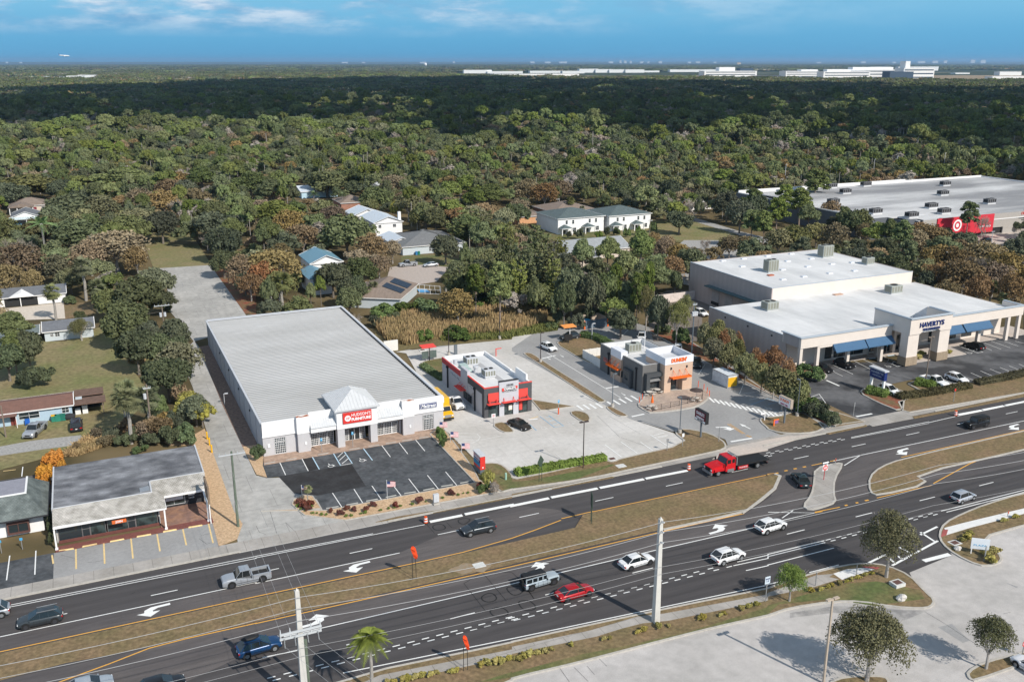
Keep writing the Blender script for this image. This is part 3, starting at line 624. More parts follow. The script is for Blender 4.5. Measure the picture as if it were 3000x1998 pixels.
    w=MB();w.cyl((35.05,142.575,5.1),(35.05,142.55,5.1),.52,n=24)
    text(w,"HUDSON'S",.72,face_y(37.3,142.56,5.55),bold=.006,fit=3.25);text(w,'FURNITURE',.66,face_y(37.3,142.56,4.8),bold=.03,fit=3.3);w.build('lettering',m_lite,s)
    w=MB();text(w,'HF',.55,face_y(35.05,142.53,5.1),bold=.0,extr=.02);w.build('logo_letters',m_signr,s)
    s=part('mattress_sign',m_signb,t,(48.05,144.12,4.1,51.2,144.29,5.0))
    w=MB();text(w,'Mattress',.8,face_y(49.65,144.1,4.55,.28),bold=.02,extr=.02,fit=2.6);w.build('lettering',m_lite,s)
    w=MB();e=.05
    for q in((48.08,4.14,51.17,4.19),(48.08,4.91,51.17,4.96),(48.08,4.19,48.13,4.91),(51.12,4.19,51.17,4.91)): w.box(q[0],144.09,q[1],q[2],144.12,q[3])
    w.build('sign_border',m_lite,s)
    part('wall_box',m_wallw,t,(22.1,144.25,1.5,22.5,144.38,2.1));part('wall_box',m_wallw,t,(28,143.5,1.3,28.3,143.6,1.8));part('wall_box',m_wallw,t,(45.9,143.5,1.3,46.2,143.6,1.8))
    # ribbed roof
    b=MB();y=F+.3;p=.92;prof=[]
    while y<B-.5:
        prof+=[(y,5.52),(y+p*.62,5.52),(y+p*.7,5.615),(y+p*.92,5.615)];y+=p
    prof+=[(B-.3,5.52),(B-.3,5.3),(F+.3,5.3)]
    n=len(prof)
    V=[(x,a,c) for x in(21.7,52.1) for a,c in prof];b.add(V,[(i,(i+1)%n,n+(i+1)%n,n+i) for i in range(n)])
    b.build('roof',m_roofm,t)
    b=MB();b.box(21.25,F+.3,5.5,21.6,B+.2,5.72);b.box(51.9,F+.3,5.5,52.3,B+.2,5.85);b.box(21.6,B-.9,5.66,51.9,B+.2,5.84)
    for i in range(74): y=144.9+i*.92; b.box(51.65,y,5.52,51.9,y+.5,5.7,1)
    b.build('roof_edge',[m_acw,m_fan],t)
    for y in(155,167,179,191): part('wall_lamp',m_dark,t,(21.15,y,4.2,21.31,y+.3,4.5))
    return t
furniture_store()
# ---------- grey and red restaurant with red awnings
def grill():
    t=thing('restaurant','grey and charcoal restaurant with red awnings beside the furniture store','restaurant',(65,156,0))
    m_pg=mat('pale grey panel',(.50,.50,.53),var=.03);m_ch=mat('charcoal panel',(.085,.085,.09),var=.05)
    x0,x1,y0,y1=60.6,69.9,145.4,167
    b=MB();b.box(x0,y0,0,x0+.3,y1,4.3);b.box(x0+.3,y1-.3,0,x1,y1,4.3);b.box(x1-.3,y0,0,x1,y1-.3,4.3);b.box(x0-.12,153.2,0,x0,156.6,6.5);b.box(x0,153.2,5.7,x0+.5,156.6,6.5)
    b.box(63.4,y0-.3,2.4,67.2,y0,6.5);b.box(63.4,y0-.3,0,64.35,y0,2.4);b.box(66.15,y0-.3,0,67.2,y0,2.4);b.build('wall',m_pg,t)
    part('corner_panel',m_ch,t,(69.1,y0-.08,0,x1+.05,y0+.5,4.3));part('corner_panel',m_ch,t,(x0-.05,y0-.08,0,x0+.55,y0+1.0,4.3),(x0+.55,y0-.02,0,x0+.8,y0+.1,2.5));part('upper_band',m_ch,t,(67.2,y0-.09,4.3,x1+.06,y0+.25,5.6),(67.2,y0-.03,2.4,69.1,y0+.2,4.3));part('upper_band',m_ch,t,(x0-.06,y0-.09,4.3,63.4,y0+.25,5.6),(x0-.06,y0+.25,4.3,x0+.24,153.2,5.6),(x0+.8,y0-.03,2.4,63.4,y0+.2,4.3))
    part('red_band',mat('red band',(.50,.07,.07),var=.04),t,(x0-.05,156.6,4.3,x0+.25,y1,5.3))
    part('parapet',m_wallw,t,(x0+.25,156.6,4.3,x0+.5,y1,5.3),(x0+.24,y0+.25,4.7,x0+.5,153.2,5.6),(x0+.5,y1-.35,4.3,x1-.35,y1,5.4),(x1-.35,y0+.25,4.3,x1,147,5.6),(x1-.35,147,4.3,x1,151.6,6.6),(x1-.35,151.6,4.3,x1,154,5.3),(x1-.35,154,4.3,x1,y1,5.4),(x0+.5,y0+.25,4.3,63.4,y0+.45,5.55),(67.2,y0+.25,4.3,x1-.35,y0+.45,5.55),(63.4,y0,4.3,67.2,y0+.3,6.45))
    part('red_trim',m_redp,t,(67.2,y0-.13,5.6,x1+.1,y0+.25,5.72));part('red_trim',m_redp,t,(x0-.1,y0-.13,5.6,63.4,y0+.25,5.72),(x0-.1,y0+.25,5.6,x0+.2,153.2,5.72))
    part('coping',m_dark,t,(63.35,y0-.35,6.5,67.25,y0+.32,6.58))
    part('roof',m_memb,t,(x0+.3,y0+.3,4.2,x1-.3,y1-.3,4.72))
    for a,c in((61.3,63.35),(67.25,69.1)): part('red_panel',m_redp,t,(a,y0-.16,3.0,c,y0-.03,4.6))
    for a,c in((61.0,63.3),(63.8,66.6),(66.9,69.4)):
        b=MB();b.box(a,y0-1.25,2.62,c,y0-.1,2.74);b.box(a,y0-1.25,2.62,c,y0-1.2,2.9)
        for x in(a+.45,c-.45): b.tube([(x,y0-1.1,2.74),(x,y0-.32,3.45)],.05,4);b.tube([(x,y0-.32,3.45),(x,y0-.3,2.74)],.04,4)
        b.build('awning',m_redp,t)
    b=MB();b.box(x0-1.3,153.9,2.55,x0-.12,157.3,2.67)
    for y in(154.4,155.6,156.8): b.tube([(x0-1.1,y,2.67),(x0-.15,y,3.3)],.05,4)
    b.build('awning',m_redp,t);b=MB();b.box(x1,148,2.5,x1+1,150.2,2.62);b.build('awning',m_redp,t)
    for a,c in((61.4,63.2),(64.35,66.15),(67.25,69.0)): window(t,a,c,.05,2.35,y0+.02,2,1,.05,frame=m_dark,glass=m_glasst,name='door' if c!=66.15 else 'window')
    part('poster',mat('poster paper',(.7,.6,.45),col2=(.8,.75,.7),mixsc=3,var=.1),t,(65.3,y0-.16,.9,66.0,y0-.1,1.9));p=part('poster',m_redp,t,(67.4,y0-.16,.6,68.0,y0-.1,2.1))
    window_x(t,151.3,155,0.9,2.2,x0-.13,3,1,frame=m_dark)
    b=MB()
    for y in(163.6,149.6): b.box(x0-.3,y-.1,.0,x0-.06,y+.1,4.25);b.box(x0-.4,y-.25,4.1,x0-.06,y+.25,4.5)
    b.build('downpipe',m_dark,t)
    # sign
    s=part('store_sign',m_redp,t,(63.9,y0-.42,4.75,64.35,y0-.32,5.3),(66.45,y0-.42,5.0,66.95,y0-.32,5.45))
    w=MB();text(w,"CHARLEYS",.62,face_y(65.4,y0-.42,5.12,.15),bold=.05,fit=2.35);w.build('lettering',m_dark,s)
    w=MB();text(w,"CHARLEYS",.6,face_y(65.38,y0-.47,5.14,.15),bold=.02,fit=2.3);text(w,"CHEESESTEAKS AND WINGS",.22,face_y(65.4,y0-.4,4.62),fit=2.5);w.build('lettering',m_lite,s)
    part('name_backing',m_dark,s,(64.05,y0-.36,4.5,66.75,y0-.31,4.74))
    b=MB()
    for i in range(5): b.box(64.85+i*.28,y0-.4,5.6,64.97+i*.28,y0-.32,5.95)
    b.build('logo_bars',m_dark,s)
    # side wall art
    b=MB()
    for y,z in((161.5,3.6),(160,3.5),(158.3,3.5),(151.8,3.9)):
        b.tube([(x0-.05,y+.7,z),(x0-.05,y,z+.15),(x0-.05,y-.6,z-.1)],.05,4)
    for i in range(14):
        a=2*PI*i/14;a2=2*PI*(i+1)/14;b.tube([(x0-.05,150.4+.95*math.cos(a),2.1+1.0*math.sin(a)),(x0-.05,150.4+.95*math.cos(a2),2.1+1.0*math.sin(a2))],.04,4)
    for dz in(-.4,0,.4): b.tube([(x0-.05,149.8,2.1+dz),(x0-.05,151,2.1+dz)],.05,4)
    b.build('wall_mural',mat('mural grey',(.26,.26,.29),var=0),t)
    roof_unit(64.6,161.8,4.72,2.3,2.2,1.7,'pale rooftop unit with twin fans at the rear of the red-banded restaurant',m=m_acw)
    roof_unit(64.9,153.6,4.72,2.1,2.0,1.6,'pale rooftop unit with twin fans nearest the front of the red-banded restaurant',m=m_acw)
    v=thing('roof_exhaust','pale green kitchen exhaust box by the side parapet of the red-banded restaurant','roof exhaust',(62.4,159.5,4.72))
    part('housing',mat('pale green metal',(.4,.5,.48),var=.05),v,(61.6,158.9,4.9,63.0,160.6,5.7),(62.0,157,5.0,62.9,158.4,5.5));b=MB();b.cyl((61.6,162.3,4.72),(61.6,162.3,6),.4,n=12);b.cyl((63.6,156.7,4.72),(63.6,156.7,5.8),.4,n=12);b.cyl((63.6,156.7,5.8),(63.6,156.7,6.15),.55,n=12);b.build('exhaust_fan',m_acw,v)
    part('roof_walkway',mat('grey walkway pad',(.42,.42,.43),var=.05),t,(65.8,148.5,4.72,66.8,162,4.75))
grill()
# ---------- coffee shop
def coffee():
    t=thing('coffee_shop','charcoal and tan coffee shop with orange lettering and orange awnings','coffee shop',(98.5,152,0))
    m_bg=mat('grey board siding',(.155,.15,.145),var=.05,wave=('X',3.3,.12));m_bt=mat('tan plank siding',(.60,.44,.33),col2=(.54,.38,.28),mixsc=1.5,var=.06,stretch=(.2,.2,4));m_or=mat('orange metal',(.80,.15,.02),var=.03);m_fr=mat('slate frame',(.065,.07,.075),var=.04)
    m_wp=mat('white plank band',(.75,.76,.80),var=.03,wave=('Z',1.6,.15))
    x0,x1,y0,y1=93.3,103.4,144.9,161.2
    b=MB();b.box(x0,y0,0,x0+.3,152.2,5.6);b.box(x0,156.1,0,x0+.3,y1,5.6);b.box(x0+.3,y1-.3,0,x1,y1,5.6);b.box(x1-.3,150,0,x1,y1-.3,5.6);b.box(x0+.3,y0,0,97.2,y0+.3,5.6);b.build('wall',m_bg,t)
    part('parapet_inside',m_memb,t,(x0+.3,y0+.3,4.3,x0+.42,y1-.3,5.62),(x0+.42,y1-.45,4.3,x1-.3,y1-.3,5.62),(x1-.45,150,4.3,x1-.3,y1-.45,5.62),(x0+.42,y0+.3,4.3,97.2,y0+.42,5.62))
    part('coping',mat('coping grey',(.3,.3,.3)),t,(x0-.04,y0-.04,5.62,x0+.1,y1,5.68),(x0+.1,y0-.04,5.62,97.2,y0+.1,5.68),(x0+.1,y1-.1,5.62,x1,y1+.04,5.68),(x1-.1,150,5.62,x1+.04,y1-.1,5.68))
    part('roof',m_memb,t,(x0+.3,y0+.3,4.2,x1-.3,y1-.3,4.55))
    part('bay',m_bt,t,(x0-.45,152.2,0,x0+1,156.1,4.75));part('bay_band',m_wp,t,(x0-.5,152.15,4.75,x0+1,156.15,6.35))
    part('tower',m_bt,t,(97.2,143.2,0,98.7,150,5.7),(101.4,143.2,0,103.6,150,5.7),(98.7,143.2,2.95,101.4,150,5.7),(98.7,144.6,0,101.4,150,2.95))
    b=MB();parapet_box(b,97.15,143.15,103.65,150.05,5.7,7.1,.3);b.build('tower_band',m_wp,t)
    part('tower_roof',m_acw,t,(97.45,143.45,5.6,103.35,149.7,5.75))
    part('door',m_glass,t,(98.75,144.5,.05,100.7,144.58,2.6));part('door_frame',m_dark,t,(98.7,144.44,.05,98.8,144.5,2.7),(99.7,144.44,.05,99.78,144.5,2.7),(100.7,144.44,.05,100.8,144.5,2.7),(98.7,144.44,2.6,100.8,144.5,2.72))
    for (a,c,y) in((98.3,102.7,143.15),):
        b=MB();b.box(a,y-1.1,3.0,c,y-1.05,3.3);b.box(a,y-1.1,3.0,a+.05,y-.0,3.3);b.box(c-.05,y-1.1,3.0,c,y,3.3)
        for i in range(1,8): yy=y-1.1+i*.14;b.box(a,yy,3.1,c,yy+.05,3.18)
        for x in(99.1,100.5,101.9): b.tube([(x-.3,y-1.0,3.3),(x,y,4.5)],.03,4);b.tube([(x+.3,y-1.0,3.3),(x,y,4.5)],.03,4)
        b.build('awning',m_or,t)
    X=x0-.5;b=MB();b.box(X-1.1,151.9,2.75,X-1.05,156.3,3.05);b.box(X-1.1,151.9,2.75,X,151.95,3.05);b.box(X-1.1,156.25,2.75,X,156.3,3.05)
    for i in range(1,7): b.box(X-1.1+i*.15,151.9,2.82,X-1.05+i*.15,156.3,2.9)
    for y in(152.6,154.1,155.6): b.tube([(X-1,y-.3,3.05),(X,y,4.2)],.03,4);b.tube([(X-1,y+.3,3.05),(X,y,4.2)],.03,4)
    b.build('awning',m_or,t)
    window_x(t,152.5,155.8,1.4,2.5,x0-.46,3,1,frame=m_dark,glass=m_glass)
    part('side_window',m_glass,t,(x0-.35,152.17,1.1,x0-.02,152.19,2.4),(x0-.03,150.3,1.0,x0-.01,151.4,2.4))
    part('portal_frame',m_fr,t,(x0-.6,148.2,0,x0-.02,148.8,3.6),(x0-.6,148.8,3.2,x0-.02,151.2,3.6),(93.7,143.9,0,94.45,144.88,4.1),(94.45,143.9,3.3,97.15,144.88,4.1))
    window(t,94.6,97.0,1.0,2.3,y0-.02,3,1,.06,frame=m_dark,glass=m_glass)
    b=MB();b.add([(94.5,144.0,2.45),(97.1,144.0,2.45),(97.1,144.88,3.1),(94.5,144.88,3.1),(94.5,144.88,2.45),(97.1,144.88,2.45)],[(0,1,2,3),(0,3,4),(1,5,2),(0,4,5,1)]);b.build('grey_awning',mat('grey awning',(.2,.2,.2)),t)
    s=MB();text(s,"DUNKIN'",.95,face_y(100.3,143.1,6.4),bold=.05,extr=.06,fit=3.5);s.build('store_sign',m_or,t)
    s=MB();text(s,"RUNS ON",.45,face_nx(x0-.06,158.6,3.0),fit=2.2);text(s,"DUNKIN'",.45,face_nx(x0-.06,158.6,2.5),bold=.02,fit=2.2);s.build('wall_lettering',mat('rose lettering',(.6,.16,.13)),t)
    b=MB()
    for y in(147.0,157.6): b.box(x0-.25,y-.1,0,x0-.03,y+.1,4.4);b.box(x0-.32,y-.25,4.3,x0-.03,y+.25,4.7)
    for x in(98.6,102.2): b.box(x-.12,143.0,4.7,x+.12,143.2,5.1)
    b.build('downpipe_and_lamps',m_dark,t)
    roof_unit(98.2,156.4,4.55,2.9,1.6,1.9,'grey-green rooftop unit nearest the rear of the coffee shop roof',fans=1);roof_unit(100.4,151.6,4.55,2.9,1.5,1.7,'grey-green rooftop unit behind the sign tower of the coffee shop',fans=1)
    v=thing('roof_mast','thin white mast on the roof of the coffee shop','roof mast',(101.6,157.5,4.55));b=MB();b.cyl((101.6,157.5,4.55),(101.6,157.5,8.3),.08);b.build('mast',m_wallw,v)
    v=thing('roof_vent','small white mushroom vent between the two units on the coffee shop','roof vent',(101,154.3,4.55));b=MB();b.cyl((101,154.3,4.55),(101,154.3,5.2),.35,n=10);b.cyl((101,154.3,5.2),(101,154.3,5.6),.55,.1,n=10);b.build('hood',m_acw,v)
    # vinyl fence enclosure
    f=thing('vinyl_fence','white vinyl fence around a small yard behind the coffee shop','fence',(93.5,165,0))
    fm=mat('vinyl',(.72,.70,.66),var=.03);b=MB();b.box(93.7,161.2,0.1,93.8,169.4,1.9);b.box(93.8,169.3,.1,99,169.4,1.9);b.box(99,161.3,.1,99.1,169.4,1.9);b.build('panel',fm,f)
    for y in(161.4,163.4,165.4,167.4,169.35): part('post',fm,f,(93.66,y-.07,0,93.84,y+.07,2.0))
    for x in(95.4,97.2,99): part('post',fm,f,(x-.07,169.26,0,x+.07,169.44,2.0))
coffee()
# ---------- large furniture showroom
def showroom():
    t=thing('showroom','wide cream showroom with blue awnings and a portal lettered in navy','showroom',(160,160,0))
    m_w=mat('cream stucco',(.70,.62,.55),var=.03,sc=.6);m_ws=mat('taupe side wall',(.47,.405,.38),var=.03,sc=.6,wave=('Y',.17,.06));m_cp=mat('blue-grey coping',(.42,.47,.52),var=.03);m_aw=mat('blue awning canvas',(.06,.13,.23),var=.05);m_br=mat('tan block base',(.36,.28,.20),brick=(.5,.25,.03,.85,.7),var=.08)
    x0,x1,F,B=128.4,192.6,140.7,172.4
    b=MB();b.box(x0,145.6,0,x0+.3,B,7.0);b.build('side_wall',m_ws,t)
    part('roof',m_memb,t,(x0+.3,F+.6,6.4,x1,B,6.75))
    b=MB();b.box(x0-.03,145.6,7.0,x0+.4,B,7.12);b.build('coping',m_cp,t)
    # rear taller hall
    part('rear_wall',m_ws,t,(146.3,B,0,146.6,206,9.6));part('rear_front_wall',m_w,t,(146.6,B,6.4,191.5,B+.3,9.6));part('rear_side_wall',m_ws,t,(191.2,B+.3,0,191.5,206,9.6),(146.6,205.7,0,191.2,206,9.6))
    part('rear_roof',m_memb,t,(146.6,B+.3,9.2,191.2,205.7,9.52));part('coping',m_cp,t,(146.24,B-.05,9.6,191.55,B+.3,9.72),(146.24,B+.3,9.6,146.6,206,9.72))
    part('back_wall',m_w,t,(x0+.3,146.0,0,x1,146.3,6.4));part('end_wall',m_w,t,(192.3,146.3,0,192.6,B,6.8))
    # front fascia band, 5.5 to 8
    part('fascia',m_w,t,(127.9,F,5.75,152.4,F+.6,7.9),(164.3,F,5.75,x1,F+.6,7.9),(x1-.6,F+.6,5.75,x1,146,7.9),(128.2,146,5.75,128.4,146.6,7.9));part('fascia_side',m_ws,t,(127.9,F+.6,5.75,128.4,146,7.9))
    part('cornice',m_cp,t,(127.7,F-.2,7.9,152.4,F+.5,8.12),(164.3,F-.2,7.9,x1+.2,F+.5,8.12),(127.7,F+.5,7.9,128.4,146.6,8.12),(x1-.4,F+.5,7.9,x1+.2,146,8.12),(152.2,135.7,10.3,164.5,136.3,10.55),(152.2,136.3,10.3,152.8,146,10.55),(163.9,136.3,10.3,164.5,142,10.55))
    # columns
    for x in(128.3,132.8,141.0,150.3): part('column',m_w,t,(x-.35,F+.1,.15,x+.35,F+.8,5.75))
    for x in(168.7,179.3,188.4,191.9): part('column',m_w,t,(x-.4,F+.1,.15,x+.4,F+.8,5.75))
    part('lintel',m_w,t,(132.8,F+.05,5.3,141,F+.5,5.75))
    for a,c in((134.0,136.5),(0,0)):
        pass
    for a,c in((136.4,144.8),(145.1,152.5),(164.4,173.0),(173.5,181.7)):
        b=MB();z=5.72;b.add([(a-.5,F-1.7,4.55),(c-.5,F-1.7,4.55),(c,F-.02,z),(a,F-.02,z),(a,F-.02,4.55),(c,F-.02,4.55)],[(0,1,2,3),(0,3,4),(1,5,2)])
        b.box(a-.5,F-1.72,4.35,c-.5,F-1.68,4.56);b.build('awning',m_aw,t)
    for a,c in((139.5,141.2),(142,144.5),(144.8,147.3),(147.6,150),(152,155),(161,164),(169.5,172),(172.3,175),(175.3,178),(180,183)): window(t,a,c,.7,3.6,145.95,3,2,.07,.03,frame=m_dark,glass=m_glass)
    window(t,155.5,160.5,.2,3.4,145.95,4,1,.08,.05,frame=m_dark,name='door')
    # portal
    for x in(152.4,161.3):
        part('portal_column',m_w,t,(x,136.2,2.0,x+3.0,138.2,6.9));part('column_base',m_br,t,(x-.12,136.05,.15,x+3.12,138.35,2.0))
    b=MB();P=[(152.4,10.3),(152.4,6.9),(155.4,6.9)]
    for i in range(9):
        u=i/8;P.append((155.4+5.9*u,6.9+.95*math.sin(PI*u)**.7))
    P+=[(161.3,6.9),(164.3,6.9),(164.3,10.3)]
    b.vprism(P,'y',136.0,136.5);b.box(152.4,136.5,6.9,152.8,146,10.3);b.box(163.9,136.5,6.9,164.3,142.5,10.3);b.build('portal',m_w,t)
    part('portal_roof',m_memb,t,(152.8,136.5,6.95,163.9,146,7.1))
    b=MB();b.add([(163.9,142.5,6.8),(163.9,147,6.8),(163.9,142.5,10.3),(164.3,142.5,6.8),(164.3,147,6.8),(164.3,142.5,10.3),],[(0,1,2),(3,5,4),(1,4,5,2)])
    for y in(143.5,145): b.tube([(163.9,y,8.6),(161.8,y,6.8)],.05,4)
    b.build('bracing_panel',m_acw,t)
    for x in(152.4,155.4-.9): part('inner_column',m_w,t,(x+(.0),144.2,.15,x+.9,145,6.9)) if x<153 else None
    part('inner_column',m_w,t,(157.4,144.6,.15,158.2,145.4,6.9),(161.9,144.6,.15,162.7,145.4,6.9))
    s=MB();text(s,'HAVERTYS',1.45,face_y(158.4,135.9,8.75),bold=.03,extr=.07,fit=6.9);text(s,'FINE FURNITURE',.6,face_y(158.4,135.9,7.75),bold=.02,extr=.05,fit=4.9);s.build('store_sign',m_signb,t)
    # loading side
    part('dock_canopy',mat('dark teal canopy',(.09,.14,.15)),t,(144.6,176,5.1,146.3,197,5.35))
    for y in(194,188.5): part('dock_door',mat('dock door',(.40,.38,.38)),t,(146.2,y-1.5,1.4,146.3,y+1.5,4.3));part('dock_bumper',m_fan,t,(146.0,y-1.5,.6,146.3,y+1.5,1.3))
    part('dock_door',m_fan,t,(146.22,182,.1,146.3,183.2,2.4))
    for y in(150,158,166): part('wall_lamp',m_dark,t,(x0-.15,y,5.9,x0,y+.35,6.2))
    part('block_wall',mat('screen wall',(.62,.54,.50)),t,(134,203,0,146.2,203.4,2.3))
    roof_unit(158.4,187.8,9.52,3.2,2.2,3.2,'tall grey rooftop unit with louvred top in the middle of the upper white roof',fans=2);roof_unit(184.8,197,9.52,3.6,2.4,3.3,'large boxy rooftop unit at the far edge of the upper white roof',fans=2)
    roof_unit(188.2,184.6,9.52,2.6,2,1.9,'small grey rooftop unit near the right corner of the upper white roof',fans=1);roof_unit(140.2,165.5,6.75,3.2,2.4,2.0,'grey-green rooftop unit near the left corner of the lower white roof',fans=2)
    roof_unit(178.6,166,6.75,3.6,2.4,2.0,'grey-green rooftop unit on the right half of the lower white roof',fans=1)
    k=None
    SK=[(155.4,203.9),(162.3,203.9),(170.6,204),(178.8,203.9),(155.6,195.8),(171,196.2),(179.2,196.2),(162.6,188.2),(171.2,188.5),(179.4,188.5),(185.7,187.7),(155.1,179.1),(162.1,179.5),(170.7,179.8),(178.7,179.5)]
    for i,(x,y) in enumerate(SK):
        if k is None:
            b=MB();b.box(x-.75,y-.5,9.52,x+.75,y+.5,9.72);b.box(x-.65,y-.4,9.72,x+.65,y+.4,9.8,0);k=b.build('skylight',mat('skylight dome',(.72,.74,.78),rough=.3,var=0),origin=(x,y,9.52));c=k
        else: c=clone(k,(x,y,9.52))
        tag(c,f'low white skylight in the {ordn(sum(1 for q in SK if abs(q[1]-y)<2 and q[0]<x))} place of the {("rear","second","third","front")[0 if y>200 else 1 if y>192 else 2 if y>184 else 3]} row on the upper white roof','skylight','skylights on the upper white roof')
    h=part('roof_hatch',mat('rust hatch',(.42,.14,.08),var=.1),None,(154.6,183.6,9.52,156.2,184.6,9.8));tag(h,'small rust-red hatch beside the tall rooftop unit','roof hatch')
    h=part('roof_hatch',mat('tan hatch',(.5,.33,.25),var=.1),None,(163.5,169.5,6.75,166,170.6,6.95));tag(h,'tan hatch lying at the foot of the white step between the two roofs','roof hatch')
showroom()
# ---------- corner shop with mansard
def corner_shop():
    t=thing('strip_shop','vacant low shop with a stained flat roof and a white tiled mansard on posts','shop',(1,133,0))
    m_fl=mat('weathered grey roof',(.10,.102,.112),col2=(.25,.255,.27),mixsc=.3,var=.3,sc=.7,stretch=(.8,1.2,1),contrast=.3);m_ti=mat('white roof tile',(.62,.585,.54),col2=(.36,.34,.30),mixsc=.9,var=.1,sc=2,contrast=.35,brick=(.33,.3,.03,.92,.5))
    part('roof',m_fl,t,(-8.9,129.2,3.3,3.45,144.5,3.8),(3.45,133.1,3.3,10.9,144.5,3.8))
    part('roof_trim',m_acw,t,(10.9,133.1,3.3,11.1,144.6,3.92),(-9.1,129.2,3.4,-8.9,144.6,3.88))
    part('wall',mat('shop wall',(.5,.48,.45)),t,(-8.8,126.9,0,-8.6,144.3,3.3),(-8.6,144.1,0,10.8,144.3,3.3),(10.6,131.6,0,10.8,144.1,3.3),(4.0,127,0,4.2,131.4,3.3))
    b=MB();b.add([(-9,125.6,3.0),(5.0,125.4,3.0),(3.45,129.2,3.95),(-9,129.2,3.95)],[(0,1,2,3)]);b.add([(5.0,125.4,3.0),(5.1,129.3,3.0),(3.45,133.1,3.95),(3.45,129.2,3.95)],[(0,1,2,3)]);b.add([(5.1,129.3,3.0),(11,129.5,3.0),(11,133.1,3.95),(3.45,133.1,3.95)],[(0,1,2,3)])
    b.add([(-9,129.2,3.95),(3.45,129.2,3.95),(3.45,129.2,3.6),(-9,129.2,3.6)],[(0,1,2,3)]);b.build('mansard',m_ti,t)
    part('mansard_back',m_acw,t,(-9,129.2,3.8,3.6,129.4,4.0),(3.45,129.4,3.8,3.65,133.1,4.0),(3.65,133.1,3.8,11,133.3,4.0))
    b=MB();b.box(-9,125.45,2.72,5.05,125.6,3.0);b.box(4.95,125.6,2.72,5.1,129.3,3.0);b.box(5.1,129.2,2.72,11,129.4,3.0);b.build('fascia',m_wallw,t)
    part('soffit',m_wallw,t,(-8.9,125.6,2.98,4.95,127,3.02))
    for x,y in((-8.85,124.9),(4.75,124.9),(10.35,124.9)):
        b=MB();b.box(x-.1,y-.1,.1,x+.1,y+.1,2.9);b.box(x-.18,y-.18,.08,x+.18,y+.18,.3);b.build('post',m_wallw,t)
    part('beam',m_wallw,t,(10.25,125,2.75,10.45,131,2.95))
    def glaz(a,c,Y,col): return window(t,a,c,.35,2.7,Y,1,1,.06,frame=mat('bronze frame',(.18,.17,.17)),glass=col)
    tq=mat('aqua interior floor glass',(.25,.46,.43),col2=(.03,.05,.05),mixsc=.6,var=.05,rough=.12)
    glaz(-8.5,-5.7,126.85,m_glass);glaz(-4.6,-2.8,126.85,m_glasst);glaz(-2.5,0.0,126.85,m_glasst);glaz(1.1,3.8,126.85,m_glasst)
    for a in(-5.6,.1): window(t,a,a+.85,.15,2.6,126.85,1,2,.06,frame=mat('bronze frame'),glass=m_glass,name='door')
    part('brick_sill',m_brickp,t,(-8.6,126.6,0,4.0,126.9,.35));part('tile_floor',mat('aqua floor',(.38,.6,.56),var=.05),t,(-2.5,125.9,.1,3.9,126.6,.14)) if 0 else None
    part('porch_slab',mat('worn porch',(.33,.19,.13),col2=(.25,.15,.12),mixsc=.8,var=.15),t,(4.1,125.7,0,10.9,131.5,.12))
    window(t,5.0,7.9,.5,2.6,131.5,2,1,.06,frame=m_acw,glass=m_glasst);part('window_poster',m_lite,t,(8.4,131.35,1.5,9.3,131.42,2.4));part('dark_wall',m_dark,t,(4.3,131.5,.1,10.6,131.65,3.0))
    part('white_banner',mat('banner cloth',(.62,.66,.72)),t,(5.3,131.3,1.2,7.7,131.4,2.0))
    w=MB();text(w,'CAR REPAIR',.3,face_y(8.85,131.34,1.0)) if 0 else text(w,'LEASE',.3,face_y(8.85,131.34,1.15));w.build('lettering',m_lite,t) if w.v else None
    s=thing('hanging_sign','orange sign lettered in white hanging under the white tiled eave','sign',(-.9,125.3,2.2));part('board',mat('orange board',(.62,.13,.03)),s,(-1.9,125.28,2.05,-.1,125.34,2.55));part('rod',m_dark,s,(-1.7,125.29,2.55,-1.66,125.33,2.8),(-.34,125.29,2.55,-.3,125.33,2.8));w=MB();text(w,'JOIN',.42,face_y(-1.0,125.26,2.3),bold=.01,extr=.01);w.build('lettering',m_lite,s)
    b=MB();b.add([(2.0,129.9,3.85),(3.3,129.9,4.0),(3.3,131.6,4.0),(2.4,131.6,3.85)],[(0,1,2,3)]);b.box(2.1,130,3.8,3.4,131.5,3.9);b.build('roof_hatch',m_metal,t)
    p=thing('pole_sign','tall double-post sign board seen edge-on at the corner of the white tiled shop','sign',(10.6,124.6,0))
    part('post',m_white,p,(10.5,124.2,0,10.62,124.32,5.4),(10.5,126.8,0,10.62,126.92,5.4));part('board',m_wood,p,(10.45,123.6,3.2,10.68,127.9,5.6))
corner_shop()
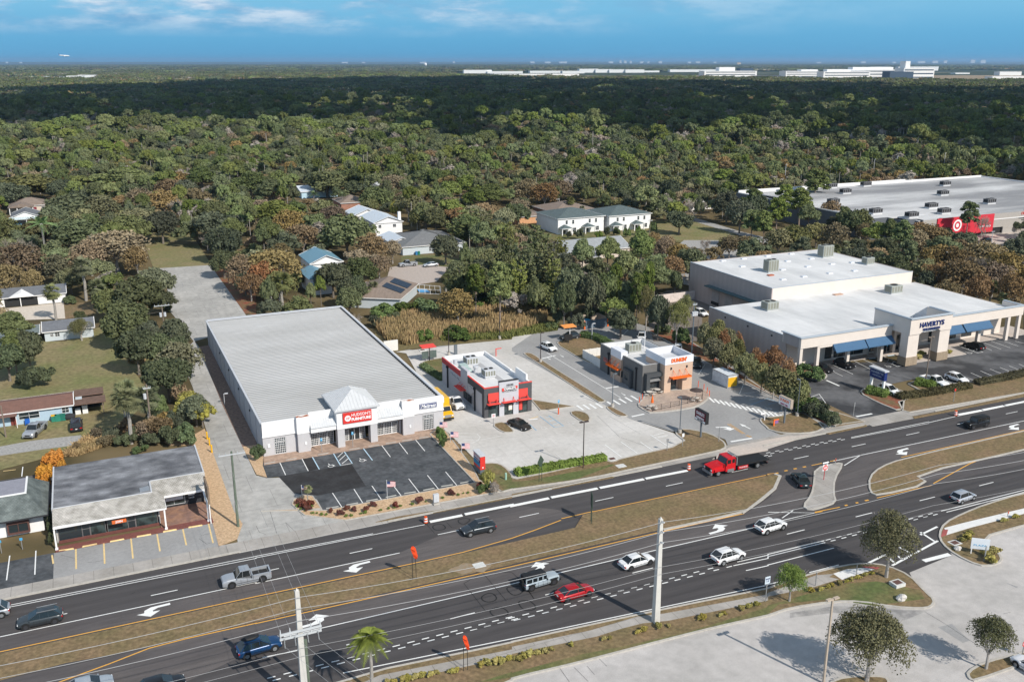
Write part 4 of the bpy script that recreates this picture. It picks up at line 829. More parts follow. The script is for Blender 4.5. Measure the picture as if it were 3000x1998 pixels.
def green_shop():
    t=thing('green_roof_shop','small white shop under a sage green shingle mansard at the left edge','shop',(-16,136,0))
    m_sh=mat('sage shingle',(.21,.24,.23),col2=(.12,.14,.135),mixsc=.7,var=.1,brick=(.35,.22,.02,.8,.6),contrast=.25)
    z0,z1=2.9,4.9
    b=MB();I=[(-24,134),(-12.2,134),(-12.2,139.7),(-24,139.7)];O=[(-24,130.2),(-9.7,130.2),(-9.7,141.5),(-24,141.5)]
    b.add([(x,y,z0) for x,y in O]+[(x,y,z1) for x,y in I],[(0,1,5,4),(1,2,6,5),(2,3,7,6)]);b.build('mansard',m_sh,t)
    part('roof',mat('grey flat roof',(.27,.27,.31),var=.08),t,(-24,134.1,4.7,-12.3,139.6,4.85));part('roof_trim',m_wallw,t,(-24,133.9,4.86,-12.1,134.15,5.0),(-12.35,134.15,4.86,-12.1,139.7,5.0))
    part('wall',m_wallw,t,(-24,131.6,0,-10.4,132.0,2.9),(-10.7,132,0,-10.4,140.5,2.9));part('fascia',m_dark,t,(-24,130.1,2.72,-9.6,130.4,2.9),(-9.85,130.4,2.72,-9.6,141.5,2.9))
    w=part('bay_window',m_glass,t,(-14.6,131.1,.7,-12.3,131.6,1.9));part('frame',mat('maroon frame',(.12,.06,.05)),w,(-14.8,130.95,1.9,-12.1,131.6,2.3),(-14.8,130.95,.45,-12.1,131.6,.7),(-14.8,130.95,.7,-14.6,131.6,1.9),(-12.3,130.95,.7,-12.1,131.6,1.9),(-13.5,131.0,.7,-13.42,131.1,1.9))
green_shop()
# ---------- houses
def house(name,label,x0,x1,y0,y1,h,rh,wm,rm,ridge='x',hip=0,ov=.45,rz=0,wins=(),doors=(),cat='house',chim=None,winx=(),garage=None,fascia=m_wallw):
    cx,cy=(x0+x1)/2,(y0+y1)/2;t=thing(name,label,cat,(cx,cy,0))
    b=MB();tk=.25;b.box(x0,y0,0,x1,y0+tk,h);b.box(x0,y1-tk,0,x1,y1,h);b.box(x0,y0+tk,0,x0+tk,y1-tk,h);b.box(x1-tk,y0+tk,0,x1,y1-tk,h)
    if not hip:
        if ridge=='x':
            for x in(x0,x1-tk): b.vprism([(y0,h),(y1,h),(cy,h+rh*.93)],'x',x,x+tk)
        else:
            for y in(y0,y1-tk): b.vprism([(x0,h),(x1,h),(cx,h+rh*.93)],'y',y,y+tk)
    b.build('wall',wm,t)
    X0,X1,Y0,Y1=x0-ov,x1+ov,y0-ov,y1+ov;z=h-.05;b=MB();e=.16
    if ridge=='x': q=hip*(Y1-Y0)/2;R=[(X0+q,cy,h+rh),(X1-q,cy,h+rh)]
    else: q=hip*(X1-X0)/2;R=[(cx,Y0+q,h+rh),(cx,Y1-q,h+rh)]
    P=[(X0,Y0,z),(X1,Y0,z),(X1,Y1,z),(X0,Y1,z)]
    if ridge=='x': F=[(0,1,5,4),(2,3,4,5),(1,2,5),(3,0,4)]
    else: F=[(0,1,4),(1,2,5,4),(2,3,5),(3,0,4,5)]
    if not hip:
        keep=[f for f in F if len(f)==4]
        V=P+R;b.add(V,keep);b.add([(a[0],a[1],a[2]-e) for a in V],[f[::-1] for f in keep])
    else: b.add(P+R,F);b.add(P,[(3,2,1,0)])
    r=b.build('roof',rm,t)
    f=MB()
    f.box(X0-.02,Y0-.04,z-.18,X1+.02,Y0,z+.02);f.box(X0-.02,Y1,z-.18,X1+.02,Y1+.04,z+.02)
    if hip: f.box(X0-.04,Y0,z-.18,X0,Y1,z+.02);f.box(X1,Y0,z-.18,X1+.04,Y1,z+.02)
    elif ridge=='x':
        for X in(X0,X1): f.tube([(X,Y0,z),(X,cy,h+rh)],.09,4);f.tube([(X,Y1,z),(X,cy,h+rh)],.09,4)
    else:
        for Y in(Y0,Y1): f.tube([(X0,Y,z),(cx,Y,h+rh)],.09,4);f.tube([(X1,Y,z),(cx,Y,h+rh)],.09,4)
    f.build('fascia',fascia,r)
    for a,c,z0,z1 in wins: window(t,a,c,z0,z1,y0,2,2)
    for a,c,z0,z1 in winx: window_x(t,a,c,z0,z1,x0)
    for a,c,m in doors: part('door',m,t,(a,y0-.06,.05,c,y0,2.1))
    if garage: part('garage_door',m_fan,t,(garage[0],y0-.05,.02,garage[1],y0,2.3))
    if chim: part('chimney',wm,r,(chim[0]-.5,chim[1]-.5,h,chim[0]+.5,chim[1]+.5,h+rh+1.2))
    if rz: t.rotation_euler=(0,0,rz)
    return t
m_shb=mat('brown shingle',(.21,.115,.09),var=.1,brick=(.9,.3,.02,.85,.8));m_shg=mat('grey shingle',(.17,.18,.20),var=.1,brick=(.9,.3,.02,.82,.75));m_sht=mat('taupe shingle',(.26,.205,.17),var=.1,brick=(.9,.3,.02,.85,.8));m_shs=mat('slate green shingle',(.115,.15,.155),var=.12,brick=(.9,.3,.02,.8,.8));m_met=mat('white metal roof',(.62,.68,.74),var=.04,wave=('X',1.2,.1),rough=.5);m_bmet=mat('blue metal roof',(.17,.32,.41),var=.05,wave=('X',1.2,.15),rough=.5)
m_lb=mat('pale blue block wall',(.40,.52,.62),var=.04);m_cr=mat('cream wall',(.62,.54,.46),var=.04);m_gw=mat('grey-white siding',(.52,.57,.60),var=.03)
h=house('blue_house','long pale blue house with a brown shingle roof on the left lawn',-30,-6.7,176.6,183.6,2.5,.9,m_lb,m_shb,wins=((-15.2,-12,.9,2),(-8.3,-7.2,1.1,2.1)),doors=((-16.6,-15.7,mat('door maroon',(.2,.05,.04))),))
part('porch_roof',m_shb,h,(-24,174.8,2.2,-15.4,176.5,2.32));part('porch_post',m_wallw,h,(-15.6,174.9,0,-15.5,175,2.2))
part('carport_roof',mat('rusty brown sheet',(.16,.10,.075),var=.2),h,(-6.2,175.8,2.35,-1.0,179.6,2.5),(-6.2,180.0,2.6,-1.2,183.9,2.72));part('carport_post',m_wood,h,(-1.6,176,0,-1.45,176.15,2.35),(-1.6,183.6,0,-1.45,183.75,2.6));part('carport_wall',m_fan,h,(-6.4,181,0,-1.4,181.1,2.3));part('roof_panel',m_gw,h,(-6.0,178.6,2.55,-4.9,181,2.62))
for i,(x,l) in enumerate(((-5.8,'white'),(-4.6,'white'))):
    b=MB();b.box(x-.45,177.6,0.02,x+.45,178.4,1.1+.5*i);b.box(x-.42,177.56,.1,x+.42,177.6,1.0+.5*i);tag(b.build('appliance',m_white,origin=(x,178,0)),('squat white washing machine under the carport','tall white refrigerator under the carport')[i],'appliance')
h=house('ranch_house','white ranch house with a long grey shingle roof and a sandy drive',-34,-8,270,279,2.6,1.5,m_wallw,m_shg,wins=((-12.4,-9.8,.9,1.9),(-25.5,-23.8,.9,1.9)),garage=(-22.4,-14.6))
b=MB();b.add([(-21.5,268.8,2.6),(-15,268.8,2.6),(-18.2,268.8,3.7),(-18.2,273,3.9)],[(0,1,2),(0,2,3),(1,3,2)]);b.build('gable',m_wallw,h);part('carport_post',m_wallw,h,(-18.7,269.3,0,-18.5,269.6,2.6))
h=house('grey_cottage','pale grey cottage with a slate roof near the big oaks left of the drive',-12.2,-2,231.2,238.4,2.4,1.5,m_gw,m_shg,wins=((-10.0,-9.1,1,1.9),(-11,-10.4,1.1,1.7)))
h=house('cottage_wing','low wing with a dark green-grey roof joined to the pale grey cottage',-24,-13.5,231.5,239,2.2,1.0,m_gw,mat('green-grey shingle',(.15,.18,.18),var=.1))
h=house('cream_house','cream house with a taupe hip roof and a dark red door far left',-29.5,-14.5,446,459,3,2.6,m_cr,m_sht,hip=1,wins=((-17.5,-15.6,1,2.2),),doors=((-20.6,-19.4,mat('dark red door',(.2,.02,.04))),))
b=MB();b.add([(-30,440,3.0),(-20.2,440,3.0),(-25,440,4.6),(-30,448,3.0),(-20.2,448,3.0),(-25,448,4.6)],[(0,1,2),(0,2,5,3),(1,4,5,2)]);b.build('porch_roof',m_sht,h)
for x in(-29.3,-26.5,-23.3,-20.6): part('porch_post',m_wallw,h,(x-.15,440.3,0,x+.15,440.6,3))
h=house('carport_house','slate-roofed house with a white carport sheltering a blue car far left',-27.5,-17.5,415,428,2.7,2.0,m_wallw,m_shg,ridge='y',wins=())
part('carport_roof',mat('pale aqua sheet',(.66,.76,.78)),h,(-28.8,408,2.6,-17.2,414.4,2.75));part('carport_post',m_wallw,h,(-28.6,408.2,0,-28.4,408.4,2.6),(-22,408.2,0,-21.8,408.4,2.6))
h=house('blue_roof_house','two-storey white house with a bright blue metal roof among oaks',57.2,66.4,267,281,5.3,2.1,m_wallw,m_bmet,ridge='y',winx=())
part('lower_roof',m_bmet,h,(53,247.5,3.2,58,251,3.4));part('wing_wall',m_wallw,h,(53.2,250,0,59,262,4.6));b=MB();b.add([(52.6,249.5,4.6),(59.3,249.5,4.6),(59.3,262,4.6),(52.6,262,4.6),(55.9,249.5,6),(55.9,262,6)],[(0,4,5,3),(1,2,5,4),(0,1,4)]);b.build('wing_roof',m_bmet,h)
for z in(1.2,3.6): window(h,54,55,z,z+1,250)
h=house('metal_roof_house','white two-storey house with a bright white metal roof and a tall chimney',94.5,105,329,347,5.2,2,m_wallw,m_met,ridge='y',chim=(104.6,331),wins=((96,97,3.2,4.3),(101.5,102.6,3.2,4.3)))
h2=house('metal_roof_house','low white wing with a white metal gable in front of the chimneyed house',92,99.5,301,315,3,1.4,m_wallw,m_met,ridge='y')
h2=house('metal_roof_house','farther white metal roof stepping down behind the chimneyed house',93,104,352,364,4.6,2.2,m_wallw,m_met,ridge='y')
h=house('hip_roof_house','pale house with a wide grey hip roof behind the cul-de-sac',93.2,115,292.3,316,2.9,3.2,m_gw,mat('mid grey shingle',(.20,.205,.21),var=.1,brick=(.9,.3,.02,.82,.8)),hip=1,wins=((102.4,103.2,.8,2.2),(107,108,.8,2.2)))
for i,x in enumerate((97.6,98.5)):
    b=MB();b.box(x-.32,291.2,.05,x+.32,291.8,1.05);b.box(x-.34,291.15,1.05,x+.34,291.85,1.15);tag(b.build('wheelie_bin',mat('blue bin' if i==0 else 'green bin',(.04,.2,.42) if i==0 else (.02,.2,.13)),origin=(x,291.5,0)),('blue','green')[i]+' wheelie bin against the wall of the grey hip-roofed house','bin')
# solar house, turned to the cul-de-sac
m_sol=mat('solar cells',(.012,.014,.022),rough=.25,var=0,brick=(1.0,1.6,.04,.9,2.5))
h=house('solar_house','pale house with a taupe roof carrying black solar panels',61,78,229.5,243.5,2.9,2.4,m_gw,m_sht,hip=.35,ridge='x',rz=math.radians(56))
for a,c,y0,y1 in((-4.5,-.2,-6.3,-1.2),(1.2,6.0,-6.4,-1.6)):
    b=MB();zf=lambda y:2.85+2.45*(1-abs(y)/7.45)+.08
    P=[(69.5+a,236.5+y0,zf(y0)),(69.5+c,236.5+y0,zf(y0)),(69.5+c,236.5+y1,zf(y1)),(69.5+a,236.5+y1,zf(y1))]
    b.add(P+[(p[0],p[1],p[2]+.08) for p in P],[(3,2,1,0),(4,5,6,7),(0,1,5,4),(1,2,6,5),(2,3,7,6),(3,0,4,7)]);b.build('solar_panel',m_sol,h)
# townhouses
def townhouse(label,x0,x1,y0,y1,door_xs):
    t=house('townhouse',label,x0,x1,y0,y1,5.9,2.4,m_wallw,m_shs,hip=1,wins=())
    n=len(door_xs)
    for i,dx in enumerate(door_xs):
        w0=x0+(x1-x0)*i/n
        for a in(3.2,5.9): window(t,w0+a,w0+a+.8,3.6,5.0,y0,1,2)
        window(t,w0+6.0,w0+7.6,.6,2.1,y0,2,2);window(t,w0+1.5,w0+3.2,.1,2.2,y0,2,1,name='door')
        b=MB();a,c=w0+.2,w0+4.8;b.add([(a,y0-3.0,2.5),(c,y0-3.0,2.5),(c,y0,2.5),(a,y0,2.5),((a+c)/2,y0-1.4,3.6),((a+c)/2,y0,3.6)],[(0,1,4),(1,2,5,4),(3,0,4,5),(3,2,1,0)]);b.build('porch_roof',m_shs,t)
        part('porch_fascia',m_wallw,t,(a,y0-3.04,2.3,c,y0-3,2.5),(a-.04,y0-3,2.3,a,y0,2.5));part('porch_post',m_wallw,t,(a+.1,y0-2.8,0,a+.4,y0-2.5,2.4));part('porch_post',m_wallw,t,(c-.4,y0-2.8,0,c-.1,y0-2.5,2.4))
    return t
townhouse('white two-storey twin townhouse with a slate hip roof, nearer the bamboo',157.6,177,306,324,(0,1));townhouse('white two-storey twin townhouse with a slate hip roof, nearer the street',178.2,196.4,304,321,(0,1))
house('tan_house','tan-roofed orange house half hidden beside the white townhouses',152,166,333,349,2.9,2,mat('orange wall',(.62,.34,.18)),m_sht,hip=1,wins=((161.5,163,1,2),))
house('brown_roof_house','brown hip-roofed house directly behind the white townhouses',172,192,337,357,2.9,3,mat('rust wall',(.25,.13,.09)),m_sht,hip=1)
house('grey_roof_house','long pale grey shingle roof below the white townhouses',138,161,261,275,3,2.6,m_cr,mat('pale grey shingle',(.34,.36,.375),var=.1,brick=(.9,.3,.02,.85,.8)),ridge='x')
house('cream_apartment','cream building corner showing between pines below the grey roof',131,143,250,257,3.4,1.2,m_cr,m_shg)
house('pale_blue_house','pale blue house with solar panels on a silver roof behind tall palms',92,109,440,458,3.2,1.8,mat('baby blue wall',(.45,.62,.72)),m_met,winx=())
house('taupe_house','taupe shingle house with a brick chimney behind the white metal roofs',100,112,398,412,3,2.4,mat('brick wall',(.35,.18,.13)),m_sht,ridge='y',hip=1)
# ---------- superstore
def superstore():
    t=thing('superstore','huge flat-roofed superstore with a red front wall beyond the trees','superstore',(320,290,0))
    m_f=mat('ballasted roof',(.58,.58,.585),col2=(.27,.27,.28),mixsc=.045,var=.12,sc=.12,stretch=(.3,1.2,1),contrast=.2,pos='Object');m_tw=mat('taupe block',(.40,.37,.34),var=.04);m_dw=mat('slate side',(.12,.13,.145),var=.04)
    part('roof',m_f,t,(254.5,251,6.9,420,300,7.3),(268,241.5,6.9,420,251,7.2),(262,300,6.9,400,326,7.3))
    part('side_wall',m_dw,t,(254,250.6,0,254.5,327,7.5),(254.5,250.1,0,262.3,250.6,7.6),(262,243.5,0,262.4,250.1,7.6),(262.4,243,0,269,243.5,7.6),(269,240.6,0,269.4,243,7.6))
    part('rear_parapet',m_wallw,t,(254.5,326,0,350,326.5,8.6),(350,326,0,400,326.5,8.1),(400,300,0,400.4,326,7.8),(254,250,7.5,254.4,326,7.9))
    part('front_wall',m_tw,t,(269.4,240.6,0,276,241,7.3),(304.6,240.4,2.4,318,240.9,7.5),(318,241,2.4,420,241.5,7.4),(310,240.2,0,318,240.6,2.4));part('stripe',m_wallw,t,(304.6,240.25,5.3,420,240.4,5.6));part('red_wall',mat('bright red wall',(.60,.035,.055),var=.03),t,(276,240.2,1.0,304.6,240.7,7.6))
    part('entry',m_fan,t,(304.6,241,0,310,241.2,2.4))
    s=MB()
    for r0,r1 in((2.1,1.45),(.75,0)):
        for i in range(24):
            a,c=2*PI*i/24,2*PI*(i+1)/24
            s.add([(286+r0*math.cos(a),240.12,4.6+r0*math.sin(a)),(286+r0*math.cos(c),240.12,4.6+r0*math.sin(c)),(286+r1*math.cos(c),240.12,4.6+r1*math.sin(c)),(286+r1*math.cos(a),240.12,4.6+r1*math.sin(a))],[(0,1,2,3)])
    s.build('wall_emblem',m_lite,t);s=MB();text(s,'order pickup',1.2,face_y(300.2,240.1,3.4),bold=.02,fit=6);s.build('lettering',m_lite,t)
    s=MB();text(s,'CVS pharmacy',1.4,face_y(323.5,240.9,6.6),bold=.03,fit=7.5);s.build('lettering',m_signr,t)
    U=[(277.3,323),(303.4,323.6),(321.8,321.9),(295.6,306.8),(269.7,285.9),(265.6,259.5),(271,247.6),(289,249.3),(295.5,261.1),(329.1,285.7),(355.9,308.4),(326.1,260.3)]
    w=['at the far left corner','in the middle of the far edge','right of centre on the far edge','in the second row from the back','on the left half of the roof','near the left front corner','beside the front parapet above the red wall','directly over the red wall','in the middle of the front half','in the centre of the right half','at the far right','nearest the front on the right']
    k=None
    for i,(x,y) in enumerate(U):
        if k is None: k=roof_unit(x,y,7.3,4.6,2.4,2.1,'dark-grilled rooftop unit '+w[i]+' on the superstore',fans=2,m=mat('dim unit',(.17,.17,.18)),stand=.6,grp='rooftop units on the superstore',dark=True)
        else: clone(k,(x,y,7.3),label='dark-grilled rooftop unit '+w[i]+' on the superstore')
superstore()
house('pale_warehouse','low white roof glimpsed through pines left of the superstore',236,252,335,352,4,1.2,m_wallw,m_memb)
# dumpster enclosure
t=thing('dumpster_enclosure','tan block enclosure with grey-blue gates and orange corners behind the coffee shop','bin enclosure',(109,190,0))
g0=p1('c 775,1445');g1=p1('c 855,1430')
x0,y0=g0.x-3.3,g0.y
part('wall',mat('tan block wall',(.50,.40,.32)),t,(x0,y0+.2,0,x0+.3,y0+5,2.2),(x0+6.3,y0+.2,0,x0+6.6,y0+5,2.2),(x0+.3,y0+4.7,0,x0+6.3,y0+5,2.2));part('gate',mat('slate gate',(.14,.19,.24),wave=('X',2.5,.2)),t,(x0+.3,y0,.15,x0+3.2,y0+.1,2.1));part('gate',mat('slate gate'),t,(x0+3.3,y0,.15,x0+6.2,y0+.1,2.1));part('corner_post',mat('orange metal'),t,(x0-.05,y0-.05,0,x0+.28,y0+.2,1.9));part('corner_post',mat('orange metal'),t,(x0+6.32,y0-.05,0,x0+6.65,y0+.2,1.9))
d=thing('dumpster','blue-lidded dumpster inside the tan block enclosure','dumpster',(x0+1.8,y0+2.4,0));part('body',m_dark,d,(x0+.7,y0+1.6,.05,x0+2.7,y0+3.4,1.5));part('lid',mat('blue lid',(.04,.28,.46)),d,(x0+.65,y0+1.55,1.5,x0+2.75,y0+3.45,1.6))
# ---------- far district
m_far=mat('far white wall',(.80,.80,.79),var=.02,sc=.01);m_farg=mat('far glass band',(.06,.09,.13),var=0)
def far_block(name,label,s,w,d,h,m=m_far,bands=0,cat='building',cols=(),grp=None):
    c=p1(s) if isinstance(s,str) else s
    rz=-YAW;t=thing(name,label,cat,(c.x,c.y,0),grp);t.rotation_euler=(0,0,rz*0.6)
    b=MB();b.box(c.x-w/2,c.y,0,c.x+w/2,c.y+d,h);b.box(c.x-w/2-.4,c.y-.4,h,c.x+w/2+.4,c.y+d+.4,h+.6);b.build('wall',m,t)
    if bands:
        g=MB()
        for i in range(bands):
            z=h*(i+.35)/bands;g.box(c.x-w*.47,c.y-.3,z,c.x+w*.47,c.y,z+h/bands*.32)
        g.build('window_band',m_farg,t)
    for (a,bb,hh,mm) in cols: part('wing',mm,t,(c.x+w*a,c.y+d*.2,h,c.x+w*bb,c.y+d*.8,h+hh))
    return t
far_block('hangar','long white hangar with a dark red bay in front of the far airfield','o 1570,231',330,60,16,cols=())
part('bay',mat('dark red bay',(.2,.04,.04)),bpy.data.objects['hangar'],(p1('o 1500,231').x-10,p1('o 1570,231').y-1,0,p1('o 1500,231').x+10,p1('o 1570,231').y,13))
for i,(x,y,w,h,l) in enumerate(((1400,216,150,17,'leftmost pale hangar of the far airfield row'),(1480,216,190,10,'low grey hangar beside the leftmost one'),(1600,215,180,11,'low silver hangar in the middle of the airfield row'),(1680,216,120,12,'pale hangar left of the white cluster'),(1725,214,110,20,'tallest hangar of the white airfield cluster'),(1770,214,100,18,'white hangar between the two tall ones'),(1810,214,100,17,'white hangar right of the tall ones'),(1860,214,110,17,'wide hangar near the end of the cluster'),(1910,213,90,9,'low hangar closing the airfield row'))):
    far_block('hangar',l,f'o {x},{y}',w,50,h,grp='hangars along the far airfield')
for x,y,w,d,h,l,cols in ((2140,230,210,60,26,'white multi-storey clinic with banded windows at the left of the far campus',((-.2,.1,14,m_far),(.2,.45,10,m_farg))),(2350,228,140,60,24,'white mid-campus office block',((.0,.5,6,m_far),)),(2480,233,180,50,26,'white office wing in the middle of the far campus',((-.4,.1,8,m_far),)),(2560,232,200,60,32,'longest white block of the far campus',((-.4,.4,9,m_far),)),(2640,234,90,50,26,'dark-glazed hall of the far campus',()),(2690,233,120,60,38,'tallest white end block of the far campus',((-.4,-.25,24,m_far),)),(2250,236,90,40,14,'low blue-glass link building of the far campus',()),(2300,238,140,40,12,'low white wing in front of the far campus',())):
    far_block('office_block',l,f'o {x},{y}',w,d,h,bands=3 if h>20 else 1,cols=cols,m=m_farg if 'dark-glazed' in l or 'blue-glass' in l else m_far,grp='buildings of the far white campus')
for x,y,w,h,l in((2040,212,330,14,'long pale hall left of the far campus'),(2580,206,160,22,'grey box beyond the far campus'),(2690,208,300,26,'grey flat block behind the tallest campus building'),(2975,238,170,14,'long low white shed at the right edge of the far view'),(2960,222,110,16,'white gabled shed behind the long one at the right edge'),(2165,191,70,40,'pale orange tower block on the horizon'),(100,232,90,8,'long silver roof in the far clearing on the left'),(190,235,110,9,'wide silver roof beside the trees of the left clearing'),(255,233,60,14,'grey two-storey hall at the right of the left clearing'),(218,235,50,13,'small white hall in the left clearing'),(2820,218,80,6,'thin white roof on the far right field')):
    far_block('far_building',l,f'o {x},{y}',w,40,h,m=mat('apricot wall',(.62,.45,.26)) if 'orange' in l else m_far)
# skyline
rs=random.Random(5)
for i,(x,w,h) in enumerate([(1010,200,30),(1065,120,26),(1240,220,30),(1330,60,45),(1560,140,40),(1605,200,34),(1650,260,40),(1790,150,42),(1818,60,70),(1832,90,62),(1848,60,56),(1880,110,44),(1900,60,40),(1935,120,50),(2020,120,34),(2045,150,40),(2095,90,35),(2400,160,30),(2530,160,46),(2620,120,36),(2700,260,50),(2740,200,58),(2770,110,62),(2850,160,80),(2880,180,76),(20,60,30),(60,70,26)]):
    c=G(x,186.2)
    far_block('tower_block',f'tiny pale block on the horizon, {ordn(i)} along the skyline' if i<16 else f'tiny pale tower on the right skyline, {ordn(i-16)} past the radar ball',c,w,60,h*1.35,grp='skyline blocks on the horizon',cat='tower block')
# radar ball
c=p1('o 1247,205');t=thing('radar_tower','white radar ball on a lattice tower above the far trees','radar tower',(c.x,c.y,0))
b=MB();b.ball((c.x,c.y,38),11,16,10);b.build('radome',m_far,t,smooth=True);b=MB()
for a,d in((-5,-5),(5,-5),(5,5),(-5,5)): b.cyl((c.x+a,c.y+d,0),(c.x+a*.7,c.y+d*.7,29),.8,n=5)
b.box(c.x-6,c.y-6,27,c.x+6,c.y+6,29);b.build('lattice',m_metal,t)
for s,h,l in(('o 146,190',90,'taller lattice mast left of the airliner'),('o 162,190',60,'shorter lattice mast nearer the airliner')):
    c=p1(s);t=thing('radio_mast',l,'mast',(c.x,c.y,0));b=MB();b.cyl((c.x,c.y,0),(c.x,c.y,h),2.2,1.4,n=4);b.build('mast',m_dark,t)
# ================= vehicles =================
def paint(n,c,metal=0.0,rough=.28):
    return mat('paint '+n,c,rough=rough,var=0,metal=metal,spec=.55)
m_cg=mat('car glass',(.012,.016,.018),var=0,rough=.06,spec=.7);m_ty=mat('tyre rubber',(.018,.018,.018),var=.1);m_rim=mat('alloy rim',(.38,.39,.40),var=0,rough=.35,metal=.6);m_rimd=mat('dark rim',(.04,.04,.045),var=0,rough=.35)
m_hl=mat('headlamp',(.7,.72,.74),var=0,rough=.15);m_tl=mat('tail lamp',(.40,.015,.015),var=0,rough=.2);m_trim=mat('black trim',(.02,.02,.021),var=0,rough=.6);m_pl=mat('number plate',(.65,.66,.66),var=0)
# stations: x fraction (0 rear .. 1 front), half width factor, belt z, deck z (top of lower body)
KIND=dict(
 sedan=dict(L=4.75,W=1.84,H=1.44,st=[(0,.80,.70,.86),(.03,.93,.82,.98),(.12,.98,.90,1.03),(.30,1,.92,.98),(.62,1,.92,.98),(.72,.99,.88,.98),(.88,.96,.78,.86),(.97,.86,.66,.74),(1,.72,.55,.62)],gh=(.08,.26,.56,.77),wr=.33),
 suv=dict(L=4.7,W=1.9,H=1.66,st=[(0,.84,.86,1.0),(.03,.95,.95,1.06),(.12,.99,.98,1.08),(.3,1,.99,1.08),(.62,1,.99,1.08),(.73,.99,.96,1.07),(.88,.97,.88,.98),(.97,.88,.76,.86),(1,.78,.62,.70)],gh=(.03,.17,.54,.77),wr=.37),
 hatch=dict(L=4.15,W=1.74,H=1.5,st=[(0,.84,.78,.9),(.03,.95,.86,.96),(.12,.99,.9,1.0),(.3,1,.9,1.0),(.62,1,.9,1.0),(.74,.98,.86,.98),(.89,.94,.76,.86),(.97,.84,.66,.74),(1,.72,.55,.62)],gh=(.015,.12,.58,.8),wr=.31),
 van=dict(L=5.1,W=1.98,H=1.75,st=[(0,.86,.9,1.02),(.03,.96,.98,1.06),(.12,.99,1.0,1.08),(.3,1,1.0,1.08),(.66,1,1.0,1.06),(.78,.99,.94,1.04),(.9,.95,.84,.92),(.97,.86,.72,.8),(1,.74,.58,.66)],gh=(.012,.07,.62,.85),wr=.35),
 pickup=dict(L=5.85,W=2.0,H=1.92,st=[(0,.94,1.02,1.14),(.03,.98,1.06,1.17),(.12,1,1.08,1.18),(.36,1,1.08,1.18),(.66,1,1.08,1.18),(.74,.99,1.06,1.2),(.9,.98,1.02,1.16),(.98,.95,.92,1.06),(1,.9,.8,.92)],gh=(.40,.43,.63,.745),wr=.42,bed=(.03,.385)),
 jeep=dict(L=4.75,W=1.70,H=1.85,st=[(0,.96,1.04,1.12),(.02,1,1.06,1.13),(.12,1,1.06,1.14),(.36,1,1.06,1.14),(.62,1,1.06,1.14),(.68,.98,1.06,1.16),(.88,.90,1.04,1.14),(.97,.86,1.0,1.1),(1,.84,.92,1.02)],gh=(.005,.02,.62,.67),wr=.42))
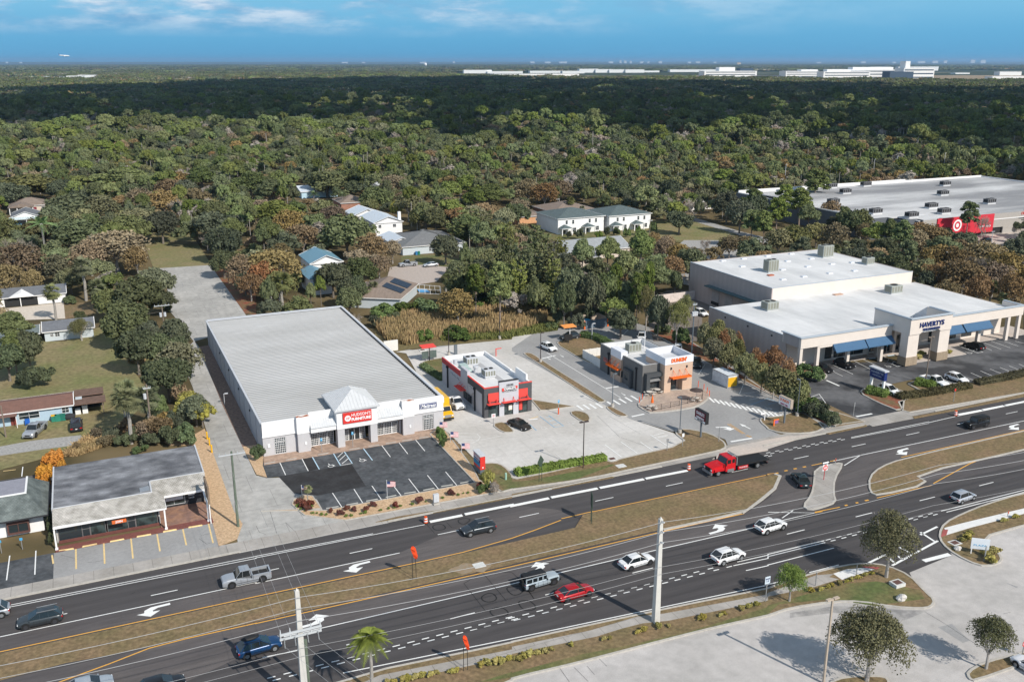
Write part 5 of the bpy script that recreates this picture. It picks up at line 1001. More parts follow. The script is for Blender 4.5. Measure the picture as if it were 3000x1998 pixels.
def make_car(kind,pm,label,name=None,cat=None,rim=None,roofm=None,rack=False,L=None,fender=None,box=False):
    K=KIND[kind];L=L or K['L'];W=K['W'];H=K['H'];r=K['wr'];hw=W/2
    nm=name or dict(sedan='sedan',suv='suv',hatch='hatchback_car',van='minivan',pickup='pickup_truck',jeep='off_road_car')[kind]
    t=thing(nm,label,cat or dict(sedan='car',suv='SUV',hatch='car',van='minivan',pickup='pickup truck',jeep='SUV')[kind])
    X=lambda f:(f-.5)*L
    b=MB();rings=[]
    for f,wf,zb,zd in K['st']:
        w=hw*wf;x=X(f);zs=.27 if .02<f<.98 else .36
        half=[(0,zd),(w*.62,zd-.005),(w*.86,zd-.04),(w*.955,zb),(w,zb-.18),(w*.99,.5),(w*.95,zs),(0,zs)]
        ring=half+[(-y,z) for y,z in half[-2:0:-1]]
        rings.append([(x,y,z) for y,z in ring])
    n=len(rings[0]);V=[p for R_ in rings for p in R_]
    F=[(i*n+j,i*n+(j+1)%n,(i+1)*n+(j+1)%n,(i+1)*n+j) for i in range(len(rings)-1) for j in range(n)]
    F+=[tuple(range(n)),tuple(range((len(rings)-1)*n,len(rings)*n))[::-1]]
    if K.get('bed'):
        b0,b1=K['bed'];x0,x1=X(b0),X(b1)
        # open bed: walls stand above a dark floor
        zt=1.18
        def clampz(p): return (p[0],p[1],min(p[2],.72) if p[0]<X(.37) else p[2])
        V=[clampz(p) for p in V]
        b.add(V,F);b.box(X(0.0),-hw*.97,.7,x1,-hw*.80,zt);b.box(X(0.0),hw*.80,.7,x1,hw*.97,zt);b.box(X(0),-hw*.8,.7,x0,hw*.8,zt-.03);b.box(x1-.06,-hw*.97,.7,x1+.1,hw*.97,zt)
    else: b.add(V,F)
    body=b.build('body',pm,t,smooth=False)
    for p in body.data.polygons: p.use_smooth=len(p.vertices)<5 and not K.get('bed')
    if K.get('bed'): part('bed_floor',m_trim,t,(x0,-hw*.8,.74,x1-.06,hw*.8,.8))
    # greenhouse
    a,c,d,e=K['gh'];zt=H;st=K['st']
    def at(f,k):
        for i in range(len(st)-1):
            if st[i][0]<=f<=st[i+1][0]:
                u=(f-st[i][0])/(st[i+1][0]-st[i][0]);return st[i][k]*(1-u)+st[i+1][k]*u
        return st[-1][k]
    def gr(f0,f1,top,inset=0):
        pass
    wb=hw*.90;wt=hw*(.70 if kind!='jeep' else .84)
    if kind in('van','pickup'):wt=hw*.76
    zb=lambda f:at(f,3)-.05
    xr0,xf0=X(.185)+r+.1,X(.815)-r-.1
    P=[(X(a),wb*.93,zb(a)),(X(a+.02),wb,zb(a)),(X(e-.03),wb,zb(e)),(X(e),wb*.90,zb(e))]
    T=[(X(c),wt*.92,zt-.05),(X(c+.02),wt,zt-.04),(X(d-.02),wt,zt-.04),(X(d),wt*.93,zt-.05)]
    g=MB();m=len(P)
    low=P+[(x,-y,z) for x,y,z in P[::-1]];top=T+[(x,-y,z) for x,y,z in T[::-1]];q=2*m
    g.add(low+top,[(i,(i+1)%q,q+(i+1)%q,q+i) for i in range(q)]+[tuple(range(q,2*q))[::-1]])
    g.build('windows',m_cg,t)
    # roof skin and pillars
    rb=MB();rt=[(x,y*1.02,z+.015) for x,y,z in top];cc=[(x*1.0,y*.75,zt+.01) for x,y,z in top]
    rb.add(rt+cc,[(i,(i+1)%q,q+(i+1)%q,q+i) for i in range(q)]+[tuple(range(q,2*q))])
    rb.build('roof',roofm or pm,t,smooth=True)
    pb=MB()
    def pil(lo,tp,w=.05): pb.tube([lo,tp],w,4)
    for s in(1,-1):
        pil((X(e-.015),s*wb*.96,zb(e)),(X(d-.01),s*wt*.98,zt-.03),.028);pil((X(a+.02),s*wb*.99,zb(a)),(X(c+.015),s*wt,zt-.03),.045)
        nb=2 if kind in('suv','van','jeep') else 1
        for k in range(nb+ (0)):
            f=d+(e-d)*.25-(.19 if kind!='pickup' else .13)*(k+ .55)
            if f>c+.02: pil((X(f),s*wb*1.0,zb(f)),(X(f-.005),s*wt*1.0,zt-.03),.022)
        pb.tube([(X(e-.02),s*wb*1.0,zb(e)+.01),(X(a+.02),s*wb*1.0,zb(a)+.01)],.018,4)
    pb.build('pillar_frame',pm,t)
    if kind=='jeep':
        jb=MB()
        for s in(1,-1):
            for f in(.02,.20,.36,.50,.63): jb.box(X(f)-.06,s*wb*.97-.03,zb(.3),X(f)+.06,s*wb*.97+.03,H-.12)
            jb.box(X(.02),s*wb*.97-.035,H-.22,X(.63),s*wb*.97+.035,H-.12)
        jb.build('door_frame',pm,t)
    pl=MB()   # door gaps, handles
    for s in(1,-1):
        for f in ((.36,.5,.63) if kind!='pickup' else (.5,.63)): pl.box(X(f)-.012,s*(hw-.012),.42,X(f)+.012,s*(hw+.006),at(f,2)-.1)
        pl.box(xr0,s*(hw-.01),.52,xf0,s*(hw+.012),.56)
    pl.build('door_seam',m_trim,t)
    # wheels
    xf,xr=X(.815),X(.185)
    if kind=='jeep':xf,xr=X(.83),X(.17)
    for x in(xf,xr):
        ar=MB()
        for s in(1,-1):
            ar.cyl((x,s*(hw-.05),r+.03),(x,s*(hw+.012),r+.03),r+.09,n=16)
        for s in(1,-1):
            w=MB();w.cyl((x,s*(hw-.2),r),(x,s*(hw+.025),r),r,n=16);wo=w.build('wheel',m_ty,t)
            w=MB();w.cyl((x,s*(hw+.0),r),(x,s*(hw+.035),r),r*.62,n=10);w.build('rim',rim or m_rim,wo)
        ar.build('wheel_arch',fender or m_trim,t)
    # lamps, bumpers, plates, mirrors
    zf=at(.96,2);zr=at(.02,2)
    for s in(1,-1):
        part('headlight',m_hl,t,(X(.975),s*hw*.52,zf-.16,X(.992),s*hw*.84,zf-.02));part('taillight',m_tl,t,(X(-.003),s*hw*.55,zr-.22,X(.03),s*hw*.93,zr-.04))
        part('mirror',pm if kind!='jeep' else m_trim,t,(X(e)-.3,s*(hw*.96),zb(e)-.03,X(e)-.18,s*(hw+.13),zb(e)+.1))
    part('grille',m_trim,t,(X(.985),-hw*.42,zf-.34,X(1.003),hw*.42,zf-.12),(X(.99),-hw*.7,.36,X(1.006),hw*.7,.5));part('rear_bumper',m_trim if kind!='sedan' else pm,t,(X(-.008),-hw*.85,.4,X(.01),hw*.85,.62));part('number_plate',m_pl,t,(X(-.012),-.16,.66,X(0),.16,.8))
    if kind in('suv','jeep','van'): part('sill_trim',m_trim,t,(xr+r,-hw-.01,.28,xf-r,hw+.01,.4))
    if rack:
        bb=MB()
        for s in(1,-1): bb.tube([(X(.1),s*wt*.9,H+.06),(X(.55),s*wt*.9,H+.06)],.03,4)
        bb.build('roof_rail',m_metal if rack==1 else m_trim,t)
        if rack==2: bb=MB();bb.ball((X(.32),.05,H+.25),(1.0,.45,.2),12,8);bb.build('roof_box',m_trim,t,smooth=True)
    if kind=='jeep':
        part('spare_wheel',m_ty,t,(X(-.055),-.38,.75,X(-.01),.38,1.45));part('bumper',m_trim,t,(X(1.0),-hw,.45,X(1.03),hw,.62),(X(-.03),-hw*.95,.42,X(0),hw*.95,.58))
        fb=MB()
        for s in(1,-1): fb.box(xf-.55,s*hw*.92,.86,xf+.5,s*(hw+.14),.95);fb.box(xr-.5,s*hw*.95,.84,xr+.5,s*(hw+.12),.93)
        fb.build('fender_flare',m_trim,t)
    if kind=='pickup': part('tailgate_handle',m_trim,t,(X(-.005),-.15,.98,X(.0),.15,1.05))
    return t
WH=paint('white',(.80,.80,.80));SI=paint('silver',(.40,.42,.45),.35);BK=paint('black',(.012,.012,.014));DG=paint('dark grey',(.045,.055,.062),.2);NB=paint('navy',(.015,.03,.06),.1);BL=paint('blue',(.012,.055,.15),.2);RD=paint('red',(.42,.012,.018),.1);LG=paint('light grey blue',(.38,.44,.48),.1)
def put(kind,pm,s,deg,label,z=.012,zg=.6,**k):
    t=make_car(kind,pm,label,**k);c=p1(s,zg);t.location=(c.x,c.y,z);t.rotation_euler=(0,0,math.radians(deg));return t
put('pickup',SI,'i 2185,585',180,'silver four-door pickup heading left in the near-side middle lane',rim=m_rimd) if 0 else put('pickup',SI,'i 2260,590',180,'silver crew-cab pickup on the far carriageway below the tan drive apron',rim=m_rimd,zg=.8)
put('suv',DG,'i 365,960',180,'dark grey SUV with roof rails and reddish sill, leftmost full car on the far carriageway',rack=2 if 0 else 1,rim=m_rimd,zg=.9)
put('suv',SI,'i -120,915',180,'silver car cut off by the left edge of the photo',zg=.8)
put('suv',paint('graphite',(.05,.06,.07),.4),'j 2040,135',180,'graphite SUV with silver roof rails passing the orange barrel near the furniture store',rack=1,zg=.9)
put('jeep',BK,'h 1915,740',180,'black boxy off-road car with a soft top heading left at the far right',roofm=m_trim,rim=m_rimd,zg=.9)
put('sedan',paint('teal grey',(.03,.045,.05),.2),'h 300,1262',68,'dark sedan waiting in the median opening beside the concrete island',zg=.7)
put('hatch',paint('pale silver',(.50,.53,.58),.3),'h 1795,1412',5,'pale silver hatchback heading right near the right edge',zg=.8)
put('suv',WH,'l 25,120',5,'white SUV nearest the concrete traffic island on the near carriageway',zg=.8)
put('suv',WH,'k 1985,395',4,'white SUV just right of the tall pale concrete pole',zg=.8)
put('sedan',WH,'k 1145,445',5,'white sedan just left of the tall pale concrete pole',rim=m_rimd,zg=.7)
put('jeep',LG,'k 255,615',4,'pale grey boxy off-road car with a black roof beside the red sedan',roofm=m_trim,rim=m_rimd,fender=m_trim,zg=.9)
put('sedan',RD,'k 575,730',4,'bright red sedan beside the grey off-road car',rim=m_rimd,zg=.7)
put('suv',BL,'j 25,1215',4,'blue SUV with a black roof box behind the palm by the concrete pole',rack=2,zg=.9)
put('sedan',paint('misty silver',(.42,.46,.50),.3),'i 810,1590',4,'pale silver car cut off by the bottom edge below the orange line',zg=.7)
put('suv',BK,'i 1480,1590',4,'black SUV cut off by the bottom edge beside the pale silver car',zg=.8)
put('sedan',paint('dark bronze',(.045,.04,.036),.2),'g 70,757',-72,'dark bronze sedan parked nose-in before the red-awninged restaurant',zg=.7)
put('pickup',WH,'f 1838,562',-90,'white small pickup in the drive-through lane of the red-awninged restaurant',L=5.2,zg=.8)
put('suv',WH,'g 335,48',-80,'white SUV in the drive-through lane beside the round lamp base',zg=.8)
put('suv',DG,'c 530,1512',183,'dark SUV at the orange-topped menu board',zg=.9)
put('suv',WH,'c 1193,1520',235,'white SUV parked under trees behind the coffee shop',zg=.8)
put('suv',DG,'g 1700,195',235,'dark grey SUV parked right of the coffee shop tower',zg=.8)
put('suv',WH,'g 1525,70',235,'white SUV hidden behind the tower of the coffee shop',zg=.8)
put('sedan',BK,'h 505,242',-88,'black sedan parked at the left end of the showroom walk',zg=.7)
put('suv',BK,'h 705,197',-88,'black SUV parked between the black sedan and the blue parking bays',zg=.9)
put('suv',WH,'h 1112,440',-88,'white SUV parked beside the navy showroom sign',zg=.8)
put('pickup',WH,'h 1530,362',-88,'white crew-cab pickup parked behind the round hedge bed',zg=.8)
put('suv',WH,'h 1735,327',-88,'white SUV with a sunroof parked right of the white crew-cab pickup',zg=.9)
put('suv',BK,'h 1895,32',92,'black SUV parked beside the entrance portal of the showroom',zg=.9)
put('pickup',SI,'e 320,805',-112,'silver pickup parked on the lawn before the pale blue house',zg=.8,rim=m_rimd)
put('van',paint('plum black',(.03,.025,.03),.2),'e 700,757',90,'dark minivan parked on the lawn by the green bins',zg=.8)
put('pickup',SI,'b 1395,855',180,'silver pickup parked on the cul-de-sac',zg=.8);put('sedan',paint('light silver',(.5,.52,.55),.3),'b 1605,862',178,'light silver sedan parked on the cul-de-sac beside the pickup',zg=.7)
put('suv',WH,'c 1735,1300',-90,'white SUV in the service yard left of the showroom',zg=.8)
put('sedan',BK,'d 2000,632',185,'black car waiting by the superstore entrance',zg=.8);put('sedan',NB,'d 2050,687',185,'navy car in front of the superstore beneath the black one',zg=.8)
put('sedan',paint('sky blue',(.12,.38,.55)),'a 140,490',180,'sky blue car under the white carport far left',zg=.7)
put('sedan',SI,'d 735,545',0,'pale car glimpsed between trees left of the superstore',zg=.7)
put('sedan',paint('bright white car',(.8,.8,.82)),'l 2450,1430',90,'pale blue-white car clipped by the right edge by the stop sign',zg=.7)
# tow truck (flatbed)
def tow_truck():
    t=thing('tow_truck','red flatbed tow truck with an empty black deck beside the orange barrel','tow truck')
    m_rb=paint('tow red',(.55,.012,.018))
    b=MB();b.vprism([(1.6,.75),(4.1,.75),(4.15,1.5),(2.75,1.72),(2.6,1.78),(1.6,1.78)],'y',-1.0,1.0);b.box(-.2,-1.18,.62,1.65,1.18,1.7)
    b.vprism([(-.15,1.7),(1.65,1.7),(1.25,2.72),(-.1,2.72)],'y',-1.14,1.14);b.build('cab',m_rb,t)
    for s in(1,-1):
        part('front_fender',m_rb,t,(2.1,s*.92,.9,3.7,s*1.22,1.25))
    g=MB();g.add([(1.69,-1.0,1.78),(1.69,1.0,1.78),(1.32,.92,2.6),(1.32,-.92,2.6)],[(0,1,2,3)]);g.build('windscreen',m_cg,t)
    for s in(1,-1):
        for x0,x1 in((.72,1.35),(-.02,.45)): part('side_window',m_cg,t,(x0,s*1.145,1.85,x1,s*1.17,2.5))
        part('mirror',m_trim,t,(1.7,s*1.25,1.7,1.85,s*1.5,2.2));part('headlight',m_hl,t,(4.05,s*.7,1.05,4.18,s*.98,1.3));part('fuel_tank',m_rim,t,(.1,s*.9,.45,1.3,s*1.22,.95))
    part('bumper',m_rim,t,(4.1,-1.15,.5,4.35,1.15,.85));part('grille',m_trim,t,(4.12,-.6,.9,4.2,.6,1.45));part('chassis',m_trim,t,(-6.2,-.5,.65,2,.5,.95))
    b=MB();b.box(-6.6,-1.28,1.15,-.5,1.28,1.3);b.box(-6.6,-1.28,1.3,-.5,-1.2,1.4);b.box(-6.6,1.2,1.3,-.5,1.28,1.4);b.add([(-6.6,-1.28,1.2),(-6.6,1.28,1.2),(-7.4,1.28,.85),(-7.4,-1.28,.85),(-6.6,-1.28,1.3),(-6.6,1.28,1.3)],[(0,1,2,3),(4,3,2,5),(0,3,4),(1,5,2)]);b.build('deck',m_trim,t)
    b=MB();b.box(-.5,-1.2,1.3,-.35,1.2,2.6);b.tube([(-.42,-1.15,2.6),(-.42,-1.15,2.85),(-.42,1.15,2.85),(-.42,1.15,2.6)],.06,5);b.box(-.3,-.6,2.72,.1,.6,2.86);b.build('headboard',m_rim,t)
    part('side_box',m_rb,t,(-2.6,-1.24,.6,-.7,-1.0,1.1),(-2.6,1.0,.6,-.7,1.24,1.1));w=MB();text(w,'TOWING',.36,Matrix(((1,0,0,-1.65),(0,0,-1,-1.27),(0,1,0,.85),(0,0,0,1))),fit=1.6,extr=.005)
    text(w,'TOWING',.36,Matrix(((-1,0,0,-1.65),(0,0,1,1.27),(0,1,0,.85),(0,0,0,1))),fit=1.6,extr=.005);w.build('lettering',m_lite,t)
    for x,dy in((2.9,1.1),(-4.6,1.1)):
        for s in(1,-1):
            w=MB();w.cyl((x,s*(dy-.3 if x>0 else dy-.55),.5),(x,s*dy,.5),.5,n=16);wo=w.build('wheel',m_ty,t);w=MB();w.cyl((x,s*(dy-.02),.5),(x,s*(dy+.03),.5),.3,n=10);w.build('rim',m_rim,wo)
    b=MB();b.box(-6.5,-1.2,.5,-6.3,1.2,.75);b.build('rear_bar',m_trim,t)
    for s in(1,-1): part('taillight',m_tl,t,(-6.55,s*.8,.6,-6.48,s*1.1,.75))
    return t
t=tow_truck();c=p1('g 2000,1140',.9);t.location=(c.x,c.y,.012);t.rotation_euler=(0,0,PI)
def box_truck():
    t=thing('box_truck','yellow box truck parked against the right wall of the furniture store','box truck')
    my=paint('yellow',(.75,.42,.01))
    part('cargo_box',my,t,(-4.6,-1.2,.9,1.6,1.2,3.6));b=MB();b.vprism([(1.7,.6),(4.0,.6),(4.05,1.35),(3.0,1.6),(2.6,2.4),(1.7,2.45)],'y',-1.05,1.05);b.build('cab',my,t)
    b=MB();b.add([(3.02,-.95,1.63),(3.02,.95,1.63),(2.64,.9,2.36),(2.64,-.9,2.36)],[(0,1,2,3)]);b.build('windscreen',m_cg,t)
    for s in(1,-1): part('side_window',m_cg,t,(1.9,s*1.055,1.6,2.6,s*1.08,2.2));part('headlight',m_hl,t,(3.98,s*.7,.95,4.1,s*.98,1.2));part('mirror',m_trim,t,(2.9,s*1.15,1.5,3.0,s*1.4,2.0))
    part('grille',m_rim,t,(4.0,-.6,.8,4.1,.6,1.3));part('bumper',m_trim,t,(4.0,-1.05,.4,4.25,1.05,.7));part('chassis',m_trim,t,(-4.5,-.5,.5,4,.5,.88))
    for x in(3.0,-3.0):
        for s in(1,-1):
            w=MB();w.cyl((x,s*.8,.45),(x,s*1.1,.45),.45,n=14);wo=w.build('wheel',m_ty,t);w=MB();w.cyl((x,s*1.08,.45),(x,s*1.13,.45),.26,n=10);w.build('rim',m_rim,wo)
    return t
t=box_truck();t.location=(54.1,150.6,.012);t.rotation_euler=(0,0,-PI/2)
def semi():
    t=thing('semi_trailer_truck','white semi-trailer truck parked behind the far wall of the superstore','truck')
    part('trailer',m_white,t,(-14,-1.3,1.1,0,1.3,4.1));part('cab',m_white,t,(.8,-1.25,.9,3.2,1.25,3.9),(3.2,-1.2,.9,5.2,1.2,2.3));part('fairing',m_white,t,(.8,-1.2,3.9,2.2,1.2,4.2));part('windscreen',m_cg,t,(3.2,-1.1,2.5,3.25,1.1,3.4));part('side_window',m_cg,t,(2.2,-1.3,2.4,3.0,-1.26,3.2));part('chassis',m_trim,t,(-13.8,-.5,.6,5,.5,1.08))
    for x in(-13,-11.7,1.5,2.7,4.6):
        for s in(1,-1): w=MB();w.cyl((x,s*.9,.5),(x,s*1.28,.5),.5,n=12);w.build('wheel',m_ty,t)
    w=MB()
    for i in range(20):
        a,cc=2*PI*i/20,2*PI*(i+1)/20
        for r0,r1 in((.75,.5),(.25,0)): w.add([(q*math.cos(z)-9 +0,1.32,2.7+q*math.sin(z)) for q,z in((r0,a),(r0,cc),(r1,cc),(r1,a))],[(0,1,2,3)])
    w.build('trailer_emblem',m_signr,t)
    return t
t=semi();c=p1('d 1790,62');t.location=(c.x,c.y+3,0);t.rotation_euler=(0,0,PI+.0)
# storage container
g=p1('g 1975,432');t=thing('storage_container','white portable storage container with a yellow roll-up door','storage container',(g.x+1.2,g.y+2,0))
x0,y0=g.x,g.y
part('shell',mat('container white',(.62,.66,.70),wave=('Y',3,.08)),t,(x0,y0,.1,x0+2.45,y0+4.9,2.55));part('roll_up_door',mat('container yellow',(.72,.40,.02),var=.04),t,(x0+.15,y0-.05,.2,x0+2.3,y0,2.1));part('roof_rim',m_metal,t,(x0-.04,y0-.06,2.5,x0+2.49,y0+.06,2.62),(x0-.04,y0+4.8,2.5,x0+2.49,y0+4.95,2.62),(x0-.04,y0+.06,2.5,x0+.05,y0+4.8,2.62),(x0+2.4,y0+.06,2.5,x0+2.49,y0+4.8,2.62));part('corner_post',m_metal,t,(x0-.05,y0-.07,.05,x0+.13,y0,2.5),(x0+2.32,y0-.07,.05,x0+2.5,y0,2.5))
# airliner
t=thing('airliner','small white airliner descending above the horizon on the left','airplane')
b=MB();b.tube([(-16,0,.4),(-13,0,.2),(10,0,0),(14,0,-.3),(16,0,-.8)],[.3,1.5,2,1.6,.3],10);b.build('fuselage',m_white,t,smooth=True)
b=MB();b.add([(4,1,-.8),(-1,1,-.8),(-6,15,.3),(-3.5,15,.3),(4,1,-1.2),(-1,1,-1.2),(-6,15,.2),(-3.5,15,.2)],[(0,1,2,3),(7,6,5,4),(0,3,7,4),(1,5,6,2),(3,2,6,7)]);b.build('wing',m_white,t)
b=MB();b.add([(4,-1,-.8),(-1,-1,-.8),(-6,-15,.3),(-3.5,-15,.3),(4,-1,-1.2),(-1,-1,-1.2),(-6,-15,.2),(-3.5,-15,.2)],[(3,2,1,0),(4,5,6,7),(4,7,3,0),(2,6,5,1),(7,6,2,3)]);b.build('wing',m_white,t)
b=MB();b.add([(-12,-.15,1.5),(-16,-.15,1.5),(-17.5,-.15,6.5),(-15.5,-.15,6.5),(-12,.15,1.5),(-16,.15,1.5),(-17.5,.15,6.5),(-15.5,.15,6.5)],[(0,1,2,3),(7,6,5,4),(0,3,7,4),(1,5,6,2),(3,2,6,7)]);b.build('tail_fin',mat('tail blue',(.1,.2,.4)),t)
b=MB();b.box(-15.5,-5,.8,-13.5,5,1.0);b.build('tailplane',m_white,t)
for s in(1,-1): b=MB();b.cyl((3,s*5,-1.8),(-.5,s*5,-1.6),.95,n=10);b.build('engine',m_white,t)
r=ray(188,164);d=3500;t.location=Vector((0,0,CH))+r*(d/r.length);t.rotation_euler=(0,math.radians(3),-YAW+.3)
# ================= street furniture, signs, poles, planting boxes =================
def hz(B,ty):
    lo,hi=0,80
    for _ in range(40):
        m=(lo+hi)/2
        if PR((B.x,B.y,m))[1]>ty:lo=m
        else:hi=m
    return lo
def bt(s):  # 'tile bx,by tx,ty' -> base point and height
    t,a,b=s.split();B=p1(t+' '+a);q=list(map(float,b.split(',')));T=px(t,*q)
    return B,hz(B,T[1])
m_cpole=mat('pale concrete pole',(.56,.54,.50),var=.06,sc=1);m_wpole=mat('weathered pole',(.22,.175,.14),var=.15);m_gpole=mat('green treated pole',(.13,.16,.12),var=.15);m_lpole=mat('slate lamp pole',(.13,.15,.17),var=.03);m_bpole=mat('bronze lamp pole',(.05,.035,.033),var=.03);m_ins=mat('insulator',(.5,.52,.53),var=0)
m_cone=mat('barrel orange',(.75,.10,.02),var=.03);m_orf=mat('orange vinyl',(.74,.07,.015),var=.05);m_dgrn=mat('dark green sign back',(.05,.075,.055),var=.05);m_sblue=mat('sign blue',(.06,.36,.62),var=0)
def utility_pole(s,label,m,r=.16,arm=None,trans=0,B=None,h=None,name='utility_pole',top=.7):
    if B is None:B,h=bt(s)
    t=thing(name,label,'utility pole',(B.x,B.y,0))
    b=MB();b.cyl(B,(B.x,B.y,h),r,r*top,8);b.build('pole',m,t)
    for z,half,dy in (arm or ()):
        a=MB();a.box(B.x-half,B.y-r-.14+dy,z-.07,B.x+half,B.y-r-.02+dy,z+.07);p=a.build('crossarm',m_ins,t)
        i=MB()
        for k in(-.92,-.45,.45,.92): i.cyl((B.x+half*k,B.y-r-.08+dy,z+.07),(B.x+half*k,B.y-r-.08+dy,z+.38),.06,.03,6)
        i.build('insulator',m_ins,p)
    for k in range(trans):
        q=MB();xx=B.x+(-.45,.45,0)[k];q.cyl((xx,B.y-.35,h*.8-.5),(xx,B.y-.35,h*.8+.4),.27,n=10);q.build('transformer',m_acw,t)
    return t
PB=Vector((53.6,78.35,0));P1H=13.1
t=thing('utility_pole','tall tapered pale concrete pole on the near sidewalk between two white cars','utility pole',(PB.x,PB.y,0))
def cpole(t,B,h,lean=0):
    b=MB();w0,w1=.36,.2;V=[(B.x+a*w0,B.y+c*w0,0) for a,c in((-1,-1),(1,-1),(1,1),(-1,1))]+[(B.x+lean+a*w1,B.y+c*w1,h) for a,c in((-1,-1),(1,-1),(1,1),(-1,1))]
    b.add(V,[(0,1,5,4),(1,2,6,5),(2,3,7,6),(3,0,4,7),(4,5,6,7)]);b.cyl((B.x+lean,B.y,h),(B.x+lean,B.y,h+.25),.2,.02,4);b.build('pole',m_cpole,t)
cpole(t,PB,P1H,0)
for z in(12.9,11.7,10.4):
    b=MB();b.cyl((PB.x,PB.y-.2,z),(PB.x-.05,PB.y-.75,z+.1),.07,.09,6);b.build('insulator',m_ins,t)
P2=G(870,1737,13.1);P2=Vector((P2.x,P2.y,0))
t=thing('utility_pole','tall pale concrete pole with double crossarm beside the green stub pole','utility pole',(P2.x,P2.y,0));cpole(t,P2,13.4)
for dz in(0,.55):
    b=MB();b.box(P2.x-2.0,P2.y-.5-dz*.2,8.7+dz,P2.x+2.0,P2.y-.35-dz*.2,8.9+dz);p=b.build('crossarm',m_ins,t)
    b=MB()
    for k in(-.95,-.5,.5,.95): b.cyl((P2.x+2*k,P2.y-.42,8.9+dz),(P2.x+2*k,P2.y-.42,9.3+dz),.07,.04,6);
    for k in(-.8,-.3,.3,.8): b.cyl((P2.x+2*k,P2.y-.6,8.9),(P2.x+2*k*1.02,P2.y-.9,8.1),.05,.05,5)
    b.build('insulator',m_ins,p)
B=G(894,1873,5.5);utility_pole(None,'short green stub pole right beside the crossarmed concrete pole',m_gpole,.2,B=Vector((B.x,B.y,0)),h=5.5,top=.95)
utility_pole('o 698,1543 684,1322','green wooden pole with a white crossarm at the tan mulch by the drive',m_gpole,.19,arm=((10.9,1.75,0),))
utility_pole('e 1400,880 1330,395','leaning wooden pole with a transformer behind the cabbage palms',m_wpole,.17,arm=((8.9,.6,0),),trans=1)
utility_pole('e 55,880 15,590','bare wooden pole before the pale blue house at the left edge',m_wpole,.15)
B=G(*px('a',1485,1235),10.5);utility_pole(None,'pole with crossarm and twin transformers rising from oaks beside the rear lot',m_wpole,.15,arm=((10.4,1.6,0),),trans=2,B=Vector((B.x,B.y,0)),h=10.6)
B=p1('o 2026,1042');utility_pole(None,'pole with three pale transformers at the corner of the showroom',m_lpole,.16,arm=((hz(B,892),.5,0),),trans=3,B=B,h=hz(B,886))
utility_pole('c 1702,1568 1725,1370','thin leaning pole stub near the showroom corner trees',m_wpole,.1)
for s,l in(('c 1305,400 1310,190','wooden pole behind the right end of the townhouses'),('c 1263,605 1265,450','wooden pole at the front right of the townhouses'),('c 800,300 800,100','wooden pole beyond the brown hip roof'),('c 416,360 425,255','short pole between the brown roof and the townhouse roof')):
    utility_pole(s,l,m_wpole,.13,arm=((hz(*[bt(s)[0]],T) if 0 else bt(s)[1]-.4,.9,0),))
# wires strung between the poles
def sag(a,b,k,n=14): return [a.lerp(b,i/n)-Vector((0,0,k*4*(i/n)*(1-i/n))) for i in range(n+1)]
WR=[]
def wire(P,label,r=.022,m=None):
    b=MB();b.tube(P,r,4);o=b.build('power_line',m or mat('wire',(.42,.42,.42),var=0),origin=tuple(P[len(P)//2]));tag(o,label,'power line','power lines along the road')
d=PB-P2;P0=P2-d;P3=PB+d;P4=P3+d
for z,dx,nm in((13.0,0,'top'),(11.8,0,'second'),(10.5,0,'third')):
    Q=[];up=Vector((0,-.6,z))
    for a,b_ in((P0,P2),(P2,PB),(PB,P3),(P3,P4)): Q+=sag(a+up,b_+up,.7)
    wire(Q,f'{nm} of the three pale wires crossing the grass median from pole to pole',.024)
for z,nm in((7.4,'upper'),(6.5,'lower')):
    Q=[];up=Vector((0,-.5,z))
    for a,b_ in((P0,P2),(P2,PB),(PB,P3),(P3,P4)): Q+=sag(a+up,b_+up,.5)
    wire(Q,f'{nm} thin cable hung below the three median wires across the near lanes',.015)
gp=p1('o 698,1543')
for k in(-.92,-.45,.45,.92): wire(sag(Vector((P2.x+2*k,P2.y-.4,9.3)),Vector((gp.x+1.7*k,gp.y-.25,11.2)),.5),f'thin wire from the crossarmed concrete pole over the road to the green pole, {ordn(int((k+1)*2))} across',.012)
for k in(-.8,.0,.8): wire(sag(Vector((P2.x+2*k,P2.y-.9,8.2)),Vector((P2.x+2*k+9,P2.y-22,7.5)),.4),f'thin wire slanting off the crossarm to the lower right, {ordn(int(k+1.2))} across',.012)
# lamp posts
def lamp(s,label,m=m_lpole,heads=1,base=True,r=.09,ang=0,B=None,h=None):
    if B is None:B,h=bt(s)
    t=thing('lamp_post',label,'lamp post',(B.x,B.y,0));z0=.75 if base else 0
    if base: b=MB();b.cyl(B,(B.x,B.y,.75),.32,n=12);b.build('base',m_kerb,t)
    b=MB();b.cyl((B.x,B.y,z0),(B.x,B.y,h),r,r*.8,6);b.build('pole',m,t)
    for k in range(heads):
        a=ang+PI*k;dx,dy=math.cos(a),math.sin(a);b=MB();b.obox((B.x+dx*.45,B.y+dy*.45,h-.02),(.32,.17,.07),a);b.cyl((B.x,B.y,h-.08),(B.x+dx*.3,B.y+dy*.3,h-.04),.04,n=5);b.build('lamp_head',m,t)
    return t
lamp('g 653,1168 665,738','tall bronze lamp post in the long roadside hedge',m_bpole,2,False)
lamp('g 921,605 930,298','slate lamp post on the small island by the drive-through crosswalk')
lamp('g 1541,845 1560,508','slate lamp post on the grass island before the patio',heads=1,ang=PI)
lamp('g 262,192 268,-78','maroon lamp post on the long grass strip by the white SUV',m_bpole)
lamp('h 267,690 295,355','slate lamp post behind the white donut shop road sign',heads=1,ang=PI/2)
lamp('h 1445,385 1497,-40','very tall lamp post rising from the round hedge before the showroom',m_wpole,2,False,.13)
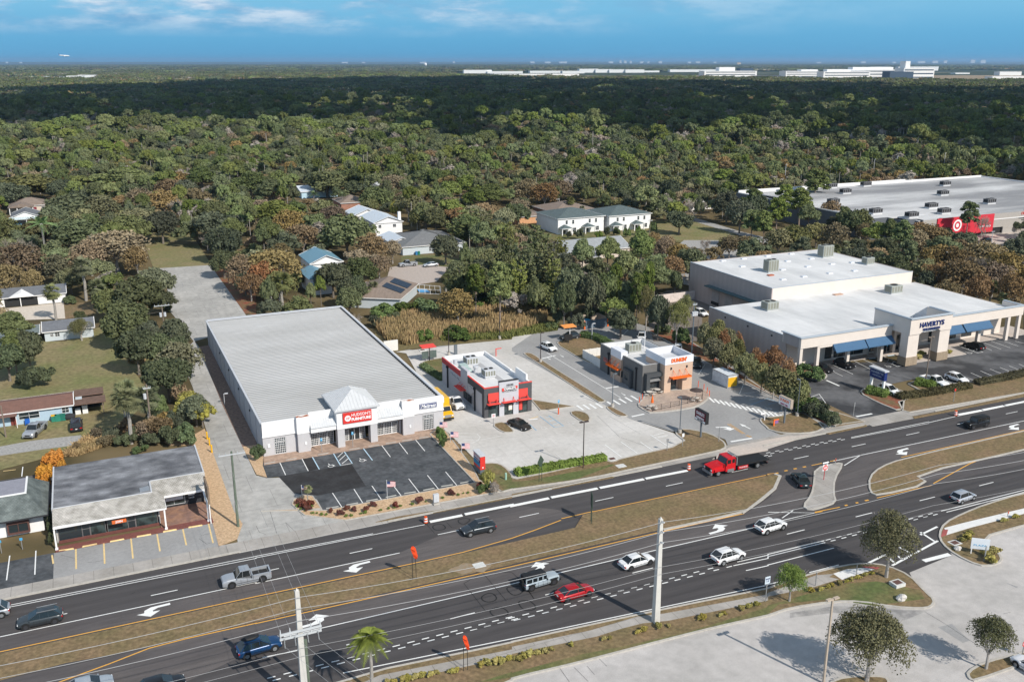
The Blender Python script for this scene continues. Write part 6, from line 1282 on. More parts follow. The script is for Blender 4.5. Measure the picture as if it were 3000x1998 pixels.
B=G(*px('l',595,800),9.9);lamp(None,'tan square lamp post with twin heads at the bottom of the plaza',mat('tan post',(.45,.37,.29),var=.06),2,False,.17,B=Vector((B.x,B.y,0)),h=9.9)
B=G(*px('l',2400,520),9.5);lamp(None,'plaza lamp post just outside the right edge',mat('tan post'),2,False,.17,B=Vector((B.x+4,B.y-3,0)),h=9.9) if 0 else None
lamp('o 1464,993 1464,913','dark lamp post standing before the tan reeds',m_dark);lamp('o 1315,1041 1315,962','black lamp post behind the red-banded restaurant',m_bpole);lamp('o 1734,996 1734,948','pale post by the curved hedge behind the coffee shop',m_acw,1,False)
lamp('e 2065,585 2062,480','small bracket lamp beside the long side wall of the furniture store',m_acw,1,False,.06,ang=0)
for i,(x,y0,y1) in enumerate(((2303,530,482),(2435,528,474),(2563,520,467),(2630,522,458),(2770,524,449),(2959,520,455))):
    B=G(x,y1,12);lamp(None,f'white lamp post beyond the superstore roof, {ordn(i)} from the left',m_acw,1,False,.16,B=Vector((B.x,B.y,0)),h=12)
lamp('d 1725,530 1735,375','pale lamp post in front of the red superstore wall',m_acw,2,False,.12);lamp('d 2045,710 2060,560','pale lamp post by the navy car at the superstore',m_acw,2,False,.12)
B=G(*px('d',1660,748),9);lamp(None,'twin-head lamp standing among brown trees right of the showroom',m_acw,2,False,.12,B=Vector((B.x,B.y,0)),h=9)
# signs on posts
def sign(s,label,w,h,m,posts=1,txt=None,pm=m_metal,rz=0,th=.04,pw=.04,tm=None,shape=None,name='road_sign',zoff=0,tsize=None,cat='sign',lines_=None):
    B,H=bt(s);t=thing(name,label,cat,(B.x,B.y,0))
    for k in range(posts):
        x=B.x+(0 if posts==1 else (k-.5)*w*.6);b=MB();b.box(x-pw,B.y-pw+.05,0,x+pw,B.y+pw+.05,H-.02);b.build('post',pm,t)
    b=MB();z=H-h/2
    if shape: P=[(B.x+w/2*math.cos(PI*2*(i+.5)/shape+(PI/4 if shape==4 and 0 else 0)),z+h/2*math.sin(PI*2*(i+.5)/shape)) for i in range(shape)] if shape!=4 else [(B.x,z+h/2),(B.x-w/2,z),(B.x,z-h/2),(B.x+w/2,z)];b.vprism(P,'y',B.y-th,B.y)
    else: b.box(B.x-w/2,B.y-th,H-h,B.x+w/2,B.y,H)
    pn=b.build('panel',m,t)
    if lines_:
        q=MB()
        for tx,dz,fit,sz in lines_: text(q,tx,sz,face_y(B.x,B.y-th-.012,H-dz),extr=.008,fit=fit,bold=.01)
        q.build('lettering',tm or m_lite,pn)
    t.rotation_euler=(0,0,rz);return t
t=thing('pylon_sign','tall red, white and blue roadside sign box of the furniture store, beside the tan bed','sign',(0,0,0));B=p1('f 2055,1200');t.location=(B.x,B.y,0)
x,y=B.x,B.y
part('base',mat('sign base grey',(.12,.14,.16)),t,(x-.4,y-1.2,0,x+.4,y+1.3,.95));part('cabinet',m_signr,t,(x-.42,y-1.3,.95,x+.42,y+1.4,3.15));part('cap',m_acw,t,(x-.52,y-1.4,3.15,x+.52,y+1.5,3.3))
part('blue_panel',mat('blue panel',(.06,.25,.42)),t,(x-.47,y-1.2,1.4,x-.42,y+1.3,2.05));part('navy_panel',m_signb,t,(x-.47,y-1.2,2.08,x-.42,y+1.3,2.42));q=MB();text(q,"HUDSON'S",.38,face_nx(x-.44,y+.05,2.9),fit=2.2,extr=.01);text(q,'FURNITURE',.32,face_nx(x-.44,y+.05,2.58),fit=2.2,extr=.01,bold=.02);text(q,'MATTRESS',.26,face_nx(x-.48,y+.05,2.25),fit=1.9,extr=.01);q.build('lettering',m_lite,t)
part('yard_lamp',m_lite,t,(x-.1,y-1.35,1.2,x+.1,y-1.3,1.38))
def polesign(s,label,panels,w,D,pm=m_lpole,frame=m_trim,ax='y'):
    B,H=bt(s);t=thing('pole_sign',label,'sign',(B.x,B.y,0));h=sum(p[1] for p in panels)
    b=MB();b.box(B.x-.12,B.y-.12,.15,B.x+.12,B.y+.12,H-h);b.build('pole',pm,t)
    part('cabinet',frame,t,(B.x-D,B.y-w/2-.1,H-h-.1,B.x+D,B.y+w/2+.1,H+.1));z=H
    for m,ph,tx,tm,fit in panels:
        p=part('panel',m,t,(B.x-D-.03,B.y-w/2,z-ph,B.x-D,B.y+w/2,z));
        if tx: q=MB();text(q,tx,ph*.8,face_nx(B.x-D-.035,B.y,z-ph/2),fit=fit,extr=.01,bold=.02);q.build('lettering',tm,p)
        z-=ph
    return t
mg=mat('maroon sign',(.15,.015,.03),var=0);mor=mat('orange metal');mpk=mat('magenta panel',(.35,.02,.1),var=0)
polesign('g 1732,885 1742,640','maroon cheesesteak pole sign on the grass island by the road',((mg,.95,'CHARLEYS',m_lite,2.3),(mg,.5,'CHEESESTEAKS',m_lite,2.2),(m_lite,.35,'AND WINGS',m_trim,1.6)),2.9,.32)
polesign('h 147,755 160,520','white donut shop pole sign on the grass island, lettered orange and magenta',((m_lite,.95,"DUNKIN'",mor,2.4),(m_lite,.5,'DRIVE THRU',mpk,2.0)),2.9,.3,frame=mat('tan cabinet',(.4,.33,.27)))
B=p1('h 990,468');t=thing('monument_sign','navy showroom sign on two white legs above the round hedge','sign',(B.x,B.y,0));x,y=B.x,B.y
part('leg',m_wallw,t,(x-.2,y+1.2,0,x+.2,y+1.6,2.9));part('leg',m_wallw,t,(x-.2,y-1.9,0,x+.2,y-1.5,2.9));part('cabinet',m_signb,t,(x-.35,y-2.0,2.9,x+.35,y+1.7,4.7));part('cap',m_acw,t,(x-.55,y-2.2,4.7,x+.55,y+1.9,4.95));q=MB();text(q,'HAVERTYS',.62,face_nx(x-.36,y-.15,4.1),fit=3.0,extr=.01);text(q,'FURNITURE',.36,face_nx(x-.36,y-.15,3.5),fit=2.2,extr=.01);q.build('lettering',mat('silver lettering',(.5,.55,.62),var=0),t)
sign('f 2182,755 2177,665','white square DO NOT ENTER sign on the small grass island by the bronze sedan',.75,.75,m_lite,tm=m_signr,lines_=(('DO NOT',.25,.5,.2),('ENTER',.5,.45,.2)),name='do_not_enter_sign')
t=sign('h 513,1278 513,1130','red DO NOT ENTER sign on the concrete traffic island',1.0,1.0,m_lite,pm=mat('red post',(.5,.05,.05)),name='do_not_enter_sign',lines_=());c=t.location;H=hz(Vector((c.x,c.y,0)),px('h',0,1130)[1])
b=MB();b.cyl((c.x,c.y-.045,H-.5),(c.x,c.y-.065,H-.5),.46,n=20);d=b.build('disc',m_signr,t);b=MB();b.box(c.x-.33,c.y-.08,H-.57,c.x+.33,c.y-.066,H-.43);text(b,'DO NOT',.2,face_y(c.x,c.y-.07,H-.28),extr=.006);text(b,'ENTER',.2,face_y(c.x,c.y-.07,H-.72),extr=.006);b.build('lettering',m_lite,d)
p=part('one_way_panel',m_trim,t,(c.x-.75,c.y-.1,H+.1,c.x+.75,c.y-.05,H+.6));b=MB();b.add([(c.x+dx,c.y-.11,H+.35+dz) for dx,dz in((-.65,.12),(.25,.12),(.25,.2),(.65,0),(.25,-.2),(.25,-.12),(-.65,-.12))],[(0,6,5,4,3,2,1)]);b.build('arrow',m_lite,p)
for s,l in(('f 607,1020 603,888','blue disabled-parking sign by the left window bay of the furniture store'),('f 892,975 890,830','blue disabled-parking sign by the doors of the furniture store'),('h 917,145 927,55','blue disabled-parking sign left of the paired posts at the showroom walk'),('h 1086,115 1096,28','blue disabled-parking sign nearer the showroom portal'),('g 427,668 430,538','disabled-parking sign on a red bollard by the restaurant corner'),('h 270,640 270,455','blue disabled-parking sign against the tree by the slate lamp')):
    sign(s,l,.32,.5,m_sblue,tm=m_lite,name='disabled_parking_sign',lines_=(('P',.2,.14,.25),))
B=p1('g 427,668');b=MB();b.cyl(B,(B.x,B.y,1.2),.11,n=10);tag(b.build('bollard',m_cone,origin=tuple(B)),'red bollard around the foot of the disabled-parking sign by the restaurant','bollard')
for s,l in(('j 1455,628 1452,315','crumpled orange road work sign standing in the grass median'),('j 1925,1465 1925,1130','furled orange road work sign on the near verge')):
    B,H=bt(s);t=thing('road_work_sign',l,'sign',(B.x,B.y,0))
    for dx in(-.22,.25): b=MB();b.cyl((B.x+dx,B.y,0),(B.x+dx*.9,B.y,H-1.4),.035,n=5);b.build('post',m_trim,t)
    rr=random.Random(3);b=MB();n=9;P=[]
    for i in range(n):
        z=H-1.8*i/(n-1);wd=.8*(.12,.35,.42,.38,.4,.35,.38,.3,.15)[i]*(1 if 'crumpled' in l else .75);cx=B.x-.15+.06*i
        P+=[(cx-wd,B.y-.1-.1*rr.random(),z),(cx+.1*rr.random(),B.y-.35*rr.random()-.05,z+.05*rr.random()),(cx+wd,B.y-.05,z)]
    F=[];
    for i in range(n-1):
        for k in(0,1):F.append((3*i+k,3*i+k+1,3*i+4+k,3*i+3+k))
    b.add(P,F);b.add([(a,c_+.04,z) for a,c_,z in P],[f[::-1] for f in F]);b.build('vinyl_panel',m_orf,t)
B,H=bt('g 262,1290 258,1045');t=thing('road_work_sign','diamond sign seen from its dark back on the green verge beside the hedge','sign',(B.x,B.y,0))
for dx in(-.35,.3): b=MB();b.cyl((B.x+dx,B.y,0),(B.x+dx,B.y,H-.8),.05,n=5);b.build('post',m_dgrn,t)
b=MB();b.vprism([(B.x,H),(B.x-.75,H-1.0),(B.x,H-2),(B.x+.75,H-1.0)],'y',B.y-.03,B.y+.03);b.build('panel',m_dgrn,t);t.rotation_euler=(0,0,math.radians(25))
B,H=bt('k 728,105 728,-60');B=p1('k 728,105');H=hz(B,px('g',0,1395)[1]);t=thing('road_work_sign','dark sign seen edge-on in the grass median at the lane taper','sign',(B.x,B.y,0))
for dy in(-.35,.3): b=MB();b.cyl((B.x,B.y+dy,0),(B.x,B.y+dy,H-.6),.05,n=5);b.build('post',m_dgrn,t)
b=MB();b.box(B.x-.04,B.y-.7,H-2.0,B.x+.04,B.y+.7,H);b.build('panel',m_dgrn,t);t.rotation_euler=(0,0,math.radians(-20))
for s,l,w,h,m in(('g 1567,968 1568,845','small white sign at the corner of the pale lot',.4,.6,m_lite),('g 1425,1008 1440,895','grey sign back at the far edge of the pale lot',.45,.55,m_metal),('g 1901,928 1903,788','thin grey sign post seen edge-on by the yellow lane line',.1,1.4,m_metal),('h 785,685 787,560','grey sign post by the showroom driveway',.18,.8,m_metal),('h 1705,560 1708,435','red sign on a thin post before the long hedge',.35,.45,m_signr),('l 437,692 438,562','bare bent sign post near the small tree',.06,.2,m_metal),('l 812,592 818,478','bare bent post on the pale pavement pad',.06,.2,m_metal),('k 2330,835 2335,597','white bus stop sign at the near pavement',.75,.95,mat('pale blue sign',(.55,.63,.7),var=0)),('i 208,350 200,242','small blue and red sign on the grass before the white shop',.35,.35,m_sblue),('i 15,385 8,265','small blue and red sign at the left edge',.35,.35,m_sblue),('l 1985,465 1995,318','dark slab sign post beside the plaza sign board',.16,1.5,m_metal),('l 2202,55 2204,-5','thin orange marker post by the near pavement',.12,.4,m_cone),('h 617,1140 617,1072','thin orange marker stick on the tip of the traffic island',.08,.5,m_cone),('g 1440,0 1442,-40','small sign hidden by the lamp',.1,.1,m_metal)):
    if 'hidden' in l: continue
    sign(s,l,w,h,m,lines_=(('BUS STOP',.3,.6,.2),('11',.6,.3,.3)) if 'bus' in l else None,tm=m_signb)
B,H=bt('l 1935,400 1930,250');t=thing('site_sign','white plaza sign board on legs in the tip of the right verge','sign',(B.x,B.y,0));w=2.2
b=MB();b.box(B.x-w/2,B.y-.05,H-1.5,B.x+w/2,B.y+.05,H);p=b.build('board',mat('sign board',(.72,.76,.8),var=.03),t)
q=MB();text(q,'MEDICAL',.34,face_y(B.x-.35,B.y-.06,H-.4),fit=1.2,extr=.01) if 0 else text(q,'PLAZA',.34,face_y(B.x,B.y-.06,H-.95),fit=1.6,extr=.01);q.build('lettering',m_sblue,p)
for dx in(-.95,.95): part('leg',m_wallw,t,(B.x+dx-.06,B.y-.06,0,B.x+dx+.06,B.y+.05,H-1.5))
t.rotation_euler=(0,0,math.radians(-38))
sign('l 2338,1330 2338,1183','red STOP sign clipped by the right edge',.76,.76,m_signr,tm=m_lite,shape=8,lines_=(('STOP',.38,.55,.3),),name='stop_sign')
t=thing('sign_bracket','white post with a hanging arm at the tip of the coffee shop island','sign',tuple(p1('g 2318,730')));c=t.location;part('post',m_wallw,t,(c.x-.07,c.y-.07,0,c.x+.07,c.y+.07,1.6));part('arm',m_wallw,t,(c.x-.9,c.y-.06,1.3,c.x-.07,c.y+.06,1.6))
t=thing('yard_sign','small orange and purple advertising sign on the coffee shop island','sign',tuple(p1('h 62,780')));c=t.location;part('panel',mat('purple print',(.25,.12,.3),var=.2),t,(c.x-.3,c.y-.03,.5,c.x+.7,c.y+.03,1.1));part('frame',mor,t,(c.x-.35,c.y-.05,1.1,c.x+.8,c.y+.05,1.3),(c.x-.35,c.y-.05,0,c.x-.1,c.y+.05,1.1))
# barrels, bollards
def barrel(s,label):
    B=p1(s);t=thing('traffic_barrel',label,'traffic barrel',(B.x,B.y,.0),'orange traffic barrels on the road edge');z=0
    b=MB();b.cyl((B.x,B.y,.0),(B.x,B.y,.1),.36,n=12);b.build('base',m_trim,t)
    for i in range(5):
        b=MB();r=.29-.015*i;b.cyl((B.x,B.y,.1+i*.18),(B.x,B.y,.1+(i+1)*.18),r,r-.01,12);b.build('band',m_cone if i%2==0 else m_lite,t)
barrel('j 1560,106','orange and white barrel at the end of the lane separator near the furniture store');barrel('g 1624,1180','orange and white barrel in front of the red tow truck');barrel('h 1722,684','orange and white barrel beside the black off-road car')
for i,(a,b_) in enumerate((((1905,900),(1898,835)),((1927,955),(1919,890)),((1948,1022),(1940,955)))):
    B,H=bt(f'e {a[0]},{a[1]} {b_[0]},{b_[1]}');b=MB();b.cyl(B,(B.x,B.y,H),.14,n=10);b.ball((B.x,B.y,H),.14,8,4);tag(b.build('bollard',mat('safety yellow',(.75,.42,.02),var=.05),origin=tuple(B)),f'yellow bollard leaning beside the drive, {ordn(i)} from the rear','bollard','yellow bollards beside the drive')
for i,(x,y,l) in enumerate(((1170,570,'beside the crosswalk end of the patio'),(1197,540,'at the left corner of the patio near the charcoal wall'),(1710,420,'right of the coffee shop tower'),(1762,448,'second right of the coffee shop tower'),(1792,480,'third along the curved patio kerb'),(1812,510,'last along the curved patio kerb'))):
    B=p1(f'g {x},{y}');b=MB();b.cyl(B,(B.x,B.y,1.25),.07,n=8);b.ball((B.x,B.y,1.25),.07,8,4);tag(b.build('bollard',m_cone,origin=tuple(B)),'slim orange bollard '+l,'bollard','orange bollards round the patio')
# patio railing, tables, umbrellas
P=pts('g 1290,650 1370,632 1455,614 1535,597 1610,578 1685,562 1748,540')+[p1('g 1748,505')]
t=thing('railing','thin dark railing round the front of the coffee shop patio','railing',tuple(P[0]));b=MB();zz=Vector((0,0,1))
for i in range(len(P)-1):
    for z in(.3,1.15): b.tube([P[i]+zz*z,P[i+1]+zz*z],.022,4)
    for k in range(1,9): q=P[i].lerp(P[i+1],k/9);b.tube([q+zz*.3,q+zz*1.15],.008,3)
b.build('rails',m_trim,t);
for p in P: b=MB();b.box(p.x-.03,p.y-.03,.1,p.x+.03,p.y+.03,1.2);b.build('post',m_trim,t)
def picnic(s,label,first=[None]):
    B=p1(s)
    if first[0] is None:
        t=thing('picnic_table',label,'table',(B.x,B.y,.14),'round tables on the patio')
        mt=mat('pale table',(.60,.55,.49),var=.05);z=.14;b=MB();b.cyl((B.x,B.y,z+.68),(B.x,B.y,z+.74),.6,n=20);b.build('table_top',mt,t)
        b=MB();b.cyl((B.x,B.y,z),(B.x,B.y,z+.68),.05,n=8)
        for k in range(4):
            a=k*PI/2+.4;dx,dy=math.cos(a),math.sin(a);b.tube([(B.x,B.y,z+.15),(B.x+dx*.9,B.y+dy*.9,z+.1),(B.x+dx*.95,B.y+dy*.95,z+.42)],.03,5)
        b.build('frame',m_trim,t)
        for k in range(4):
            a=k*PI/2+.4;q=MB();q.obox((B.x+.98*math.cos(a),B.y+.98*math.sin(a),z+.45),(.17,.42,.03),a);q.build('seat',mt,t)
        first[0]=t;return t
    return clone(first[0],(B.x,B.y,.14),label=label)
picnic('g 1262,500','round pale table nearest the charcoal wall of the coffee shop');picnic('g 1333,478','round pale table against the awning window of the coffee shop');picnic('g 1282,630','round pale table under the closed orange umbrella');picnic('g 1688,555','round pale table under the open dark umbrella')
B=p1('g 1285,632');t=thing('umbrella','closed orange umbrella in the front corner of the patio','umbrella',(B.x,B.y,.14));b=MB();b.cyl((B.x,B.y,.8),(B.x,B.y,3.0),.03,n=6);b.build('pole',m_metal,t);b=MB();b.cyl((B.x,B.y,1.5),(B.x,B.y,2.0),.28,.22,9,cap=True);b.cyl((B.x,B.y,2.0),(B.x,B.y,3.0),.22,.03,9);b.build('canopy',mor,t)
B=p1('g 1688,557');t=thing('umbrella','open dark brown umbrella on the right of the patio','umbrella',(B.x,B.y,.14));b=MB();b.cyl((B.x,B.y,.8),(B.x,B.y,2.7),.03,n=6);b.build('pole',m_metal,t);b=MB();b.cyl((B.x,B.y,2.35),(B.x,B.y,2.85),1.35,.03,8);b.build('canopy',mat('dark umbrella cloth',(.07,.05,.045)),t)
# menu boards and canopies
def menu(s,label,m,w=1.6,h=2.9,board=True):
    B=p1(s);t=thing('menu_canopy',label,'drive-through canopy',(B.x,B.y,0));b=MB();b.cyl(B,(B.x,B.y,h),.1,n=8);b.build('post',m_trim if m is m_redp else m_wallw,t)
    b=MB();b.add([(B.x-1.9,B.y-.9,h+.1),(B.x+1.3,B.y-.9,h+.1),(B.x+1.3,B.y+1.1,h+.3),(B.x-1.9,B.y+1.1,h+.3),(B.x-1.9,B.y-.9,h-.02),(B.x+1.3,B.y-.9,h-.02),(B.x+1.3,B.y+1.1,h+.18),(B.x-1.9,B.y+1.1,h+.18)],[(0,1,2,3),(7,6,5,4),(0,4,5,1),(1,5,6,2),(2,6,7,3),(3,7,4,0)]);b.build('canopy',m,t);return t
menu('f 1595,180','red drive-through canopy on a dark post behind the furniture store',m_redp,h=3.2);menu('c 530,1555','orange drive-through canopy on a white post by the dark SUV',mat('pale orange',(.78,.30,.08)),h=3.2)
B=p1('f 1590,175');t=thing('menu_board','dark green menu board panels below the red canopy','menu board',(B.x,B.y,0));
part('panel',mat('menu green',(.10,.13,.12)),t,(B.x-1.6,B.y-.1,.5,B.x-.1,B.y+.05,2.1));part('panel',mat('menu green'),t,(B.x+.1,B.y-.05,.5,B.x+1.7,B.y+.1,2.1));part('post',m_trim,t,(B.x-.9,B.y-.08,0,B.x-.8,B.y+.02,.5),(B.x+.9,B.y-.03,0,B.x+1,B.y+.07,.5))
B=p1('g 517,18');t=thing('menu_board','black menu board on a short post before the orange canopy','menu board',(B.x,B.y,0));part('screen',m_trim,t,(B.x-1.0,B.y-.1,.7,B.x+1.0,B.y+.1,2.1));part('post',m_trim,t,(B.x-.12,B.y-.06,0,B.x+.12,B.y+.06,.7))
for s,l,m in(('f 1835,120','tall grey electrical cabinet behind the restaurant',m_lpole),('f 1240,88','white vinyl gate panel at the rear corner of the furniture store',mat('vinyl'))):
    B=p1(s);w=.35 if 'cabinet' in l else 1.6;b=MB();b.box(B.x-w,B.y-.15,0,B.x+w,B.y+.15,2.2 if w<1 else 2.4);tag(b.build('electrical_cabinet' if w<1 else 'gate',m,origin=tuple(B)),l,'cabinet' if w<1 else 'gate')
B=p1('f 2210,150') if 0 else p1('f 2205,135')
b=MB();b.box(B.x-.08,B.y-.08,0,B.x+.08,B.y+.08,1.7);b.box(B.x+.08,B.y-.06,1.55,B.x+1.3,B.y+.06,1.7);tag(b.build('drive_post',m_redp,origin=tuple(B)),'little red clearance bar behind the restaurant parapet','clearance bar')
# utility boxes
B=p1('f 1652,1500');t=thing('utility_box','grey control cabinet on a concrete pad in the tan bed','cabinet',(B.x,B.y,.1));part('cabinet',m_acw,t,(B.x-.35,B.y-.25,.5,B.x+.45,B.y+.25,1.7));part('pad',m_kerb,t,(B.x-.4,B.y-.35,.1,B.x+.5,B.y+.35,.3));part('post',m_metal,t,(B.x-.05,B.y-.05,.3,B.x+.1,B.y+.05,.5))
B=p1('f 2295,1275');b=MB();b.cyl(B,(B.x,B.y,1.1),.16,n=10);b.ball((B.x,B.y,1.1),.16,10,4);tag(b.build('utility_pedestal',mat('pale green plastic',(.35,.55,.45)),origin=tuple(B)),'pale green utility pedestal on the green lawn by the road','utility pedestal')
for s,l in(('l 1185,685','square concrete drain box with a rusty grate on the near verge'),('l 1715,295','rusty drain grate at the tip of the right verge'),('j 2050,502','pale square manhole slab in the median dirt patch'),('g 920,1085','rusty drain grate at the edge of the pale lot'),('g 1000,1150','grey utility covers beside the verge of the pale lot'),('f 1530,85','small drain grate behind the restaurant')):
    B=p1(s);big='box' in l;z=.55 if big else .16
    t=thing('drain_box' if 'drain' in l else 'utility_cover',l,'drain' if 'drain' in l else 'utility cover',(B.x,B.y,0));part('slab',mat('pale slab',(.6,.6,.58)),t,(B.x-.75,B.y-.6,0,B.x+.75,B.y+.6,z))
    if 'drain' in l: part('grate',mat('rusty grate',(.13,.07,.06),var=.2),t,(B.x-.5,B.y-.4,z,B.x+.5,B.y+.4,z+.02))
for s,l,r in(('l 1222,815','white boulder on the near verge',(.7,.5,.5)),('l 1740,358','grey speckled rock on the tip of the right verge',(.55,.45,.35))):
    B=p1(s);b=MB();b.ball((B.x,B.y,.35),r,9,6,jit=.18,rng=random.Random(4));tag(b.build('boulder',mat('boulder',(.6,.57,.53),var=.2),origin=tuple(B)),l,'boulder')
# wheelie bins at the pale blue house
for i,(s,m,l) in enumerate((('e 500,735',(.03,.22,.15),'green bin with a yellow lid against the pale blue wall'),('e 535,732',(.03,.22,.15),'green bin between the yellow-lidded one and the next pair'),('e 582,725',(.02,.16,.12),'dark green bin nearest the parked minivan'))):
    B=p1(s);t=thing('wheelie_bin',l,'bin',(B.x,B.y,0),'bins at the pale blue house');part('body',mat(f'bin green {i}',m),t,(B.x-.42,B.y-.35,.05,B.x+.42,B.y+.35,1.1));part('lid',mat('yellow lid',(.7,.4,.02)) if i==0 else mat(f'bin green {i}'),t,(B.x-.45,B.y-.4,1.1,B.x+.45,B.y+.38,1.2))
B=p1('e 640,715');b=MB();b.ball((B.x,B.y,.5),(1.1,.7,.6),10,6,jit=.1);tag(b.build('covered_heap',m_dark,origin=tuple(B)),'dark tarp-covered heap beside the dark green bin','covered heap')
B=p1('e 255,770');t=thing('garden_chair','blue plastic chair outside the pale blue house','chair',(B.x,B.y,0));mb_=mat('blue plastic',(.02,.12,.45));part('seat',mb_,t,(B.x-.4,B.y-.3,.35,B.x+.4,B.y+.3,.45));part('backrest',mb_,t,(B.x-.4,B.y+.3,.45,B.x+.4,B.y+.38,1.1));
for dx in(-.35,.3):
    for dy in(-.28,.24): part('leg',mb_,t,(B.x+dx,B.y+dy,0,B.x+dx+.06,B.y+dy+.06,.35))
# pool
t=thing('pool_fence','white pool fence beside the solar house','fence',tuple(p1('b 1460,1130')));Q=pts('b 1455,1085 1690,1105 1700,1140 1455,1130');b=MB()
for i in range(4):
    a,c=Q[i],Q[(i+1)%4]
    for z in(.15,1.3): b.tube([a+zz*z,c+zz*z],.06,4)
    for k in range(5): q=a.lerp(c,k/5);b.tube([q,q+zz*1.4],.05,4)
b.build('rails',m_wallw,t)
b=MB();b.prism(pts('b 1480,1090 1560,1092 1610,1120 1500,1118'),-.02,.06);tag(b.build('pool',mat('pool water',(.08,.32,.62),var=0,rough=.1),origin=tuple(p1('b 1540,1100'))),'small bright blue swimming pool inside the white fence','swimming pool')
# flags
m_fred=mat('flag red',(.45,.03,.05),var=0);m_fblue=mat('flag navy',(.03,.05,.14),var=0)
def flag(s,label,k=1,ang=0):
    B,H=bt(s);t=thing('flag_pole',label,'flag',(B.x,B.y,0),'flags round the furniture store lot')
    b=MB();b.cyl(B,(B.x,B.y,H),.04,n=6);b.ball((B.x,B.y,H+.05),.07,6,4);b.build('pole',m_acw,t)
    W,Hh=1.55*k,.95*k;rows=13;cols=8
    def pt(u,v): 
        return (B.x+.04+W*u*.95,B.y+.12*math.sin(u*7+v)*u*3*.5,H-.1-Hh*v-.28*W*u*u-.06*math.sin(u*6))
    bb=[MB(),MB(),MB()]
    for r in range(rows):
        for c in range(cols):
            mi=2 if (r<7 and c<3) else (0 if r%2==0 else 1)
            q=[pt(c/cols,r/rows),pt((c+1)/cols,r/rows),pt((c+1)/cols,(r+1)/rows),pt(c/cols,(r+1)/rows)]
            bb[mi].add(q+[(a,b2+.006,z) for a,b2,z in q],[(0,3,2,1),(4,5,6,7)])
    cl=bb[0].build('cloth',m_fred,t);bb[1].build('white_stripes',m_lite,cl);bb[2].build('canton',m_fblue,cl)
flag('f 1687,850 1687,735','flag nearest the furniture store wall',1);flag('f 1787,935 1788,825','flag in the middle of the row beside the pale lot',1);flag('f 1889,1030 1890,930','flag nearest the tall red roadside sign');flag('f 1207,1455 1198,1280','flag in the front tan bed with its shadow on the lot',.9);flag('f 425,1445 418,1325','small flag beside the little palm on the corner bed',.6)
# ================= vegetation =================
LM={}
def leafmat(n,c,rnd=1,tr=.0):
    m=mat('leaf '+n,c,rough=.75,var=.28,sc=.35,rnd=rnd,spec=.15);LM[n]=m;return m
leafmat('pine',(.14,.165,.05));leafmat('oak',(.105,.12,.055));leafmat('dark',(.078,.09,.048));leafmat('brown',(.215,.15,.075));leafmat('olive',(.165,.16,.07));leafmat('yellow',(.27,.25,.055),.3);leafmat('palm',(.19,.2,.085));leafmat('royal',(.20,.24,.05),0);leafmat('queen',(.15,.23,.06));leafmat('bamboo',(.17,.18,.06));leafmat('silver',(.55,.58,.6),.2);leafmat('shrub',(.1,.14,.04));leafmat('redbush',(.15,.05,.035),.5);leafmat('croton',(.45,.2,.04),.4);leafmat('golden',(.34,.29,.08),.5);leafmat('rusty',(.26,.13,.055),.5);leafmat('twig',(.30,.26,.22),.7);leafmat('street',(.15,.14,.075),.3);leafmat('lime',(.16,.22,.05),.2);leafmat('hedge',(.08,.07,.035),.5)
m_bark_=mat('bark',(.19,.165,.14),var=.25,sc=2);m_barkp=mat('palm trunk',(.32,.30,.27),var=.15,sc=4);m_barkg=mat('grey limbs',(.36,.33,.30),var=.15,sc=2)
def leaves(rs,C_,n,size,out=.6,flat=1.0,shape=1.4,shell=(.72,1.1)):
    """C_: clumps (x,y,z,r); returns arrays of quads on their surfaces"""
    C_=np.array(C_,dtype=float);k=len(C_);w=C_[:,3]**2;w/=w.sum();ix=rs.choice(k,n,p=w)
    d=rs.normal(size=(n,3));d/=np.linalg.norm(d,axis=1)[:,None];d[:,2]=np.where(d[:,2]<-.45,-d[:,2],d[:,2])
    rr=C_[ix,3]*rs.uniform(*shell,size=n)
    p=C_[ix,:3]+d*rr[:,None]*np.array([1,1,flat])
    nn=d*out+rs.normal(size=(n,3))*.55;nn/=np.linalg.norm(nn,axis=1)[:,None]
    a=np.cross(nn,rs.normal(size=(n,3)));a/=np.linalg.norm(a,axis=1)[:,None];b=np.cross(nn,a)
    s=size*rs.uniform(.55,1.35,size=(n,1));a*=s*shape/2;b*=s/2
    V=np.stack([p-a-b*.6,p+a*.4-b,p+a+b*.5,p-a*.5+b],1).reshape(-1,3)
    return V.tolist(),[(4*i,4*i+1,4*i+2,4*i+3) for i in range(n)]
def limbs(mb,rs,H,h0,R,n=7,r0=.22,spread=1,lean=0,mi=0):
    top=Vector((lean,0,h0));mb.tube([(0,0,0),(lean*.4,.05,h0*.5),top],[r0*1.25,r0,r0*.85],7,mi)
    for i in range(n):
        a=2*PI*i/n+rs.uniform(-.4,.4);e=Vector((math.cos(a)*R*rs.uniform(.45,.85)*spread,math.sin(a)*R*rs.uniform(.45,.85)*spread,h0+(H-h0)*rs.uniform(.45,.85)))
        m=top.lerp(e,.5)+Vector((rs.uniform(-.4,.4),rs.uniform(-.4,.4),rs.uniform(0,.6)))
        mb.tube([top,m,e],[r0*.6,r0*.38,r0*.12],5,mi)
        for j in range(2): q=m+Vector((rs.normal()*R*.25,rs.normal()*R*.25,rs.uniform(.5,1.8)));mb.tube([m,q],[r0*.25,r0*.07],4,mi)
PROTO={}
def proto(kind,crown,trunk,cm,tm=None,W=9,H=9,part_='crown'):
    e=bpy.data.objects.new(kind,None)
    co=crown.build(part_,cm,link=False);co.parent=e
    if trunk is not None: to=trunk.build('trunk',tm or m_bark_,link=False);to.parent=e
    PROTO.setdefault(kind,[]).append((e,W,H))
